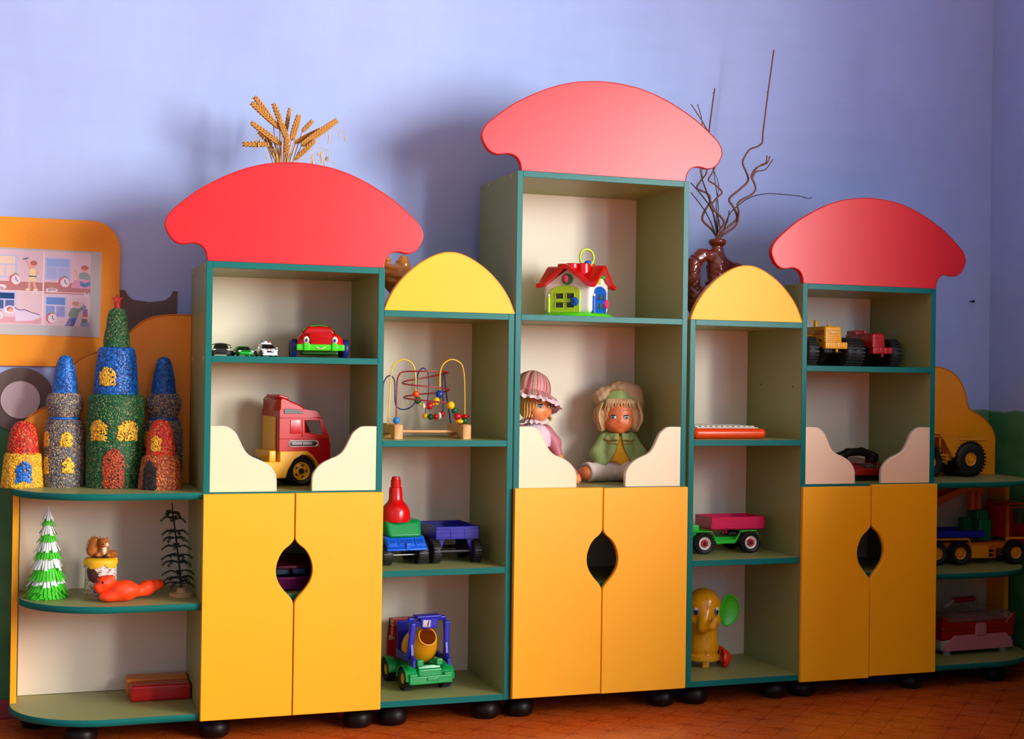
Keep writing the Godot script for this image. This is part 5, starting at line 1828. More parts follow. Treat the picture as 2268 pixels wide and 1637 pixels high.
func toy_house() -> void:
	var t := thing("toy_house", "white plastic toy house with red roof, lime and blue doors", "toy house", Vector3(1.0535, 1.085, -0.16), -46.0)
	var white := plastic("house_white", col(240, 234, 222), 0.3)
	var red := plastic("house_red", col(206, 8, 12), 0.2)
	var lime := plastic("house_lime", col(186, 214, 46), 0.35)
	var blue := plastic("house_blue", col(8, 92, 190), 0.25)
	var base := plastic("house_base", col(84, 210, 20), 0.3)
	var pink := plastic("house_pink", col(240, 50, 110), 0.25)
	var green := plastic("house_green", col(20, 120, 40), 0.3)
	# rounded green ground plate
	var s := S()
	lathe(s, [[0.0, 0.0], [0.104, 0.0], [0.108, 0.003], [0.104, 0.008], [0.09, 0.0135], [0.0, 0.0145]], 40, Transform3D.IDENTITY, 0.5, 1.0, 0.94)
	part(t, "ground_plate", fin(s), base)
	part(t, "walls", rboxm(Vector3(0.146, 0.09, 0.128), 0.012, 4, null, Vector3(0, 0.0575, 0)), white)
	# gable walls rise into the roof
	s = S()
	prism(s, [[-0.068, 0.09], [0.068, 0.09], [0.0, 0.136]], -0.062, 0.062, 0.001, Transform3D.IDENTITY, false)
	prism(s, [[-0.058, 0.09], [0.058, 0.09], [0.0, 0.136]], -0.07, 0.07, 0.001, Transform3D(Basis(Vector3.UP, PI / 2), Vector3.ZERO), false)
	part(t, "gable_wall", fin(s), white)
	# two gables crossing: a thin moulded sheet that follows the higher of the two
	s = S()
	s.set_smooth_group(-1)
	var n := 44
	var hx := 0.088
	var hz := 0.082
	var g := []
	for i in n + 1:
		var row := []
		for j in n + 1:
			var x := lerpf(-hx, hx, float(i) / n)
			var z := lerpf(-hz, hz, float(j) / n)
			row.append(Vector3(x, maxf(gable(absf(x) / hx), gable(absf(z) / hz)), z))
		g.append(row)
	var dn := Vector3(0, -0.0125, 0)
	for i in n:
		for j in n:
			quad(s, g[i][j], g[i + 1][j], g[i + 1][j + 1], g[i][j + 1])
			quad(s, g[i][j] + dn, g[i][j + 1] + dn, g[i + 1][j + 1] + dn, g[i + 1][j] + dn)
	for i in n:
		quad(s, g[i][n], g[i + 1][n], g[i + 1][n] + dn, g[i][n] + dn)
		quad(s, g[i][0], g[i][0] + dn, g[i + 1][0] + dn, g[i + 1][0])
		quad(s, g[n][i], g[n][i] + dn, g[n][i + 1] + dn, g[n][i + 1])
		quad(s, g[0][i], g[0][i + 1], g[0][i + 1] + dn, g[0][i] + dn)
	part(t, "roof", fin(s), red)
	# scalloped sorter block on the ridge
	s = S()
	for p in [[0.0, 0.0, 0.034], [0.03, 0.018, 0.02], [-0.03, 0.018, 0.02], [0.03, -0.018, 0.02], [-0.03, -0.018, 0.02], [0.0, 0.03, 0.02]]:
		lathe(s, [[0.0, 0.11], [p[2], 0.11], [p[2], 0.152], [p[2] - 0.002, 0.154], [0.0, 0.154]], 24, Transform3D(Basis.IDENTITY, Vector3(p[0], 0, p[1])))
	part(t, "roof_block", fin(s), red)
	# carrying ring and blue knob
	var ring := []
	for i in 32:
		var a := TAU * i / 32
		ring.append(Vector3(cos(a) * 0.0215, 0.172 + sin(a) * 0.0235, 0))
	part(t, "carrying_ring", tubem(ring, 0.0034, 10, true), lime, Vector3(0.034, 0, 0.006), Vector3(0, 50, 0))
	part(t, "roof_knob", ballm(Vector3(0.011, 0.008, 0.009), 16, 10), blue, Vector3(0.036, 0.156, 0.004))
	# front: lime double door; side: blue door
	var d1 := house_door(t, 0.092, 0.076, lime, Vector3(-0.004, 0.014, 0.064), Vector3.ZERO)
	var lock := part(d1, "lock", lathem([[0.0, 0.0], [0.0125, 0.0], [0.0125, 0.005], [0.011, 0.006], [0.0, 0.006]], 24), blue, Vector3(0.03, 0.03, 0.003), Vector3(90, 0, 0))
	lock.set_meta("label", "round blue lock with a triangle")
	part(d1, "lock_triangle", prismm([[-0.006, -0.004], [0.006, -0.004], [0.0, 0.006]], 0.0, 0.0012, 0.0003), plastic("lock_dark", col(8, 58, 140), 0.3), Vector3(0.03, 0.03, 0.0085))
	part(t, "hinge", lathem([[0.0, 0.0], [0.0042, 0.0], [0.0042, 0.044], [0.0, 0.046]], 12), lime, Vector3(-0.054, 0.014, 0.068))
	part(t, "hinge_pin", lathem([[0.0, 0.0], [0.0034, 0.0], [0.0034, 0.006], [0.0, 0.007]], 12), white, Vector3(-0.054, 0.059, 0.068))
	var d2 := house_door(t, 0.082, 0.077, blue, Vector3(0.073, 0.0125, 0.002), Vector3(0, 90, 0))
	part(d2, "knob", lathem([[0.0, 0.0], [0.0125, 0.0], [0.0125, 0.004], [0.0, 0.006]], 20), pink, Vector3(0.036, 0.029, 0.004), Vector3(90, 0, 0))
	part(t, "hinge", lathem([[0.0, 0.0], [0.0044, 0.0], [0.0044, 0.046], [0.0, 0.048]], 12), blue, Vector3(0.0762, 0.0135, 0.048))
	part(t, "hinge_pin", lathem([[0.0, 0.0], [0.0036, 0.0], [0.0036, 0.005], [0.0, 0.006]], 12), white, Vector3(0.0762, 0.0605, 0.048))
	var gd := part(t, "gable_disc", lathem([[0.0, 0.0], [0.0155, 0.0], [0.0155, 0.005], [0.0, 0.006]], 24), green, Vector3(0.002, 0.107, 0.0655), Vector3(90, 0, 0))
	part(gd, "gable_button", ballm(Vector3(0.0085, 0.004, 0.0115), 16, 10), pink, Vector3(-0.003, 0.006, -0.001))
	part(t, "gable_tab", prismm([[-0.008, -0.01], [0.008, -0.01], [0.003, 0.012], [-0.003, 0.012]], 0.0, 0.003, 0.001), lime, Vector3(0.0715, 0.106, 0.004), Vector3(0, 90, 0))
	part(t, "gable_pin", ballm(Vector3(0.008, 0.0048, 0.0048), 12, 8), plastic("pin_green", col(50, 190, 30), 0.25), Vector3(0.081, 0.115, 0.0))

# ---------------------------------------------------------------- dolls
func doll_head(parent: Node3D, c: Vector3, yaw: float, pitch: float, skin: Material, iris: Color) -> Node3D:
	var f := func(p: Vector3) -> float:
		var d := ell_d(p, Vector3(0, 0.006, -0.004), Vector3(0.0425, 0.0445, 0.041))
		d = smin(d, ell_d(p, Vector3(0, -0.017, 0.008), Vector3(0.0345, 0.0265, 0.031)), 0.014)
		for sx in [-1.0, 1.0]:
			d = smin(d, ell_d(p, Vector3(sx * 0.018, -0.0165, 0.0225), Vector3(0.0135, 0.0125, 0.0115)), 0.008)
			d = smin(d, ell_d(p, Vector3(sx * 0.0415, -0.004, -0.006), Vector3(0.005, 0.0095, 0.007)), 0.003)
			d = -smin(-d, ell_d(p, Vector3(sx * 0.0165, 0.0015, 0.0415), Vector3(0.0085, 0.0055, 0.006)), 0.006)
		d = smin(d, ell_d(p, Vector3(0, -0.009, 0.0375), Vector3(0.0042, 0.0042, 0.0048)), 0.005)
		d = smin(d, ell_d(p, Vector3(0, -0.0335, 0.026), Vector3(0.0105, 0.008, 0.0085)), 0.008)
		d = smin(d, cap_d(p, Vector3(0, -0.03, -0.004), Vector3(0, -0.058, -0.006), 0.016, 0.015), 0.006)
		return d
	var h := part(parent, "head", soft(f, Vector3(-0.056, -0.066, -0.052), Vector3(0.056, 0.058, 0.052), 0.0021), skin, c, Vector3(pitch, yaw, 0))
	for sx in [-1.0, 1.0]:
		var e := part(h, "eye", ballm(Vector3(0.0068, 0.0052, 0.0035), 16, 10), plastic("doll_eye_white", col(226, 226, 224), 0.15), Vector3(sx * 0.0163, 0.0012, 0.0352))
		e.rotation_degrees.y = sx * 20
		part(e, "iris", ballm(Vector3(0.0042, 0.0045, 0.0012), 14, 8), plastic("doll_iris", iris, 0.1), Vector3(0, -0.0002, 0.0028))
		part(e, "pupil", ballm(Vector3(0.0019, 0.0021, 0.0008), 10, 6), plastic("doll_pupil", col(14, 16, 22), 0.08), Vector3(0, -0.0002, 0.0036))
		var lash := []
		for i in 7:
			var a := -1.0 + i / 3.0
			lash.append(Vector3(a * 0.0078, 0.0052 - 0.0026 * a * a, 0.0026 - 0.002 * a * a))
		part(e, "lashes", tubem(lash, [0.0004, 0.0012, 0.0016, 0.0017, 0.0016, 0.0012, 0.0004], 6), plastic("doll_lash", col(34, 22, 18), 0.5))
		var brow := []
		for i in 6:
			var a := i / 5.0
			brow.append(Vector3(sx * (0.0085 + 0.0155 * a), 0.0165 + 0.004 * sin(a * 2.6), 0.0378 - 0.0065 * a * a))
		part(h, "eyebrow", tubem(brow, [0.0003, 0.0006, 0.0007, 0.0007, 0.0005, 0.0003], 5), plastic("doll_brow", col(150, 80, 44), 0.6))
	var s := S()
	ball(s, Vector3(-0.0026, -0.0215, 0.0362), Vector3(0.0044, 0.0023, 0.003), 12, 8)
	ball(s, Vector3(0.0026, -0.0215, 0.0362), Vector3(0.0044, 0.0023, 0.003), 12, 8)
	ball(s, Vector3(0, -0.0245, 0.0358), Vector3(0.005, 0.0026, 0.003), 12, 8)
	part(h, "lips", fin(s), plastic("doll_lips", col(206, 62, 44), 0.35))
	return h

func lock(s: SurfaceTool, pts: Array, r: float, sides := 6) -> void:
	var p := smooth_path(pts, 4)
	var rr := []
	for i in p.size():
		var f := float(i) / (p.size() - 1)
		rr.append(r * (0.35 + 0.65 * sin(PI * clampf(f * 0.85 + 0.12, 0, 1))))
	tube(s, p, rr, sides)

func green_doll() -> void:
	var t := thing("doll", "seated blonde doll in a light green coat and headband", "doll", Vector3(1.208, 0.6184, -0.205), -14.0, "dolls in the middle cabinet")
	var skin := plastic("doll_skin_warm", col(214, 112, 58), 0.45)
	var coat := mat("coat_green", col(150, 172, 104), 0.9)
	var gold := mat("gold_braid", col(176, 122, 24), 0.45, 0.3)
	var yellow := mat("dress_yellow", col(236, 172, 20), 0.85)
	var white := mat("cotton_white", col(222, 208, 194), 0.9)
	var hair := mat("hair_blonde", col(208, 168, 118), 0.6)
	# one soft body: torso, arms, hips and both legs
	var f := func(p: Vector3) -> float:
		var d := cap_d(p, Vector3(0, 0.042, 0), Vector3(0, 0.108, -0.002), 0.036, 0.03)
		d = smin(d, cap_d(p, Vector3(0, 0.1, 0), Vector3(0, 0.142, 0.0), 0.02, 0.013), 0.012)
		d = smin(d, cap_d(p, Vector3(-0.018, 0.032, 0.01), Vector3(-0.1, 0.026, 0.064), 0.03, 0.02), 0.014)
		d = smin(d, cap_d(p, Vector3(-0.1, 0.026, 0.064), Vector3(-0.131, 0.0165, 0.052), 0.016, 0.0135), 0.01)
		d = smin(d, cap_d(p, Vector3(0.02, 0.032, 0.01), Vector3(0.028, 0.026, 0.11), 0.03, 0.02), 0.014)
		for sx in [-1.0, 1.0]:
			d = smin(d, cap_d(p, Vector3(sx * 0.034, 0.118, 0), Vector3(sx * 0.058, 0.08, 0.014), 0.015, 0.0135), 0.01)
			d = smin(d, cap_d(p, Vector3(sx * 0.058, 0.08, 0.014), Vector3(sx * 0.05, 0.05, 0.044), 0.0135, 0.0105), 0.008)
		return maxf(d, 0.0006 - p.y)
	part(t, "body", soft(f, Vector3(-0.155, -0.004, -0.05), Vector3(0.085, 0.16, 0.14), 0.0038), skin)
	var hd := doll_head(t, Vector3(0.0, 0.1875, 0.007), -4.0, 3.0, skin, col(70, 150, 170))
	hd.scale = Vector3.ONE * 1.13
	# trousers with turned-up cuff
	var tr := func(p: Vector3) -> float:
		var d := cap_d(p, Vector3(-0.018, 0.034, 0.01), Vector3(-0.098, 0.0265, 0.062), 0.0335, 0.0245)
		d = smin(d, cap_d(p, Vector3(0.02, 0.034, 0.01), Vector3(0.028, 0.0265, 0.104), 0.0335, 0.0245), 0.016)
		d = smin(d, cap_d(p, Vector3(0, 0.042, 0), Vector3(0, 0.07, 0), 0.04, 0.036), 0.012)
		var q := Vector3(-0.098, 0.0265, 0.062)
		d = maxf(d, (p - q).dot(Vector3(-0.84, -0.08, 0.54)) - 0.002)
		return maxf(d, 0.0004 - p.y)
	part(t, "trousers", soft(tr, Vector3(-0.13, -0.004, -0.048), Vector3(0.07, 0.11, 0.136), 0.004), white)
	var ca := Vector3(-0.84, -0.08, 0.54).normalized()
	var cb := Basis(Quaternion(Vector3.UP, ca))
	part(t, "cuff", lathem([[0.0235, -0.012], [0.0275, -0.012], [0.029, -0.004], [0.0275, 0.005], [0.023, 0.006], [0.021, 0.0]], 24, Transform3D(cb, Vector3(-0.097, 0.029, 0.061))), white)
	# yellow dress front under the coat
	var yf := func(p: Vector3) -> float:
		var d := cap_d(p, Vector3(0, 0.062, 0.012), Vector3(0, 0.112, 0.006), 0.045, 0.031)
		d = maxf(d, 0.05 + 0.18 * absf(p.x) - p.y - 0.006 * sin(p.x * 90.0))
		return d
	part(t, "dress", soft(yf, Vector3(-0.06, 0.03, -0.05), Vector3(0.06, 0.155, 0.07), 0.0034), yellow)
	# coat: flared shell open down the front, with sleeves
	var cf := func(p: Vector3) -> float:
		var ang := atan2(p.x, p.z)
		var y := p.y
		var k := clampf((0.136 - y) / 0.09, 0.0, 1.2)
		var R := 0.034 + 0.032 * k + 0.0022 * sin(ang * 9.0) * k
		var r := Vector2(p.x, p.z - 0.002).length()
		var d := absf(r - R) - 0.0032
		d = maxf(d, y - 0.14)
		d = maxf(d, 0.044 - 0.008 * cos(ang * 2.0) - y)
		var open := 0.10 + 0.62 * k * k
		if p.z > 0.0:
			d = maxf(d, (open - absf(ang)) * R)
		for sx in [-1.0, 1.0]:
			var sl := cap_d(p, Vector3(sx * 0.036, 0.124, 0), Vector3(sx * 0.063, 0.08, 0.014), 0.0205, 0.021)
			sl = smin(sl, cap_d(p, Vector3(sx * 0.063, 0.08, 0.014), Vector3(sx * 0.055, 0.056, 0.04), 0.021, 0.0185), 0.008)
			d = smin(d, sl, 0.006)
		return d
	part(t, "coat", soft(cf, Vector3(-0.1, 0.026, -0.09), Vector3(0.1, 0.152, 0.1), 0.0034), coat)
	# collar of two wavy lapels with gold edging, and gold trims
	for sx in [-1.0, 1.0]:
		var g := S()
		g.set_smooth_group(1)
		var rows := []
		for i in 13:
			var a: float = sx * (0.14 + 1.9 * i / 12.0)
			var w := 0.003 * sin(i * 1.3)
			var r0 := 0.022
			var r1 := 0.047 + w
			rows.append([Vector3(sin(a) * r0, 0.1405, cos(a) * r0), Vector3(sin(a) * (r0 + r1) / 2, 0.139 + w, cos(a) * (r0 + r1) / 2), Vector3(sin(a) * r1, 0.121 + w * 0.8, cos(a) * r1 + 0.003)])
		for i in 12:
			for k in 2:
				quad(g, rows[i][k], rows[i + 1][k], rows[i + 1][k + 1], rows[i][k + 1])
				quad(g, rows[i][k] + Vector3(0, -0.002, 0), rows[i][k + 1] + Vector3(0, -0.002, 0), rows[i + 1][k + 1] + Vector3(0, -0.002, 0), rows[i + 1][k] + Vector3(0, -0.002, 0))
		var cp := part(t, "collar", fin(g), coat)
		var ed := []
		for i in 13:
			ed.append(rows[i][2] + Vector3(0, -0.001, 0))
		part(cp, "gold_edging", tubem(ed, 0.0014, 6), gold)
		var tp := []
		for i in 7:
			var a: float = sx * (0.16 + 0.75 * i / 6.0)
			var R := 0.0455
			tp.append(Vector3(sin(a) * R, 0.109 + 0.003 * i / 6.0, cos(a) * R + 0.004))
		part(t, "gold_trim", tubem(tp, 0.0019, 6), gold)
		part(t, "sleeve_trim", tubem([Vector3(sx * 0.0785, 0.07, 0.028), Vector3(sx * 0.07, 0.062, 0.046), Vector3(sx * 0.054, 0.058, 0.052)], 0.002, 6), gold)
	# hair: cap, side locks, fringe, and a tall puff behind the band
	var hf := func(p: Vector3) -> float:
		var d := ell_d(p, Vector3(0, 0.196, -0.004), Vector3(0.056, 0.056, 0.053))
		var cut := ell_d(p, Vector3(0, 0.182, 0.046), Vector3(0.039, 0.05, 0.044))
		d = maxf(d, -cut)
		for sx in [-1.0, 1.0]:
			d = smin(d, cap_d(p, Vector3(sx * 0.05, 0.205, 0.008), Vector3(sx * 0.05, 0.156, 0.012), 0.016, 0.012), 0.01)
		return d + 0.0012 * sin(p.x * 420.0 + p.y * 90.0) * sin(p.y * 140.0 + p.z * 300.0)
	part(t, "hair", soft(hf, Vector3(-0.074, 0.13, -0.064), Vector3(0.074, 0.262, 0.062), 0.0028), hair)
	var pf := func(p: Vector3) -> float:
		var d := ell_d(p, Vector3(0.012, 0.256, -0.016), Vector3(0.052, 0.038, 0.034))
		d = smin(d, ell_d(p, Vector3(-0.042, 0.243, -0.012), Vector3(0.032, 0.03, 0.028)), 0.012)
		d = smin(d, ell_d(p, Vector3(0.056, 0.228, -0.016), Vector3(0.022, 0.05, 0.028)), 0.012)
		return d + 0.0016 * sin(p.x * 260.0 + p.z * 120.0) * sin(p.y * 180.0 + p.x * 60.0)
	part(t, "hair_puff", soft(pf, Vector3(-0.09, 0.165, -0.06), Vector3(0.09, 0.306, 0.034), 0.003), mat("hair_ash", col(186, 152, 112), 0.75))
	var s := S()
	for i in 34:
		var a := -0.95 + 1.9 * i / 33.0
		var top := Vector3(sin(a * 1.2) * 0.036, 0.24, 0.036 - absf(a) * 0.008)
		var sway := 0.006 * sin(i * 2.4)
		lock(s, [top, Vector3(sin(a * 1.3) * 0.043, 0.229, 0.0465 - absf(a) * 0.012), Vector3(sin(a * 1.35) * 0.045 + sway, 0.2165 - 0.016 * absf(a) - 0.003 * sin(i * 5.1), 0.0468 - absf(a) * 0.018)], 0.0016, 5)
	for sx in [-1.0, 1.0]:
		for i in 16:
			var z := 0.036 - 0.005 * i
			var k := 0.004 * sin(i * 1.9)
			lock(s, [Vector3(sx * (0.05 + k * 0.5), 0.228, z * 0.8), Vector3(sx * (0.0615 + k), 0.197, z * 0.9), Vector3(sx * (0.059 + k), 0.17, z), Vector3(sx * (0.049 - k), 0.147 + k, z)], 0.0032, 5)
	part(t, "hair_locks", fin(s), hair)
	# headband: wide arch over the front of the head
	s = S()
	s.set_smooth_group(1)
	var e0 := []
	var e1 := []
	var N := 28
	for i in N + 1:
		var a := lerpf(-1.75, 1.75, float(i) / N)
		var w := 0.012 + 0.026 * pow(cos(a * 0.85), 2.0)
		e0.append(Vector3(sin(a) * 0.064, 0.183 + cos(a) * 0.049, 0.0455 - 0.02 * absf(sin(a)) - 0.003))
		e1.append(Vector3(sin(a) * 0.066, 0.185 + cos(a) * 0.057 + w * 0.62, 0.031 - 0.024 * absf(sin(a)) - w * 0.3))
	for i in N:
		for q in [0.0, -0.0025]:
			var o := Vector3(0, 0, q)
			if q == 0.0:
				quad(s, e0[i] + o, e1[i] + o, e1[i + 1] + o, e0[i + 1] + o)
			else:
				quad(s, e0[i] + o, e0[i + 1] + o, e1[i + 1] + o, e1[i] + o)
	var hb := part(t, "headband", fin(s), coat)
	part(hb, "gold_edging", tubem(e0, 0.0019, 6), gold)
	part(hb, "gold_edging", tubem(e1, 0.0017, 6), gold)

func stripe_mat() -> StandardMaterial3D:
	if mats.has("pink_stripes"):
		return mats["pink_stripes"]
	var im := Image.create(256, 16, false, Image.FORMAT_RGB8)
	var cs := [col(186, 92, 96), col(168, 78, 84), col(150, 110, 104), col(206, 140, 138), col(178, 88, 92), col(196, 150, 128)]
	var r := RandomNumberGenerator.new()
	r.seed = 4
	var x := 0
	while x < 256:
		var w := r.randi_range(3, 12)
		var c: Color = cs[r.randi() % cs.size()]
		for i in w:
			for y in 16:
				if x + i < 256:
					im.set_pixel(x + i, y, c)
		x += w
	var m := mat("pink_stripes", Color.WHITE, 0.55)
	m.albedo_texture = ImageTexture.create_from_image(im)
	return m

# turned cloth with uv round the axis, folds growing outwards
func cloth_turn(prof: Array, folds: int, depth: Array, seg := 72, phase := 0.0) -> ArrayMesh:
	var s := S()
	s.set_smooth_group(1)
	for i in prof.size() - 1:
		for k in seg:
			var P := []
			for c in [[i, k], [i, k + 1], [i + 1, k + 1], [i + 1, k]]:
				var a: float = TAU * c[1] / seg
				var d: float = depth[c[0]]
				var r: float = prof[c[0]][0] + d * sin(a * folds + phase)
				var y: float = prof[c[0]][1] + d * 0.5 * cos(a * folds * 1.3 + 1.0 + phase)
				P.append([Vector3(sin(a) * r, y, cos(a) * r), Vector2(3.0 * c[1] / seg, float(c[0]) / prof.size())])
			for q in [0, 2, 1, 0, 3, 2]:
				s.set_uv(P[q][1])
				s.add_vertex(P[q][0])
	return fin(s)

func pink_doll() -> void:
	var t := thing("doll", "seated doll in a pink striped dress and lace-trimmed bonnet", "doll", Vector3(0.93, 0.6184, -0.165), 12.0, "dolls in the middle cabinet")
	var skin := plastic("doll_skin_fair", col(232, 142, 84), 0.4)
	var pink := stripe_mat()
	var lace := mat("lace_white", col(222, 198, 206), 0.9)
	var hair := mat("hair_gold", col(220, 172, 96), 0.55)
	var f := func(p: Vector3) -> float:
		var d := cap_d(p, Vector3(0, 0.045, 0), Vector3(0, 0.125, 0), 0.036, 0.03)
		d = smin(d, cap_d(p, Vector3(0, 0.12, 0), Vector3(0.004, 0.178, 0.004), 0.02, 0.013), 0.012)
		for q in [Vector3(0.092, 0.019, 0.05), Vector3(0.05, 0.019, 0.115)]:
			d = smin(d, cap_d(p, Vector3(q.x * 0.2, 0.034, q.z * 0.2), q, 0.027, 0.018), 0.014)
			d = smin(d, cap_d(p, q, q + Vector3(0.02, -0.002, 0.004), 0.0155, 0.013), 0.008)
		for sx in [-1.0, 1.0]:
			d = smin(d, cap_d(p, Vector3(sx * 0.035, 0.145, 0), Vector3(sx * 0.062, 0.1, 0.012), 0.0135, 0.012), 0.008)
			d = smin(d, cap_d(p, Vector3(sx * 0.062, 0.1, 0.012), Vector3(sx * 0.072, 0.066, 0.036), 0.012, 0.0095), 0.006)
		return maxf(d, 0.0006 - p.y)
	part(t, "body", soft(f, Vector3(-0.1, -0.004, -0.05), Vector3(0.145, 0.2, 0.15), 0.004), skin)
	var hd := doll_head(t, Vector3(0.006, 0.2195, 0.006), 9.0, 5.0, skin, col(70, 130, 180))
	hd.scale = Vector3(1.05, 1.0, 1.05)
	part(t, "dress", cloth_turn(round2([[0.014, 0.163], [0.03, 0.158], [0.043, 0.142], [0.044, 0.12], [0.041, 0.1], [0.052, 0.075], [0.07, 0.05], [0.082, 0.03], [0.086, 0.02]], 2), 9, [0, 0, 0, 0, 0, 0, 0.0004, 0.0008, 0.001, 0.0012, 0.002, 0.003, 0.004, 0.005, 0.006, 0.006, 0.006]), pink)
	for sx in [-1.0, 1.0]:
		var sl := func(p: Vector3) -> float:
			var d := cap_d(p, Vector3(sx * 0.04, 0.146, 0.002), Vector3(sx * 0.062, 0.112, 0.01), 0.02, 0.0225)
			return smin(d, cap_d(p, Vector3(sx * 0.062, 0.112, 0.01), Vector3(sx * 0.068, 0.082, 0.025), 0.021, 0.0135), 0.008)
		part(t, "sleeve", soft(sl, Vector3(sx * 0.06 - 0.05, 0.06, -0.03), Vector3(sx * 0.06 + 0.05, 0.176, 0.05), 0.0034), mat("sleeve_pink", col(190, 106, 116), 0.5))
	# lace yoke and neck frill
	part(t, "lace_yoke", cloth_turn(round2([[0.0185, 0.168], [0.033, 0.161], [0.047, 0.142], [0.0495, 0.12], [0.047, 0.104]], 2), 22, [0.0005, 0.0006, 0.0008, 0.001, 0.0012, 0.0012, 0.0014, 0.0016, 0.002], 96), lace)
	part(t, "neck_frill", cloth_turn([[0.0165, 0.178], [0.024, 0.181], [0.033, 0.176], [0.038, 0.169]], 14, [0.0, 0.0012, 0.0026, 0.0035], 84), lace)
	part(t, "hem_frill", cloth_turn([[0.084, 0.026], [0.09, 0.017], [0.096, 0.008]], 16, [0.003, 0.004, 0.005], 96), lace)
	# skirt drawn over the outstretched legs
	var sk := func(p: Vector3) -> float:
		var d := cap_d(p, Vector3(0.02, 0.036, 0.012), Vector3(0.088, 0.024, 0.05), 0.038, 0.0275)
		d = smin(d, cap_d(p, Vector3(0.01, 0.036, 0.03), Vector3(0.046, 0.024, 0.1), 0.038, 0.0275), 0.014)
		return maxf(d + 0.0012 * sin(p.x * 160.0 - p.z * 140.0), 0.0006 - p.y)
	part(t, "skirt_fold", soft(sk, Vector3(-0.03, -0.004, -0.04), Vector3(0.13, 0.09, 0.14), 0.0036), mats["sleeve_pink"])
	# hair curls round the face
	var hf := func(p: Vector3) -> float:
		var d := ell_d(p, Vector3(0.004, 0.222, -0.004), Vector3(0.0475, 0.048, 0.046))
		var cut := ell_d(p, Vector3(0.013, 0.205, 0.044), Vector3(0.035, 0.042, 0.04))
		return maxf(d, -cut) + 0.0012 * sin(p.x * 380.0) * sin(p.y * 240.0)
	part(t, "hair", soft(hf, Vector3(-0.055, 0.16, -0.058), Vector3(0.06, 0.28, 0.05), 0.0028), hair)
	var s := S()
	for i in 16:
		var a := -1.35 + 2.7 * i / 15.0 + 0.2
		var base := Vector3(0.005 + sin(a) * 0.043, 0.236, cos(a) * 0.04)
		lock(s, [base, base + Vector3(sin(a) * 0.006, -0.014, cos(a) * 0.004), base + Vector3(sin(a) * 0.003, -0.03 - 0.012 * absf(a), -0.002), base + Vector3(sin(a) * 0.01, -0.04 - 0.014 * absf(a), 0.0)] if absf(a - 0.2) > 0.62 else [base, base + Vector3(0, -0.008, 0.003), base + Vector3(0.003, -0.014, 0.003)], 0.0036)
	part(t, "hair_locks", fin(s), hair)
	# bonnet: gathered crown, band, wavy brim with lace; tipped back to the left
	var b := part(t, "bonnet", cloth_turn(round2([[0.0035, 0.071], [0.016, 0.068], [0.036, 0.056], [0.049, 0.037], [0.054, 0.017], [0.054, 0.003]], 2), 10, [0.0005, 0.001, 0.0014, 0.0016, 0.002, 0.002, 0.0018, 0.0014, 0.001, 0.0006, 0.0004]), pink, Vector3(-0.004, 0.2475, -0.006), Vector3(-10, 0, -14))
	part(b, "bonnet_band", tubem(arc(Vector3(0, 0.004, 0), 0.0545, 0, 350, 40, Vector3.RIGHT, Vector3.BACK), 0.002, 6, true), mat("band_rose", col(206, 120, 130), 0.5))
	part(b, "brim", cloth_turn([[0.0535, 0.004], [0.063, -0.002], [0.073, -0.01], [0.08, -0.019]], 11, [0.0, 0.0015, 0.0035, 0.005], 110, 0.6), pink)
	part(b, "brim_lace", cloth_turn([[0.079, -0.018], [0.084, -0.024], [0.088, -0.031]], 22, [0.0045, 0.0045, 0.0055], 132, 0.6), lace)

# ---------------------------------------------------------------- narrow unit beside the right cabinet
func build_d_toys() -> void:
	# orange toy keyboard, seen edge-on
	var t := thing("toy_keyboard", "rounded orange toy keyboard with white keys lying flat", "toy", Vector3(1.505, 0.7463, -0.175), 0.0)
	var org := plastic("keyboard_orange", col(244, 70, 4), 0.3)
	var s := S()
	rbox(s, Vector3(0, 0.0152, 0), Vector3(0.236, 0.0296, 0.21), 0.0147, 6)
	part(t, "case", fin(s), org)
	part(t, "key_plate", rboxm(Vector3(0.2, 0.004, 0.17), 0.0018, 3), plastic("keyboard_plate", col(214, 204, 190), 0.4), Vector3(0, 0.0312, 0))
	var keym := rboxm(Vector3(0.013, 0.004, 0.015), 0.0015, 2)
	var keyw := plastic("key_white", col(226, 222, 216), 0.35)
	for r in 7:
		for k in 11:
			part(t, "key", keym, keyw, Vector3(-0.09 + k * 0.018, 0.0345, -0.07 + r * 0.0215))
	for k in 4:
		part(t, "orange_key", rboxm(Vector3(0.02, 0.005, 0.012), 0.002, 2), org, Vector3(-0.09 + k * 0.05, 0.034, -0.092))
	part(t, "seam", rboxm(Vector3(0.2362, 0.0012, 0.2102), 0.0005, 2), plastic("keyboard_seam", col(196, 50, 4), 0.4), Vector3(0, 0.0155, 0))
	pink_truck()
	elephant()

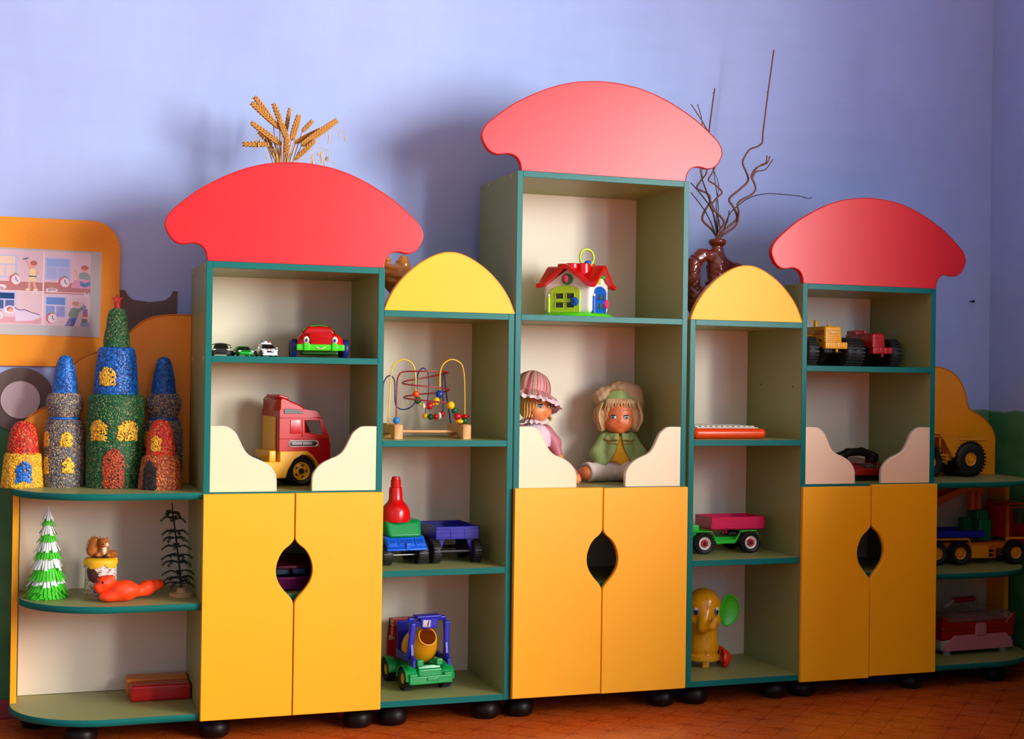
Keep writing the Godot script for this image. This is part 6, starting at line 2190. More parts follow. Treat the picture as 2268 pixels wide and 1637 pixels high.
func pink_truck() -> void:
	var t := thing("toy_trailer", "toy trailer with pink open box on bright green chassis", "toy trailer", Vector3(1.527, 0.4082, -0.136), -1.0)
	var pnk := plastic("box_pink", col(214, 10, 78), 0.35)
	var grn := plastic("chassis_green", col(24, 190, 40), 0.35)
	var wht := plastic("rim_white", col(226, 216, 206), 0.35)
	var red := plastic("rim_red", col(170, 12, 16), 0.35)
	var dark := plastic("hub_dark", col(28, 28, 30), 0.4)
	# box: near side at z = 0, open on top
	var W := 0.105
	var x0 := -0.049
	var x1 := 0.1265
	var zc := -W / 2
	part(t, "box_floor", boxm(Vector3(x1 - x0, 0.004, W), 0.001), pnk, Vector3((x0 + x1) / 2, 0.07, zc))
	for z in [-0.002, -W + 0.002]:
		var b := part(t, "box_side", boxm(Vector3(x1 - x0, 0.0375, 0.004), 0.0008), pnk, Vector3((x0 + x1) / 2, 0.0868, z))
		var rs := S()
		for k in 4:
			for q in 4:
				rbox(rs, Vector3(-0.0655 + k * 0.0437, -0.012 + q * 0.008, 0.0023 if z > -0.05 else -0.0023), Vector3(0.04, 0.0016, 0.0012), 0.0005, 1)
		part(b, "plank_rib", fin(rs), pnk)
	for x in [x0 + 0.002, x1 - 0.002]:
		part(t, "box_end", boxm(Vector3(0.004, 0.0375, W), 0.0008), pnk, Vector3(x, 0.0868, zc))
	# folded green frame along the side, bent over each wheel
	for z in [0.001, -W - 0.004]:
		var s := S()
		var top := [[-0.145, 0.042], [-0.115, 0.042], [-0.1, 0.066], [-0.045, 0.066], [-0.03, 0.038], [0.03, 0.04], [0.05, 0.066], [0.098, 0.066], [0.112, 0.042]]
		var poly: Array = top.duplicate()
		for i in range(top.size() - 1, -1, -1):
			poly.append([top[i][0], top[i][1] - (0.0035 if i in [2, 3, 6, 7] else 0.011)])
		prism(s, poly, z - 0.004, z, 0.0006, Transform3D.IDENTITY, false)
		part(t, "side_frame", fin(s), grn)
	var s2 := S()
	bx(s2, Vector3(-0.012, 0.038, zc), Vector3(0.24, 0.012, 0.05), 0.001)
	for x in [-0.072, 0.074]:
		bx(s2, Vector3(x, 0.064, zc), Vector3(0.05, 0.004, W), 0.001)
	part(t, "chassis", fin(s2), grn)
	part(t, "coupling_block", rboxm(Vector3(0.03, 0.03, 0.05), 0.002, 2), grn, Vector3(-0.098, 0.068, zc + 0.02))
	for x in [-0.04, 0.0, 0.01]:
		part(t, "box_post", boxm(Vector3(0.005, 0.014, 0.005), 0.0008), pnk, Vector3(x, 0.062, -0.02))
	for x in [-0.0745, 0.0745]:
		for z in [0.004, -W - 0.004]:
			var w := wheel(t, Vector3(x, 0.0315, z), 0.0315, 0.027, wht, 0.0185, 22)
			w.rotation_degrees.y = 90
			for sg in [-1.0, 1.0]:
				part(w, "rim_disc", lathem([[0.0, 0.0], [0.0125, 0.0], [0.012, 0.004], [0.0, 0.0045]], 6), red, Vector3(sg * 0.0065, 0, 0), Vector3(0, 0, -90 * sg))
				part(w, "axle_cap", lathem([[0.0, 0.0], [0.0045, 0.0], [0.004, 0.003], [0.0, 0.0035]], 12), dark, Vector3(sg * 0.0105, 0, 0), Vector3(0, 0, -90 * sg))

func elephant() -> void:
	var t := thing("toy_elephant", "yellow plastic toy elephant with green ears and orange wheels", "toy", Vector3(1.487, BY, -0.195), -14.0)
	var yel := plastic("elephant_yellow", col(240, 164, 16), 0.18)
	var org := plastic("elephant_orange", col(238, 52, 8), 0.22)
	var grn := plastic("elephant_green", col(64, 196, 28), 0.35)
	var f := func(p: Vector3) -> float:
		var d := ell_d(p, Vector3(0, 0.176, 0), Vector3(0.051, 0.053, 0.049))
		for sx in [-1.0, 1.0]:
			d = smin(d, ell_d(p, Vector3(sx * 0.024, 0.138, 0.018), Vector3(0.0245, 0.0195, 0.022)), 0.012)
		# trunk: down from the face, then curled up at the tip
		d = smin(d, cap_d(p, Vector3(-0.004, 0.15, 0.036), Vector3(-0.012, 0.122, 0.054), 0.0215, 0.0185), 0.012)
		d = smin(d, cap_d(p, Vector3(-0.012, 0.122, 0.054), Vector3(0.008, 0.128, 0.074), 0.0165, 0.013), 0.006)
		d = smin(d, cap_d(p, Vector3(0.008, 0.128, 0.074), Vector3(0.016, 0.147, 0.078), 0.0125, 0.0095), 0.004)
		# body and skirt
		d = smin(d, cap_d(p, Vector3(0, 0.125, 0), Vector3(0, 0.075, 0.002), 0.04, 0.043), 0.012)
		d = smin(d, ell_d(p, Vector3(0, 0.055, 0.0), Vector3(0.047, 0.032, 0.047)), 0.008)
		var r := Vector2(p.x, p.z).length()
		d = smin(d, maxf(absf(p.y - 0.027) - 0.005, r - 0.0495) - 0.003, 0.012)
		return maxf(d, 0.0185 - p.y)
	part(t, "body", soft(f, Vector3(-0.06, 0.012, -0.06), Vector3(0.06, 0.236, 0.1), 0.0028), yel)
	part(t, "foot_block", rboxm(Vector3(0.02, 0.02, 0.03), 0.003, 3), yel, Vector3(0.0, 0.0101, 0.028))
	# moulding seam down the front
	part(t, "seam", tubem([Vector3(0, 0.0225, 0.0525), Vector3(0, 0.05, 0.047), Vector3(0, 0.09, 0.0432)], 0.0008, 5), plastic("elephant_seam", col(206, 120, 8), 0.3))
	part(t, "seam", tubem(smooth_path([Vector3(0, 0.2295, 0.004), Vector3(0, 0.217, 0.0312), Vector3(0, 0.2, 0.044), Vector3(0, 0.182, 0.0486), Vector3(0, 0.17, 0.0502)], 3), 0.0008, 5), mats["plastic_elephant_seam"])
	part(t, "button", ballm(Vector3(0.0045, 0.0025, 0.003), 12, 8), yel, Vector3(0, 0.052, 0.0475))
	for sx in [-1.0, 1.0]:
		var e := part(t, "eye", ballm(Vector3(0.0085, 0.0125, 0.004), 16, 10), plastic("elephant_eye", col(24, 92, 170), 0.12), Vector3(sx * 0.0305, 0.1665, 0.0385))
		e.rotation_degrees = Vector3(-6, sx * 38, sx * -6)
		part(e, "eye_white", ballm(Vector3(0.0066, 0.0048, 0.0018), 14, 8), plastic("elephant_eye_white", col(230, 228, 224), 0.2), Vector3(0, 0.0066, 0.0026))
		part(e, "pupil", ballm(Vector3(0.0038, 0.005, 0.0014), 12, 8), plastic("elephant_pupil", col(12, 14, 22), 0.1), Vector3(-sx * 0.0015, -0.0035, 0.0034))
		# dished ear
		var s := S()
		s.set_smooth_group(1)
		var rings := []
		for k in 6:
			var rr := k / 5.0
			var row := []
			for i in 28:
				var a := TAU * i / 28
				var x := cos(a) * 0.037 * rr
				var y := sin(a) * 0.046 * rr
				if x * sx < 0.0:
					x *= 0.6
				row.append(Vector3(x, y, 0.009 * rr * rr - 0.004))
			rings.append(row)
		for k in 5:
			for i in 28:
				var j := (i + 1) % 28
				quad(s, rings[k][i], rings[k + 1][i], rings[k + 1][j], rings[k][j])
				var o := Vector3(0, 0, -0.003)
				quad(s, rings[k][i] + o, rings[k][j] + o, rings[k + 1][j] + o, rings[k + 1][i] + o)
		var ear := part(t, "ear", fin(s), grn, Vector3(sx * 0.0725, 0.163, -0.006), Vector3(0, sx * 12, sx * -8))
		part(ear, "ear_rim", tubem(rings[5], 0.0026, 6, true), grn)
		# wheel: hollow half ball
		for z in [0.026, -0.03]:
			s = S()
			var prof := []
			for k in 9:
				var a := PI / 2 * k / 8.0
				prof.append([cos(a) * 0.0265, sin(a) * 0.0265])
			for k in range(8, -1, -1):
				var a := PI / 2 * k / 8.0
				prof.append([cos(a) * 0.0245, sin(a) * 0.0235])
			prof[8][0] = 0.0
			prof[9][0] = 0.0
			lathe(s, prof, 28, Transform3D(Basis(Vector3(0, 0, 1), -PI / 2 * sx), Vector3.ZERO), 0.3)
			part(t, "wheel", fin(s), org, Vector3(sx * 0.0525, 0.0265, z))
			part(t, "axle", tubem([Vector3(sx * 0.03, 0.0265, z), Vector3(sx * 0.075, 0.0265, z)], 0.003, 8), org)

# ---------------------------------------------------------------- right cabinet
func build_e_toys() -> void:
	toy_tractor("yellow toy tractor with big black ribbed wheels and red lettering", Vector3(1.846, 0.9618, -0.155), 0.0, plastic("laser_yellow", col(236, 164, 14), 0.3), true, 0.0)
	toy_tractor("red toy tractor with black ribbed wheels behind the yellow one", Vector3(2.024, 0.9618, -0.185), 0.0, plastic("tractor_red", col(178, 8, 10), 0.3), false, -0.016)
	telephone()

func toy_tractor(label: String, at: Vector3, turn: float, m: Material, lettered: bool, low: float) -> void:
	var t := thing("toy_tractor", label, "toy tractor", at, turn, "toy tractors in the right cabinet")
	var dark := plastic("hub_dark", col(28, 28, 30), 0.4)
	var r := 0.0435
	# bonnet with a slatted front
	var bw := 0.056 if lettered else 0.044
	var bt := 0.119 + low
	var sh := func(p: Vector3) -> Vector3:
		var q := p
		q.x *= 1.0 + 0.08 * clampf((bt - p.y) / 0.06, 0.0, 1.0)
		q.z += 0.004 * clampf((bt - p.y) / 0.05, 0.0, 1.0) * clampf(p.z / 0.07, 0.0, 1.0)
		return q
	part(t, "bonnet", rboxm(Vector3(bw, 0.062, 0.15), 0.006, 4, sh, Vector3(0, bt - 0.031, 0.0)), m)
	var s := S()
	for i in 6:
		rbox(s, Vector3(0, bt - 0.012 - i * 0.006, 0.0765 + i * 0.0005), Vector3(bw - 0.014, 0.0028, 0.0022), 0.001, 2)
	part(t, "grille_slats", fin(s), m)
	for sx in [-1.0, 1.0]:
		part(t, "lamp", rboxm(Vector3(0.009, 0.006, 0.002), 0.0009, 2), m, Vector3(sx * (bw / 2 - 0.008), bt - 0.05, 0.0798))
	if lettered:
		part(t, "badge", rboxm(Vector3(0.02, 0.004, 0.001), 0.0005, 2), plastic("badge_silver", col(214, 190, 150), 0.3), Vector3(0, bt - 0.018, 0.0795))
		part(t, "lettering", letters("LASER", 0.0185), plastic("letter_red", col(150, 30, 14), 0.4), Vector3(-bw / 2 - 0.0008, bt - 0.019, 0.044), Vector3(0, -90, 0))
		for p in [[0.02, 0.0], [0.052, -0.006]]:
			part(t, "side_mark", rboxm(Vector3(0.001, 0.007, 0.012), 0.0004, 1), plastic("mark_black", col(36, 30, 20), 0.4), Vector3(-bw / 2 - 0.0018, bt - 0.036 + p[1], p[0]), Vector3(14, 0, 0))
		part(t, "exhaust", lathem([[0.0, 0.0], [0.0068, 0.0], [0.006, 0.02], [0.0052, 0.021], [0.0, 0.021]], 14), m, Vector3(-0.014, bt - 0.001, 0.0))
		part(t, "filler_cap", lathem([[0.0, 0.0], [0.006, 0.0], [0.0055, 0.008], [0.0, 0.008]], 12), m, Vector3(0.012, bt - 0.001, 0.03))
	else:
		part(t, "engine_cover", rboxm(Vector3(0.034, 0.018, 0.05), 0.004, 3), m, Vector3(0.0, bt + 0.002, -0.05))
		part(t, "exhaust", lathem([[0.0, 0.0], [0.005, 0.0], [0.0045, 0.012], [0.0, 0.012]], 12), m, Vector3(-0.014, bt - 0.001, 0.02))
	# front weight and step plate
	part(t, "front_weight", rboxm(Vector3(bw + 0.02, 0.02, 0.02), 0.0025, 3), m, Vector3(0.004, 0.0615 + low * 0.7, 0.078))
	s = S()
	for k in 4:
		rbox(s, Vector3(-bw / 2 + 0.006 + k * 0.017, 0.0615 + low * 0.7, 0.0885), Vector3(0.0105, 0.018, 0.002), 0.0008, 2)
	part(t, "weight_ribs", fin(s), m)
	part(t, "towing_eye", rboxm(Vector3(0.008, 0.012, 0.006), 0.002, 2), m, Vector3(0.012, 0.048 + low * 0.7, 0.076))
	part(t, "axle", tubem([Vector3(-0.06, 0.0435, 0.035), Vector3(0.06, 0.0435, 0.035)], 0.003, 8), mat("steel", col(190, 180, 170), 0.3, 0.9))
	part(t, "frame", rboxm(Vector3(0.05, 0.022, 0.15), 0.004, 2), plastic("frame_black", col(16, 15, 15), 0.5), Vector3(0, 0.05, -0.01))
	for sx in [-1.0, 1.0]:
		part(t, "mudguard", rboxm(Vector3(0.03, 0.006, 0.05), 0.002, 2), m, Vector3(sx * (bw / 2 + 0.014), 0.0925 + low * 0.5, -0.02))
		for z in [0.036, -0.07]:
			wheel(t, Vector3(sx * 0.0655, r, z), r, 0.036, dark, 0.02, 24, sx)

func telephone() -> void:
	var t := thing("toy_telephone", "red desk telephone with black handset behind the cream guards", "telephone", Vector3(1.99, 0.6184, -0.17), 10.0)
	var red := plastic("phone_red", col(140, 6, 12), 0.2)
	var blk := plastic("phone_black", col(14, 14, 15), 0.22)
	part(t, "base_plate", rboxm(Vector3(0.15, 0.02, 0.16), 0.004, 3), blk, Vector3(0, 0.0104, 0))
	var s := S()
	prism(s, [[0.085, 0.018], [0.086, 0.036], [0.05, 0.046], [-0.075, 0.062], [-0.08, 0.02]], -0.08, 0.08, 0.004, Transform3D(Basis(Vector3(0, 0, 1), Vector3(0, 1, 0), Vector3(-1, 0, 0)), Vector3.ZERO))
	part(t, "body", fin(s), red)
	var hf := func(p: Vector3) -> float:
		var d := 1.0
		var pts := [Vector3(-0.072, 0.074, 0.0), Vector3(-0.035, 0.086, 0.0), Vector3(0.02, 0.088, 0.0), Vector3(0.062, 0.078, 0.0)]
		for i in 3:
			d = smin(d, cap_d(p, pts[i], pts[i + 1], 0.0125, 0.0125), 0.006)
		for sx in [-1.0, 1.0]:
			d = smin(d, maxf(Vector2(p.x - sx * 0.064, p.z).length() - 0.0185, absf(p.y - 0.069) - 0.0105) - 0.002, 0.008)
		return d
	part(t, "handset", soft(hf, Vector3(-0.095, 0.05, -0.03), Vector3(0.092, 0.108, 0.03), 0.003), blk, Vector3(0.0, -0.004, 0.0), Vector3(0, 0, 0))
	part(t, "keypad", rboxm(Vector3(0.07, 0.003, 0.045), 0.0012, 2), blk, Vector3(0, 0.0438, 0.052), Vector3(14, 0, 0))
	var km := rboxm(Vector3(0.012, 0.003, 0.007), 0.001, 2)
	for r in 4:
		for k in 3:
			part(t, "key", km, plastic("phone_key", col(60, 60, 62), 0.4), Vector3(-0.018 + k * 0.018, 0.0488 - r * 0.0027, 0.037 + r * 0.0105), Vector3(14, 0, 0))

# ---------------------------------------------------------------- right end shelf
func build_r_toys() -> void:
	dump_truck()
	crane_truck()
	beauty_case()

func dump_truck() -> void:
	var t := thing("toy_dump_truck", "yellow toy dump truck with fat black tyres beside the wavy board", "toy truck", Vector3(2.432, 0.6176, -0.2), 0.0)
	var yel := plastic("dump_yellow", col(232, 150, 16), 0.35)
	var wide := 0.075
	# near side at z = 0, body reaches back towards the board; the nose points left
	var R := 0.057
	for z in [-0.012, -0.082]:
		var w := wheel(t, Vector3(0.0, R, z), R, 0.038, yel, 0.021, 30)
		w.rotation_degrees.y = 90
		for k in 6:
			var a := TAU * k / 6
			part(w, "hub_slot", ballm(Vector3(0.0012, 0.0035, 0.005), 10, 6), plastic("slot_dark", col(60, 34, 12), 0.5), Vector3(0.0125, cos(a) * 0.013, sin(a) * 0.013), Vector3(rad_to_deg(a), 0, 0))
		w = wheel(t, Vector3(-0.15, 0.048, z), 0.048, 0.036, yel, 0.018, 28)
		w.rotation_degrees.y = 90
	part(t, "chassis", rboxm(Vector3(0.2, 0.022, 0.05), 0.004, 3), yel, Vector3(-0.075, 0.062, -0.046))
	# tipping bed with a sloping nose and canopy
	var s := S()
	prism(s, [[-0.062, 0.062], [0.0, 0.076], [0.05, 0.1], [0.062, 0.1165], [0.03, 0.1185], [-0.035, 0.1185], [-0.098, 0.1365], [-0.115, 0.1365], [-0.098, 0.118]], -0.09, -0.004, 0.0015, Transform3D.IDENTITY, false)
	part(t, "tipping_bed", fin(s), yel)
	part(t, "bed_rim", rboxm(Vector3(0.105, 0.005, 0.094), 0.0018, 2), yel, Vector3(0.012, 0.1195, -0.046))
	s = S()
	for x in [-0.05, -0.02, 0.01]:
		rbox(s, Vector3(x, 0.096, -0.0028), Vector3(0.006, 0.036, 0.004), 0.0015, 2, Transform3D(Basis(Vector3(0, 0, 1), 0.0), Vector3.ZERO))
	part(t, "bed_ribs", fin(s), yel)
	# cab: open side with pillars
	s = S()
	bx(s, Vector3(-0.128, 0.083, -0.046), Vector3(0.05, 0.02, 0.07), 0.002)
	bx(s, Vector3(-0.128, 0.13, -0.046), Vector3(0.052, 0.005, 0.07), 0.001)
	for x in [-0.15, -0.106]:
		for z in [-0.014, -0.078]:
			bx(s, Vector3(x, 0.11, z), Vector3(0.005, 0.038, 0.005), 0.001)
	part(t, "cab", fin(s), yel)
	part(t, "bonnet", rboxm(Vector3(0.05, 0.03, 0.06), 0.005, 3), yel, Vector3(-0.175, 0.078, -0.046))
	s = S()
	for y in [0.05, 0.06, 0.07]:
		bx(s, Vector3(-0.103, y, -0.002), Vector3(0.022, 0.003, 0.014), 0.0006)
	for x in [-0.115, -0.092]:
		bx(s, Vector3(x, 0.058, -0.002), Vector3(0.003, 0.034, 0.014), 0.0006)
	part(t, "ladder", fin(s), yel)
	part(t, "decal", rboxm(Vector3(0.024, 0.007, 0.001), 0.0004, 1), plastic("decal_dark", col(30, 34, 40), 0.4), Vector3(-0.118, 0.092, -0.0102))

func crane_truck() -> void:
	var t := thing("toy_crane_truck", "toy crane truck with red cab, blue bed and yellow jib", "toy truck", Vector3(2.374, 0.3434, -0.155), -6.0)
	var yel := plastic("crane_yellow", col(232, 140, 14), 0.3)
	var org := plastic("crane_orange", col(216, 100, 14), 0.35)
	var red := plastic("crane_red", col(176, 6, 8), 0.28)
	var blu := plastic("crane_blue", col(20, 24, 160), 0.35)
	var grn := plastic("crane_green", col(8, 104, 50), 0.35)
	var W := 0.12
	for z in [-0.016, -W + 0.016]:
		for x in [-0.006, -0.088, 0.19]:
			var w := wheel(t, Vector3(x, 0.037, z), 0.037, 0.032, yel, 0.019, 26)
			w.rotation_degrees.y = 90
			for sg in [-1.0, 1.0]:
				part(w, "hub_cap", ballm(Vector3(0.003, 0.009, 0.009), 14, 8), yel, Vector3(sg * 0.0115, 0, 0))
	part(t, "chassis", rboxm(Vector3(0.3, 0.02, 0.07), 0.004, 3), org, Vector3(0.04, 0.058, -W / 2))
	# mudguard strip over the rear wheels
	for z in [-0.001, -W - 0.004]:
		var s := S()
		prism(s, [[-0.13, 0.08], [0.0155, 0.08], [0.024, 0.064], [0.027, 0.068], [0.0175, 0.0855], [-0.13, 0.0855]], z, z + 0.006, 0.001, Transform3D.IDENTITY, false)
		part(t, "mudguard", fin(s), yel)
		s = S()
		prism(s, [[0.15, 0.072], [0.157, 0.0815], [0.215, 0.081], [0.231, 0.05], [0.236, 0.052], [0.22, 0.0865], [0.15, 0.088]], z, z + 0.006, 0.001, Transform3D.IDENTITY, false)
		part(t, "mudguard", fin(s), yel)
	part(t, "tool_box", rboxm(Vector3(0.062, 0.041, W - 0.02), 0.003, 3), yel, Vector3(0.066, 0.0405, -W / 2 + 0.002))
	var s2 := S()
	for y in [0.022, 0.036, 0.05]:
		bx(s2, Vector3(0.108, y, -0.014), Vector3(0.024, 0.004, 0.016), 0.001)
	bx(s2, Vector3(0.119, 0.038, -0.014), Vector3(0.003, 0.036, 0.014), 0.0006)
	part(t, "steps", fin(s2), org)
	# blue load bed
	part(t, "bed_floor", boxm(Vector3(0.21, 0.004, W - 0.004), 0.001), blu, Vector3(-0.0265, 0.0905, -W / 2))
	for z in [-0.002, -W + 0.002]:
		part(t, "bed_side", boxm(Vector3(0.21, 0.02, 0.004), 0.001), blu, Vector3(-0.0265, 0.098, z))
	for x in [-0.13, 0.077]:
		part(t, "bed_end", boxm(Vector3(0.004, 0.02, W - 0.004), 0.001), blu, Vector3(x, 0.098, -W / 2))
	# green turntable tower
	var s := S()
	rbox(s, Vector3(0.094, 0.108, -W / 2), Vector3(0.043, 0.068, 0.07), 0.004, 3)
	rbox(s, Vector3(0.0865, 0.156, -W / 2), Vector3(0.04, 0.03, 0.06), 0.004, 3)
	part(t, "tower", fin(s), grn)
	part(t, "operator_seat", rboxm(Vector3(0.03, 0.05, 0.04), 0.004, 3), grn, Vector3(0.056, 0.118, -W / 2 - 0.02))
	# jib: mast, elbow and long arm reaching back to the left
	part(t, "mast", rboxm(Vector3(0.036, 0.062, 0.03), 0.004, 3), org, Vector3(0.074, 0.199, -W / 2))
	s = S()
	prism(s, round2([[0.1, 0.224], [0.107, 0.236], [0.1, 0.249], [0.084, 0.2535], [0.05, 0.2525], [0.0, 0.2335], [-0.06, 0.211], [-0.083, 0.1995], [-0.13, 0.15], [-0.145, 0.128]], 2) + [[-0.13, 0.122], [-0.105, 0.15], [-0.075, 0.176], [-0.05, 0.189], [0.0, 0.2105], [0.045, 0.23], [0.062, 0.224]], -W / 2 - 0.014, -W / 2 + 0.014, 0.002, Transform3D.IDENTITY, false)
	part(t, "jib", fin(s), org)
	part(t, "ram", tubem([Vector3(-0.055, 0.221, -W / 2), Vector3(0.0, 0.24, -W / 2)], 0.005, 10), red)
	part(t, "ram_rod", tubem([Vector3(0.07, 0.172, -W / 2 + 0.017), Vector3(0.072, 0.226, -W / 2 + 0.017)], 0.0035, 8), red)
	# cab
	var ol := [[0.132, 0.0866], [0.2, 0.0866], [0.216, 0.05], [0.236, 0.05], [0.236, 0.12], [0.228, 0.175], [0.213, 0.193], [0.14, 0.1955], [0.1325, 0.18]]
	var h1 := [[0.16, 0.168], [0.183, 0.168], [0.183, 0.128], [0.16, 0.128]]
	s = S()
	prism(s, shell_side(ol, h1), -0.006, -0.001, 0.0, Transform3D.IDENTITY, false)
	prism(s, ol, -W + 0.001, -W + 0.006, 0.0, Transform3D.IDENTITY, false)
	bx(s, Vector3(0.178, 0.192, -W / 2), Vector3(0.08, 0.005, W - 0.004), 0.001)
	bx(s, Vector3(0.1345, 0.135, -W / 2), Vector3(0.004, 0.1, W - 0.004), 0.0006)
	bx(s, Vector3(0.234, 0.085, -W / 2), Vector3(0.004, 0.07, W - 0.004), 0.0006)
	part(t, "cab", fin(s), red, Vector3(0.017, 0, 0))
	part(t, "door_window", rboxm(Vector3(0.03, 0.04, 0.0016), 0.0007, 2), plastic("dark_glass", col(22, 22, 24), 0.08), Vector3(0.226, 0.147, -0.0008))
	part(t, "cab_ridge", rboxm(Vector3(0.084, 0.004, 0.004), 0.0015, 2), red, Vector3(0.198, 0.181, 0.0))

func beauty_case() -> void:
	# red and pink plastic carrying case with a smoky clear lid
	var t := thing("toy_case", "red and pink plastic carrying case with clear lid and handle", "case", Vector3(2.4075, BY, -0.195), 2.0)
	var red := plastic("case_red", col(158, 6, 10), 0.22)
	var pnk := plastic("case_pink", col(206, 120, 130), 0.35)
	var gry := plastic("case_grey", col(176, 172, 168), 0.3)
	var w := 0.282
	var dp := 0.15
	var low := func(p: Vector3) -> Vector3:
		var f := clampf((0.06 - p.y) / 0.05, 0.0, 1.0)
		return Vector3(p.x * (1.0 - 0.035 * f), p.y, p.z * (1.0 - 0.06 * f))
	part(t, "tray", rboxm(Vector3(w - 0.006, 0.05, dp), 0.014, 5, low, Vector3(0, 0.035, 0)), gry)
	part(t, "middle_band", rboxm(Vector3(w, 0.058, dp + 0.002), 0.012, 5, null, Vector3(0, 0.073, 0)), red)
	part(t, "seam", rboxm(Vector3(w + 0.001, 0.0016, dp + 0.003), 0.0007, 3), plastic("case_seam", col(96, 4, 8), 0.4), Vector3(0, 0.078, 0))
	var s := S()
	prism(s, [[-0.132, 0.014], [0.132, 0.014], [0.132, 0.036], [0.104, 0.062], [-0.094, 0.062], [-0.13, 0.034]], 0.0, 0.004, 0.0015, Transform3D(Basis.IDENTITY, Vector3(0, 0, dp / 2 - 0.0012)), false)
	part(t, "front_panel", fin(s), pnk)
	var clear := mat("case_clear", Color(0.62, 0.5, 0.5, 0.38), 0.08)
	clear.transparency = BaseMaterial3D.TRANSPARENCY_ALPHA
	var lid := func(p: Vector3) -> Vector3:
		var f := clampf((p.y - 0.1) / 0.04, 0.0, 1.0)
		return Vector3(p.x * (1.0 - 0.03 * f), p.y - 0.012 * pow(absf(p.x) / (w / 2), 2.0) * f, p.z * (1.0 - 0.08 * f))
	part(t, "clear_lid", rboxm(Vector3(w - 0.004, 0.046, dp - 0.002), 0.014, 5, lid, Vector3(0, 0.119, 0)), clear)
	# red corner cheeks rising into the lid
	for sx in [-1.0, 1.0]:
		s = S()
		prism(s, [[sx * 0.139, 0.088], [sx * 0.139, 0.124], [sx * 0.13, 0.122], [sx * 0.105, 0.096], [sx * 0.1, 0.088]], dp / 2 - 0.004, dp / 2 + 0.0012, 0.0012, Transform3D.IDENTITY, false)
		part(t, "corner_cheek", fin(s), red)
		part(t, "inner_tray", rboxm(Vector3(0.11, 0.012, dp - 0.03), 0.003, 2), red, Vector3(sx * 0.06, 0.106, 0))
		for z in [-0.05, 0.056]:
			part(t, "foot", lathem([[0.0, 0.0], [0.011, 0.0], [0.012, 0.003], [0.011, 0.012], [0.0, 0.012]], 18), gry, Vector3(sx * 0.108, 0.0, z))
	var lt := part(t, "latch", rboxm(Vector3(0.04, 0.034, 0.008), 0.0035, 4), pnk, Vector3(0.004, 0.075, dp / 2 + 0.004))
	part(lt, "latch_lip", rboxm(Vector3(0.032, 0.008, 0.007), 0.0025, 3), pnk, Vector3(0, 0.019, -0.001))
	# folding handle
	part(t, "handle", tubem(smooth_path([Vector3(-0.075, 0.138, 0.0), Vector3(-0.06, 0.15, 0.008), Vector3(-0.045, 0.16, 0.014), Vector3(0.03, 0.162, 0.014), Vector3(0.048, 0.152, 0.008), Vector3(0.066, 0.14, 0.0)], 4), 0.006, 10), gry)
	part(t, "handle_grip", tubem([Vector3(-0.05, 0.1605, 0.014), Vector3(0.03, 0.1625, 0.014)], 0.009, 12), red)

# ---------------------------------------------------------------- on top of the cabinets, on the wall, under and inside
func build_tops() -> void:
	wheat_bouquet()
	amber_bird()
	branch_vase()
	wall_display()
	hidden_things()

func ear(s: SurfaceTool, base: Vector3, tip: Vector3, w: float) -> void:
	# wheat ear: kernels in two leaning rows
	var d := tip - base
	var L := d.length()
	d /= L
	var side := d.cross(Vector3(0, 0, 1)).normalized()
	var n := int(L / 0.0042)
	for i in n:
		var f := (i + 0.5) / n
		var ww := w * (0.55 + 0.6 * sin(PI * clampf(f * 0.8 + 0.15, 0.0, 1.0)))
		for k in 3:
			var off := side * (k - 1) * ww * 0.55 + Vector3(0, 0, 1) * ww * 0.5 * (1.0 if (i + k) % 2 == 0 else -0.6)
			var out := (d * 1.7 + side * (k - 1) * 0.75 + Vector3(0, 0, 0.3 if (i + k) % 2 == 0 else -0.3)).normalized()
			var b := Basis(Quaternion(Vector3.UP, out))
			ball(s, base + d * L * f + off, Vector3(w * 0.36, w * 0.85, w * 0.36), 6, 5, b)

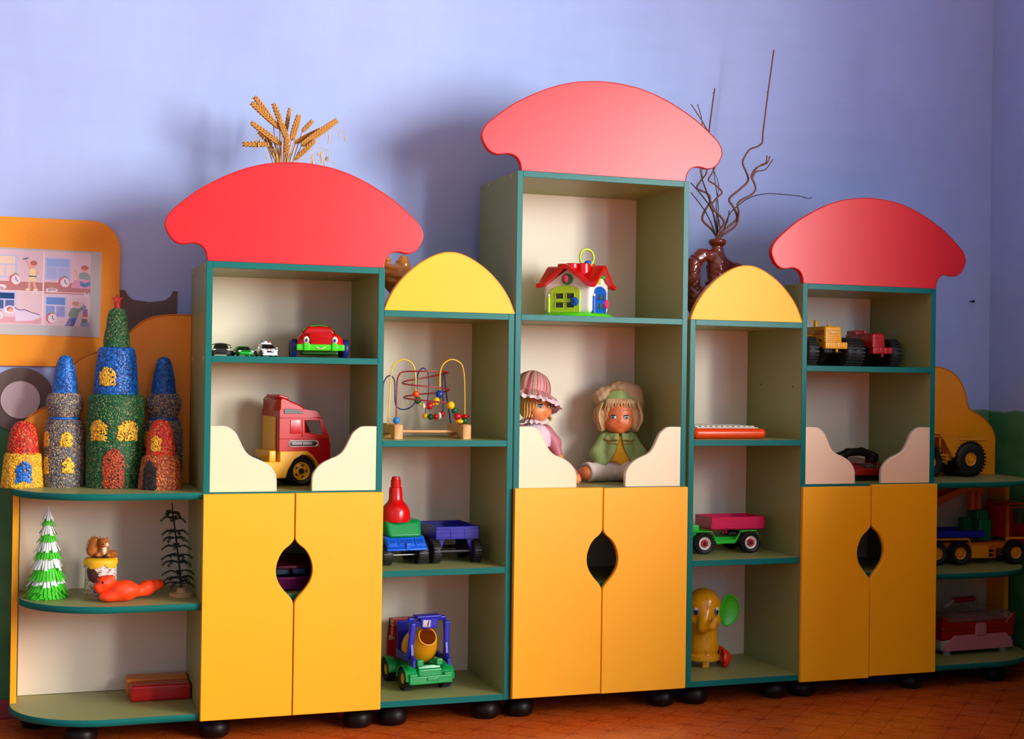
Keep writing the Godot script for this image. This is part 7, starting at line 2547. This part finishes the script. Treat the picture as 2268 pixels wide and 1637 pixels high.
func wheat_bouquet() -> void:
	# (u, v) measured in metres on a plane 0.17 m behind the cabinet front
	var t := thing("wheat_bouquet", "dry golden wheat and oat bouquet behind the left red mushroom top", "bouquet", Vector3(0.217, 1.194, -0.175))
	var gold := mat("wheat_gold", col(196, 138, 62), 0.7)
	var straw := mat("straw", col(206, 156, 84), 0.7)
	var oat := mat("oat_pale", col(222, 184, 128), 0.75)
	part(t, "vase", lathem([[0.0, 0.0], [0.03, 0.0], [0.036, 0.006], [0.042, 0.05], [0.036, 0.11], [0.022, 0.15], [0.02, 0.17], [0.024, 0.18], [0.02, 0.18], [0.016, 0.165], [0.0, 0.165]], 24), mat("bouquet_vase", col(120, 72, 40), 0.35))
	var root := Vector3(0, 0.17, 0)
	var neck := Vector3(-0.003, 0.284, 0)
	# ear base, ear tip (x, y from the stand), depth, width
	var ears := [[-0.03, 0.385, -0.079, 0.447, 0.01, 0.0075], [-0.014, 0.37, -0.089, 0.428, 0.02, 0.0075], [-0.004, 0.378, -0.028, 0.436, 0.0, 0.007], [0.006, 0.36, 0.017, 0.43, -0.01, 0.0055], [0.02, 0.345, 0.036, 0.406, 0.012, 0.008], [0.052, 0.372, 0.079, 0.402, -0.012, 0.006], [0.048, 0.332, 0.138, 0.402, 0.008, 0.0085], [-0.012, 0.328, -0.088, 0.377, 0.018, 0.0075], [-0.046, 0.327, -0.107, 0.323, 0.006, 0.007], [-0.018, 0.292, -0.045, 0.346, -0.006, 0.0065], [0.03, 0.292, 0.078, 0.342, 0.016, 0.0065], [0.008, 0.335, -0.018, 0.392, 0.022, 0.0075], [0.004, 0.3, 0.0, 0.345, 0.028, 0.0065], [0.034, 0.34, 0.098, 0.378, -0.01, 0.007], [-0.03, 0.33, -0.062, 0.362, -0.014, 0.006]]
	for e in ears:
		var s := S()
		var b := Vector3(e[0], e[1], e[4])
		var tp := Vector3(e[2], e[3], e[4] * 1.4)
		ear(s, b, tp, e[5])
		var p := part(t, "wheat_ear", fin(s), gold)
		part(p, "stem", tubem(smooth_path([root + Vector3(e[0] * 0.1, 0, e[4] * 0.2), neck + Vector3(e[0] * 0.45, -0.02, e[4] * 0.5), b], 5), 0.0014, 5), straw)
	# bare straws
	for i in 14:
		var a := -0.6 + 1.2 * i / 13.0
		part(t, "stem", tubem(smooth_path([root + Vector3(a * 0.006, 0, 0), neck + Vector3(a * 0.03, 0, 0.012 * sin(i)), neck + Vector3(a * 0.055, 0.05 + 0.02 * sin(i * 2.0), 0.016 * sin(i))], 4), 0.0013, 5), straw)
	# oats: thin drooping sprays at the right and a few at the left
	var sprays := [[0.165, 0.372, 6], [0.12, 0.322, 9], [0.098, 0.304, 8], [-0.075, 0.35, 5], [0.13, 0.29, 6], [-0.04, 0.31, 4]]
	for q in sprays:
		var s := S()
		var end := Vector3(q[0], q[1], 0.014)
		var path := smooth_path([root, neck + Vector3(q[0] * 0.3, 0, 0.01), Vector3(q[0] * 0.75, q[1] + 0.004, 0.014), end], 6)
		tube(s, path, 0.0006, 4)
		for k in int(q[2]):
			var f := 0.62 + 0.38 * k / maxf(q[2] - 1, 1)
			var p0: Vector3 = path[int(f * (path.size() - 1))]
			var p1 := p0 + Vector3(rng.randf_range(-0.008, 0.012), rng.randf_range(-0.022, -0.008), rng.randf_range(-0.008, 0.008))
			tube(s, [p0, p0.lerp(p1, 0.5) + Vector3(0.002, 0.002, 0), p1], 0.0004, 4)
			ball(s, p1 + Vector3(0, -0.006, 0), Vector3(0.0019, 0.0068, 0.0019), 6, 5, Basis(Vector3(0, 0, 1), rng.randf_range(-0.35, 0.35)))
		part(t, "oat_spray", fin(s), oat)

func amber_bird() -> void:
	var t := thing("amber_vase", "amber brown glass vase with two lobes behind the yellow dome", "vase", Vector3(0.532, 1.0845, -0.17))
	var m := mat("amber_glass", col(198, 118, 20), 0.14)
	m.clearcoat_enabled = true
	m.clearcoat = 0.6
	var f := func(p: Vector3) -> float:
		var d := ell_d(p, Vector3(-0.004, 0.098, 0), Vector3(0.045, 0.038, 0.035))
		d = smin(d, cap_d(p, Vector3(-0.032, 0.11, 0), Vector3(-0.03, 0.148, 0.0), 0.013, 0.0095), 0.01)
		d = smin(d, cap_d(p, Vector3(0.018, 0.115, 0), Vector3(0.014, 0.142, 0.0), 0.022, 0.0165), 0.012)
		d = smin(d, cap_d(p, Vector3(-0.004, 0.075, 0), Vector3(-0.012, 0.05, 0), 0.022, 0.009), 0.012)
		# pressed ribs
		return d + 0.0013 * sin(p.y * 300.0 + p.x * 60.0)
	part(t, "body", soft(f, Vector3(-0.062, 0.038, -0.045), Vector3(0.056, 0.172, 0.045), 0.0024), m)
	var clear := mat("clear_foot", Color(0.85, 0.9, 0.95, 0.3), 0.05)
	clear.transparency = BaseMaterial3D.TRANSPARENCY_ALPHA
	part(t, "stem", lathem([[0.0, 0.0], [0.03, 0.0], [0.029, 0.003], [0.01, 0.008], [0.006, 0.02], [0.008, 0.046], [0.0, 0.05]], 24), clear, Vector3(-0.012, 0, 0))

func branch_vase() -> void:
	var o := Vector3(1.525, 1.0845, -0.21)
	var t := thing("ceramic_vase", "glossy brown ceramic vase with looping handles behind the right dome", "vase", o)
	var m := mat("brown_glaze", col(112, 34, 10), 0.1)
	m.clearcoat_enabled = true
	m.clearcoat = 0.5
	var f := func(p: Vector3) -> float:
		var d := cap_d(p, Vector3(0, 0.238, 0), Vector3(0.0, 0.2, 0), 0.0165, 0.0195)
		d = smin(d, ell_d(p, Vector3(0.001, 0.17, 0), Vector3(0.034, 0.044, 0.03)), 0.014)
		d = smin(d, cap_d(p, Vector3(-0.006, 0.14, 0), Vector3(-0.01, 0.1, 0), 0.022, 0.026), 0.012)
		d = smin(d, ell_d(p, Vector3(-0.02, 0.056, 0), Vector3(0.075, 0.056, 0.052)), 0.016)
		# left loop with thick scaly forearm
		d = smin(d, cap_d(p, Vector3(-0.012, 0.204, 0), Vector3(-0.052, 0.203, 0), 0.0155, 0.018), 0.01)
		d = smin(d, cap_d(p, Vector3(-0.052, 0.203, 0), Vector3(-0.079, 0.176, 0), 0.018, 0.0195), 0.01)
		d = smin(d, cap_d(p, Vector3(-0.079, 0.176, 0), Vector3(-0.082, 0.125, 0), 0.0195, 0.022), 0.01)
		d = smin(d, cap_d(p, Vector3(-0.082, 0.125, 0), Vector3(-0.074, 0.07, 0), 0.022, 0.026), 0.012)
		# right handle
		d = smin(d, cap_d(p, Vector3(0.026, 0.18, 0), Vector3(0.072, 0.168, 0), 0.017, 0.0135), 0.012)
		d = smin(d, cap_d(p, Vector3(0.072, 0.168, 0), Vector3(0.085, 0.14, 0), 0.0125, 0.012), 0.006)
		var b := 0.0011 * sin(p.x * 210.0 + sin(p.y * 170.0) * 1.6) * sin(p.y * 230.0)
		if p.x < -0.05 and p.y < 0.135:
			b += 0.0016 * sin(p.x * 320.0) * sin(p.y * 300.0)
		return maxf(d + b, 0.0005 - p.y)
	part(t, "body", soft(f, Vector3(-0.112, -0.004, -0.06), Vector3(0.104, 0.262, 0.06), 0.0031), m)
	part(t, "rim", lathem([[0.013, 0.228], [0.019, 0.232], [0.0245, 0.238], [0.0265, 0.2435], [0.0262, 0.2485], [0.0235, 0.2515], [0.017, 0.2515], [0.0135, 0.247], [0.013, 0.228]], 28), m)
	part(t, "arm_band", tubem(arc(Vector3(-0.0795, 0.152, 0), 0.0215, 0, 345, 24, Vector3(1, 0.15, 0).normalized(), Vector3(0, 0, 1)), 0.003, 6, true), m)
	part(t, "arm_band", tubem(arc(Vector3(-0.069, 0.186, 0), 0.0205, 0, 345, 24, Vector3(0.75, -0.66, 0), Vector3(0, 0, 1)), 0.0026, 6, true), m)
	part(t, "waist_band", tubem(arc(Vector3(-0.008, 0.121, 0), 0.0275, 0, 350, 28, Vector3.RIGHT, Vector3.BACK), 0.003, 6, true), m)
	# curly dry branches
	var bt := thing("dry_branches", "curly dry brown branches standing in the brown ceramic vase", "branches", o)
	var bark := mat("branch_bark", col(112, 66, 50), 0.55)
	var thin := mat("branch_dark", col(48, 28, 30), 0.65)
	var br := [
		[bark, 0.0031, -0.2, [[1.529, 1.339], [1.541, 1.361], [1.582, 1.394], [1.584, 1.411], [1.571, 1.436], [1.557, 1.458], [1.592, 1.488], [1.620, 1.516], [1.613, 1.543], [1.601, 1.568], [1.610, 1.592], [1.625, 1.611], [1.647, 1.620], [1.666, 1.633], [1.668, 1.660], [1.676, 1.724], [1.684, 1.787], [1.702, 1.917]]],
		[bark, 0.0029, -0.19, [[1.532, 1.338], [1.543, 1.352], [1.581, 1.381], [1.585, 1.420], [1.580, 1.439], [1.591, 1.455], [1.626, 1.473], [1.641, 1.493], [1.629, 1.524], [1.638, 1.548], [1.659, 1.565], [1.675, 1.573], [1.677, 1.594]]],
		[bark, 0.0021, -0.19, [[1.629, 1.524], [1.642, 1.544], [1.673, 1.552], [1.699, 1.585]]],
		[bark, 0.0021, -0.185, [[1.635, 1.508], [1.622, 1.528], [1.639, 1.555], [1.674, 1.569], [1.685, 1.593]]],
		[thin, 0.0014, -0.2, [[1.533, 1.339], [1.541, 1.357], [1.558, 1.408], [1.584, 1.437], [1.627, 1.466], [1.684, 1.481], [1.733, 1.482], [1.796, 1.480], [1.823, 1.475], [1.841, 1.478]]],
		[bark, 0.0030, -0.24, [[1.532, 1.343], [1.510, 1.367], [1.484, 1.395], [1.498, 1.425], [1.513, 1.449], [1.511, 1.472], [1.487, 1.483], [1.469, 1.491], [1.486, 1.518], [1.501, 1.538], [1.503, 1.585], [1.508, 1.663], [1.517, 1.734], [1.525, 1.794]]],
		[bark, 0.0030, -0.19, [[1.518, 1.337], [1.529, 1.363], [1.540, 1.387], [1.514, 1.412], [1.492, 1.431], [1.513, 1.459], [1.528, 1.475], [1.504, 1.497], [1.482, 1.509], [1.495, 1.531], [1.505, 1.555], [1.498, 1.577]]],
		[bark, 0.0018, -0.25, [[1.536, 1.343], [1.537, 1.393], [1.507, 1.469], [1.486, 1.542], [1.488, 1.624], [1.489, 1.695], [1.473, 1.744]]],
		[thin, 0.0018, -0.22, [[1.528, 1.343], [1.488, 1.414], [1.438, 1.473]]],
		[thin, 0.0013, -0.2, [[1.525, 1.341], [1.525, 1.426], [1.516, 1.483], [1.506, 1.529], [1.502, 1.560]]],
		[bark, 0.0018, -0.25, [[1.513, 1.657], [1.489, 1.695], [1.451, 1.743]]],
		[thin, 0.0020, -0.24, [[1.530, 1.343], [1.514, 1.418], [1.476, 1.474], [1.448, 1.506]]],
		[thin, 0.0018, -0.21, [[1.530, 1.343], [1.557, 1.390], [1.563, 1.425]]],
		[thin, 0.0012, -0.215, [[1.527, 1.343], [1.505, 1.43], [1.478, 1.5], [1.472, 1.55]]],
		[thin, 0.0012, -0.225, [[1.527, 1.343], [1.522, 1.44], [1.533, 1.5], [1.514, 1.55]]]]
	for b in br:
		var pts := []
		var n: int = b[3].size()
		for i in n:
			var z: float = b[2]
			if b[3][0][1] < 1.36:
				z = lerpf(-0.21, b[2], clampf(i / 3.0, 0.0, 1.0))
			pts.append(Vector3(b[3][i][0], b[3][i][1], z) - o)
		if b[3][0][1] < 1.36:
			pts[0].x *= 0.6
			pts[0].y = 0.25
			pts.push_front(Vector3(pts[0].x * 0.5, 0.236, 0.0))
		var sm := smooth_path(pts, 3)
		var rr := []
		for i in sm.size():
			rr.append(1.3 * float(b[1]) * lerpf(1.0, 0.55, float(i) / sm.size()))
		var p := part(bt, "branch", tubem(sm, rr, 7), b[0])
		# buds
		var s := S()
		var any := false
		for i in range(6, sm.size() - 1, 5):
			ball(s, sm[i] + Vector3(float(b[1]) * (0.7 if i % 2 == 0 else -0.7), 0.001, 0.0), Vector3(float(b[1]) * 0.7, 0.0028, float(b[1]) * 0.7), 5, 4)
			any = true
		if any:
			part(p, "bud", fin(s), b[0])

func wall_display() -> void:
	var t := thing("wall_wagon_board", "orange painted wagon-shaped board with grey wheel on the wall", "wall board", Vector3(-0.56, 0.0, WZ))
	var org := mat_noise("board_paint", col(244, 146, 10), col(250, 158, 18), 9.0, 0.6, 0.03)
	var gry := mat_noise("grey_felt", col(104, 90, 84), col(116, 102, 95), 12.0, 0.9, 0.05)
	var wht := mat("hub_card", col(206, 190, 188), 0.8)
	var x := 0.56
	# rounded panel
	var poly := []
	var r := 0.075
	var x0 := -0.95 + x
	var x1 := -0.184 + x
	for c in [[x1 - r, 1.319 - r, 0], [x0 + r, 1.319 - r, 90], [x0 + 0.004, 0.9266 + 0.004, 180], [x1 - 0.004, 0.9266 + 0.004, 270]]:
		var rr := r if c[2] < 180 else 0.004
		for i in 9:
			var a := deg_to_rad(c[2] + 90.0 * i / 8.0)
			poly.append([c[0] + cos(a) * rr, c[1] + sin(a) * rr])
	part(t, "panel", prismm(poly, 0.0045, 0.0125, 0.001), org)
	var disc := func(rad: float) -> Array:
		var o := []
		for i in 48:
			o.append([cos(TAU * i / 48) * rad, sin(TAU * i / 48) * rad])
		return o
	part(t, "wheel_disc", prismm(disc.call(0.0855), 0.0, 0.004, 0.0006), gry, Vector3(-0.4325 + x, 0.8375, 0.0002))
	part(t, "wheel_hub", prismm(disc.call(0.0495), 0.0, 0.003, 0.0005), wht, Vector3(-0.432 + x, 0.8375, 0.0044))
	part(t, "chimney", prismm([[-0.185 + x, 0.86], [-0.034 + x, 0.86], [-0.0325 + x, 1.138], [-0.043 + x, 1.138], [-0.05 + x, 1.123], [-0.066 + x, 1.111], [-0.107 + x, 1.106], [-0.146 + x, 1.11], [-0.162 + x, 1.12], [-0.17 + x, 1.136], [-0.185 + x, 1.136]], 0.0, 0.004, 0.0005), gry, Vector3(0, 0, 0.0002))
	# picture sheet on the board
	var p := thing("picture_sheet", "pinned picture sheet of children's daily routine on the orange board", "poster", Vector3(-0.37, 1.123, WZ + 0.0128))
	part(p, "grey_card", boxm(Vector3(0.52, 0.2285, 0.0016), 0.0004), mat("grey_card", col(186, 184, 182), 0.7), Vector3(-0.123, 0.0003, 0.0008), Vector3(0, 0, -0.5))
	var s := S()
	var w := 0.2435
	var h := 0.196
	var c := [Vector3(-w / 2, -h / 2, 0), Vector3(w / 2, -h / 2, 0), Vector3(w / 2, h / 2, 0), Vector3(-w / 2, h / 2, 0)]
	var uv := [Vector2(0, 1), Vector2(1, 1), Vector2(1, 0), Vector2(0, 0)]
	for q in [0, 2, 1, 0, 3, 2]:
		s.set_uv(uv[q])
		s.add_vertex(c[q])
	var pm := mat("poster_print", Color.WHITE, 0.28)
	pm.albedo_texture = poster_tex()
	part(p, "print", fin(s), pm, Vector3(-0.0118, 0.0105, 0.0021), Vector3(0, 0, -0.5))
	var ink := mat("ink", col(88, 58, 80), 0.6)
	for q in [["ДЕНЬ", 0.0075, 0.012, 0.0075], ["УТРО", 0.0075, -0.118, 0.0072], ["1", 0.007, -0.0302, -0.0038], ["4", 0.007, 0.1005, -0.0008]]:
		part(p, "lettering", letters(q[0], q[1], 0.0003), ink, Vector3(q[2], q[3], 0.0023))

func poster_tex() -> ImageTexture:
	var im := Image.create(666, 528, false, Image.FORMAT_RGB8)
	# drawing coordinates follow the sheet: x -100..1565, y 100..1420
	var X := func(x: float) -> float: return (x + 100.0) * 0.4
	var Yy := func(y: float) -> float: return (y - 100.0) * 0.4
	var P := func(a: Array) -> Array:
		var o := []
		for p in a:
			o.append([X.call(p[0]), Yy.call(p[1])])
		return o
	im.fill(Color(0.86, 0.75, 0.78))
	var R := func(x0: float, y0: float, x1: float, y1: float, c: Color) -> void:
		im.fill_rect(Rect2i(int(X.call(x0)), int(Yy.call(y0)), int((x1 - x0) * 0.4), int((y1 - y0) * 0.4)), c)
	var E := func(x: float, y: float, rx: float, ry: float, c: Color) -> void:
		fill_ell(im, X.call(x), Yy.call(y), rx * 0.4, ry * 0.4, c)
	var floor_ := Color(0.72, 0.48, 0.45)
	R.call(-100, 660, 735, 820, floor_)
	R.call(760, 650, 1565, 850, floor_)
	R.call(-100, 1290, 735, 1400, Color(0.85, 0.62, 0.66))
	R.call(735, 100, 760, 1420, Color(0.93, 0.84, 0.84))
	R.call(-100, 818, 1565, 832, Color(0.93, 0.84, 0.84))
	# windows
	for q in [[-100, 190, 300, 600, Color(0.72, 0.74, 0.88), Color(0.90, 0.80, 0.70)], [770, 210, 1210, 610, Color(0.70, 0.72, 0.88), Color(0.58, 0.68, 0.88)], [-100, 840, 300, 1180, Color(0.74, 0.74, 0.88), Color(0.08, 0.24, 0.46)], [775, 890, 1170, 1290, Color(0.80, 0.76, 0.86), Color(0.40, 0.55, 0.80)]]:
		R.call(q[0], q[1], q[2], q[3], q[4])
		var mid: float = lerpf(q[1], q[3], 0.42)
		R.call(q[0] + 30, q[1] + 25, q[2] - 40, mid - 12, q[5])
		R.call(q[0] + 30, mid + 12, lerpf(q[0], q[2], 0.45), q[3] - 28, Color(q[5]).lerp(Color(0.85, 0.7, 0.8), 0.25))
		R.call(lerpf(q[0], q[2], 0.52), mid + 12, q[2] - 40, q[3] - 28, Color(q[5]).lerp(Color(0.85, 0.7, 0.8), 0.35))
	var skin := Color(0.88, 0.66, 0.60)
	var hair := Color(0.76, 0.40, 0.34)
	var line := Color(0.36, 0.32, 0.44)
	# boy with dumb-bell
	stroke(im, P.call([[520, 430], [450, 280]]), 9, skin)
	stroke(im, P.call([[395, 260], [475, 235]]), 5, line)
	E.call(395, 258, 20, 22, Color(0.6, 0.6, 0.7))
	E.call(475, 232, 20, 22, Color(0.6, 0.6, 0.7))
	stroke(im, P.call([[610, 430], [640, 500], [590, 560]]), 8, skin)
	fill_poly(im, P.call([[515, 425], [620, 425], [615, 560], [505, 560]]), Color(0.93, 0.84, 0.60))
	fill_poly(im, P.call([[490, 555], [615, 555], [615, 660], [560, 655], [545, 600], [530, 655], [480, 655]]), Color(0.92, 0.83, 0.62))
	stroke(im, P.call([[500, 556], [618, 560]]), 4, line)
	stroke(im, P.call([[510, 660], [505, 770]]), 8, skin)
	stroke(im, P.call([[585, 660], [610, 770]]), 8, skin)
	E.call(485, 795, 42, 17, Color(0.95, 0.88, 0.66))
	E.call(620, 795, 42, 17, Color(0.95, 0.88, 0.66))
	E.call(572, 350, 58, 60, skin)
	E.call(575, 320, 60, 42, hair)
	# boy reading at a table
	fill_poly(im, P.call([[1230, 700], [1280, 590], [1565, 570], [1565, 740], [1230, 735]]), Color(0.86, 0.60, 0.70))
	fill_poly(im, P.call([[1340, 570], [1365, 470], [1420, 445], [1500, 450], [1555, 500], [1560, 580]]), Color(0.55, 0.62, 0.60))
	stroke(im, P.call([[1345, 560], [1320, 470], [1290, 430]]), 8, skin)
	E.call(1458, 390, 62, 62, skin)
	E.call(1458, 362, 66, 42, hair)
	fill_poly(im, P.call([[1375, 610], [1465, 640], [1560, 605], [1560, 680], [1465, 720], [1385, 690]]), Color(0.34, 0.52, 0.70))
	# sleeping child under a blanket
	E.call(190, 1160, 95, 70, Color(0.93, 0.88, 0.92))
	E.call(190, 1155, 55, 45, hair)
	E.call(210, 1175, 45, 32, skin)
	fill_poly(im, P.call([[270, 1130], [360, 1165], [440, 1155], [560, 1200], [690, 1235], [680, 1300], [570, 1345], [290, 1365], [280, 1250]]), Color(0.86, 0.80, 0.88))
	stroke(im, P.call([[270, 1130], [360, 1165], [440, 1155], [560, 1200], [690, 1235]]), 3, line)
	# child building a tower
	fill_poly(im, P.call([[1195, 1200], [1240, 1100], [1300, 1085], [1370, 1105], [1440, 1060], [1450, 1110], [1380, 1160], [1345, 1270], [1200, 1260]]), Color(0.48, 0.56, 0.50))
	fill_poly(im, P.call([[1210, 1270], [1300, 1270], [1250, 1420], [1130, 1420]]), Color(0.48, 0.48, 0.62))
	fill_poly(im, P.call([[1245, 1270], [1345, 1270], [1290, 1420], [1235, 1420]]), Color(0.28, 0.36, 0.66))
	E.call(1320, 1035, 58, 55, skin)
	E.call(1312, 1012, 62, 36, Color(0.80, 0.52, 0.38))
	fill_poly(im, P.call([[1440, 1010], [1505, 1080], [1460, 1110]]), Color(0.42, 0.58, 0.72))
	R.call(1450, 1110, 1525, 1195, Color(0.55, 0.45, 0.60))
	R.call(1440, 1195, 1530, 1240, Color(0.74, 0.36, 0.42))
	R.call(1425, 1240, 1540, 1285, Color(0.86, 0.70, 0.56))
	R.call(1425, 1285, 1520, 1350, Color(0.46, 0.48, 0.44))
	R.call(1405, 1350, 1555, 1420, Color(0.56, 0.60, 0.74))
	# plain round alarm clocks on the floor
	for q in [[280, 625], [1120, 640], [920, 1290], [0, 1260]]:
		E.call(q[0] - 15, q[1], 98, 98, Color(0.80, 0.36, 0.40))
		E.call(q[0], q[1] + 5, 80, 84, Color(0.90, 0.84, 0.86))
		stroke(im, P.call([[q[0], q[1]], [q[0] + 30, q[1] + 26]]), 3, line)
		stroke(im, P.call([[q[0], q[1]], [q[0] - 6, q[1] - 44]]), 3, line)
		E.call(q[0] - 10, q[1] - 100, 34, 20, Color(0.56, 0.62, 0.50))
	# white tags under the pictures
	for q in [[895, 790, 105, 42], [30, 762, 95, 46], [605, 845, 48, 34], [1500, 855, 44, 32]]:
		E.call(q[0], q[1], q[2], q[3], Color(0.90, 0.82, 0.84))
	return ImageTexture.create_from_image(im)

func hidden_things() -> void:
	# seen through the eye-shaped opening of the left cabinet
	var t := thing("plastic_basin", "purple plastic bowl seen through the opening in the left cabinet doors", "bowl", Vector3(0.2277, 0.3555, -0.155))
	part(t, "bowl", lathem([[0.0, 0.0], [0.085, 0.0], [0.098, 0.006], [0.105, 0.03], [0.11, 0.034], [0.11, 0.037], [0.102, 0.037], [0.094, 0.01], [0.0, 0.006]], 36), plastic("bowl_purple", col(96, 10, 86), 0.18))
	part(t, "bowl_rim", tubem(arc(Vector3(0, 0.0365, 0), 0.1075, 0, 352, 44, Vector3.RIGHT, Vector3.BACK), 0.0026, 8, true), mats["plastic_bowl_purple"])
	var k := thing("covered_dish", "dark plum covered dish with green and blue blocks lying on the purple bowl", "dish", Vector3(0.2277, 0.3955, -0.155))
	part(k, "lid_disc", lathem([[0.0, 0.018], [0.1, 0.018], [0.112, 0.022], [0.112, 0.028], [0.07, 0.04], [0.0, 0.042]], 36), plastic("lid_plum", col(70, 8, 40), 0.3))
	for q in [[-0.055, col(40, 150, 30)], [-0.012, col(24, 96, 120)], [0.03, col(30, 70, 140)]]:
		part(k, "block", rboxm(Vector3(0.036, 0.017, 0.03), 0.003, 3), plastic("lid_block%s" % str(q[0]), q[1], 0.3), Vector3(q[0], 0.0088, 0.06))
	# pushed under the cabinets
	var b := thing("toy_boat", "dark blue plastic boat pushed under the right cabinet", "toy boat", Vector3(2.06, 0.0, -0.14), 6.0)
	var blu := plastic("boat_blue", col(14, 18, 90), 0.35)
	var s := S()
	prism(s, [[-0.1, 0.045], [-0.09, 0.008], [0.055, 0.003], [0.085, 0.045]], -0.035, 0.035, 0.004, Transform3D.IDENTITY, false)
	part(b, "hull", fin(s), blu)
	part(b, "deck", rboxm(Vector3(0.06, 0.006, 0.05), 0.002, 2), blu, Vector3(-0.02, 0.0475, 0))
	var c := thing("toy_ball", "small red ball lying under the left cabinet", "ball", Vector3(0.392, 0.0, -0.125))
	part(c, "ball", ballm(Vector3(0.021, 0.021, 0.021), 20, 14), plastic("ball_red", col(190, 14, 14), 0.3), Vector3(0, 0.021, 0))
	part(c, "ball_seam", tubem(arc(Vector3(0, 0.021, 0), 0.0211, 0, 352, 32, Vector3.RIGHT, Vector3.BACK), 0.0006, 5, true), plastic("ball_seam", col(150, 10, 10), 0.4))
	var d := thing("floor_peg", "tip of a dark green toy peg standing on the floor at the bottom edge", "toy peg", Vector3(1.515, 0.0, 0.55))
	part(d, "peg", lathem([[0.0, 0.0], [0.014, 0.0], [0.014, 0.012], [0.008, 0.016], [0.009, 0.024], [0.006, 0.03], [0.0, 0.032]], 18), plastic("peg_green", col(30, 60, 44), 0.3))
	part(d, "peg_ring", lathem([[0.0138, 0.004], [0.0148, 0.005], [0.0148, 0.008], [0.0138, 0.009]], 18), plastic("peg_ring", col(60, 90, 74), 0.3))
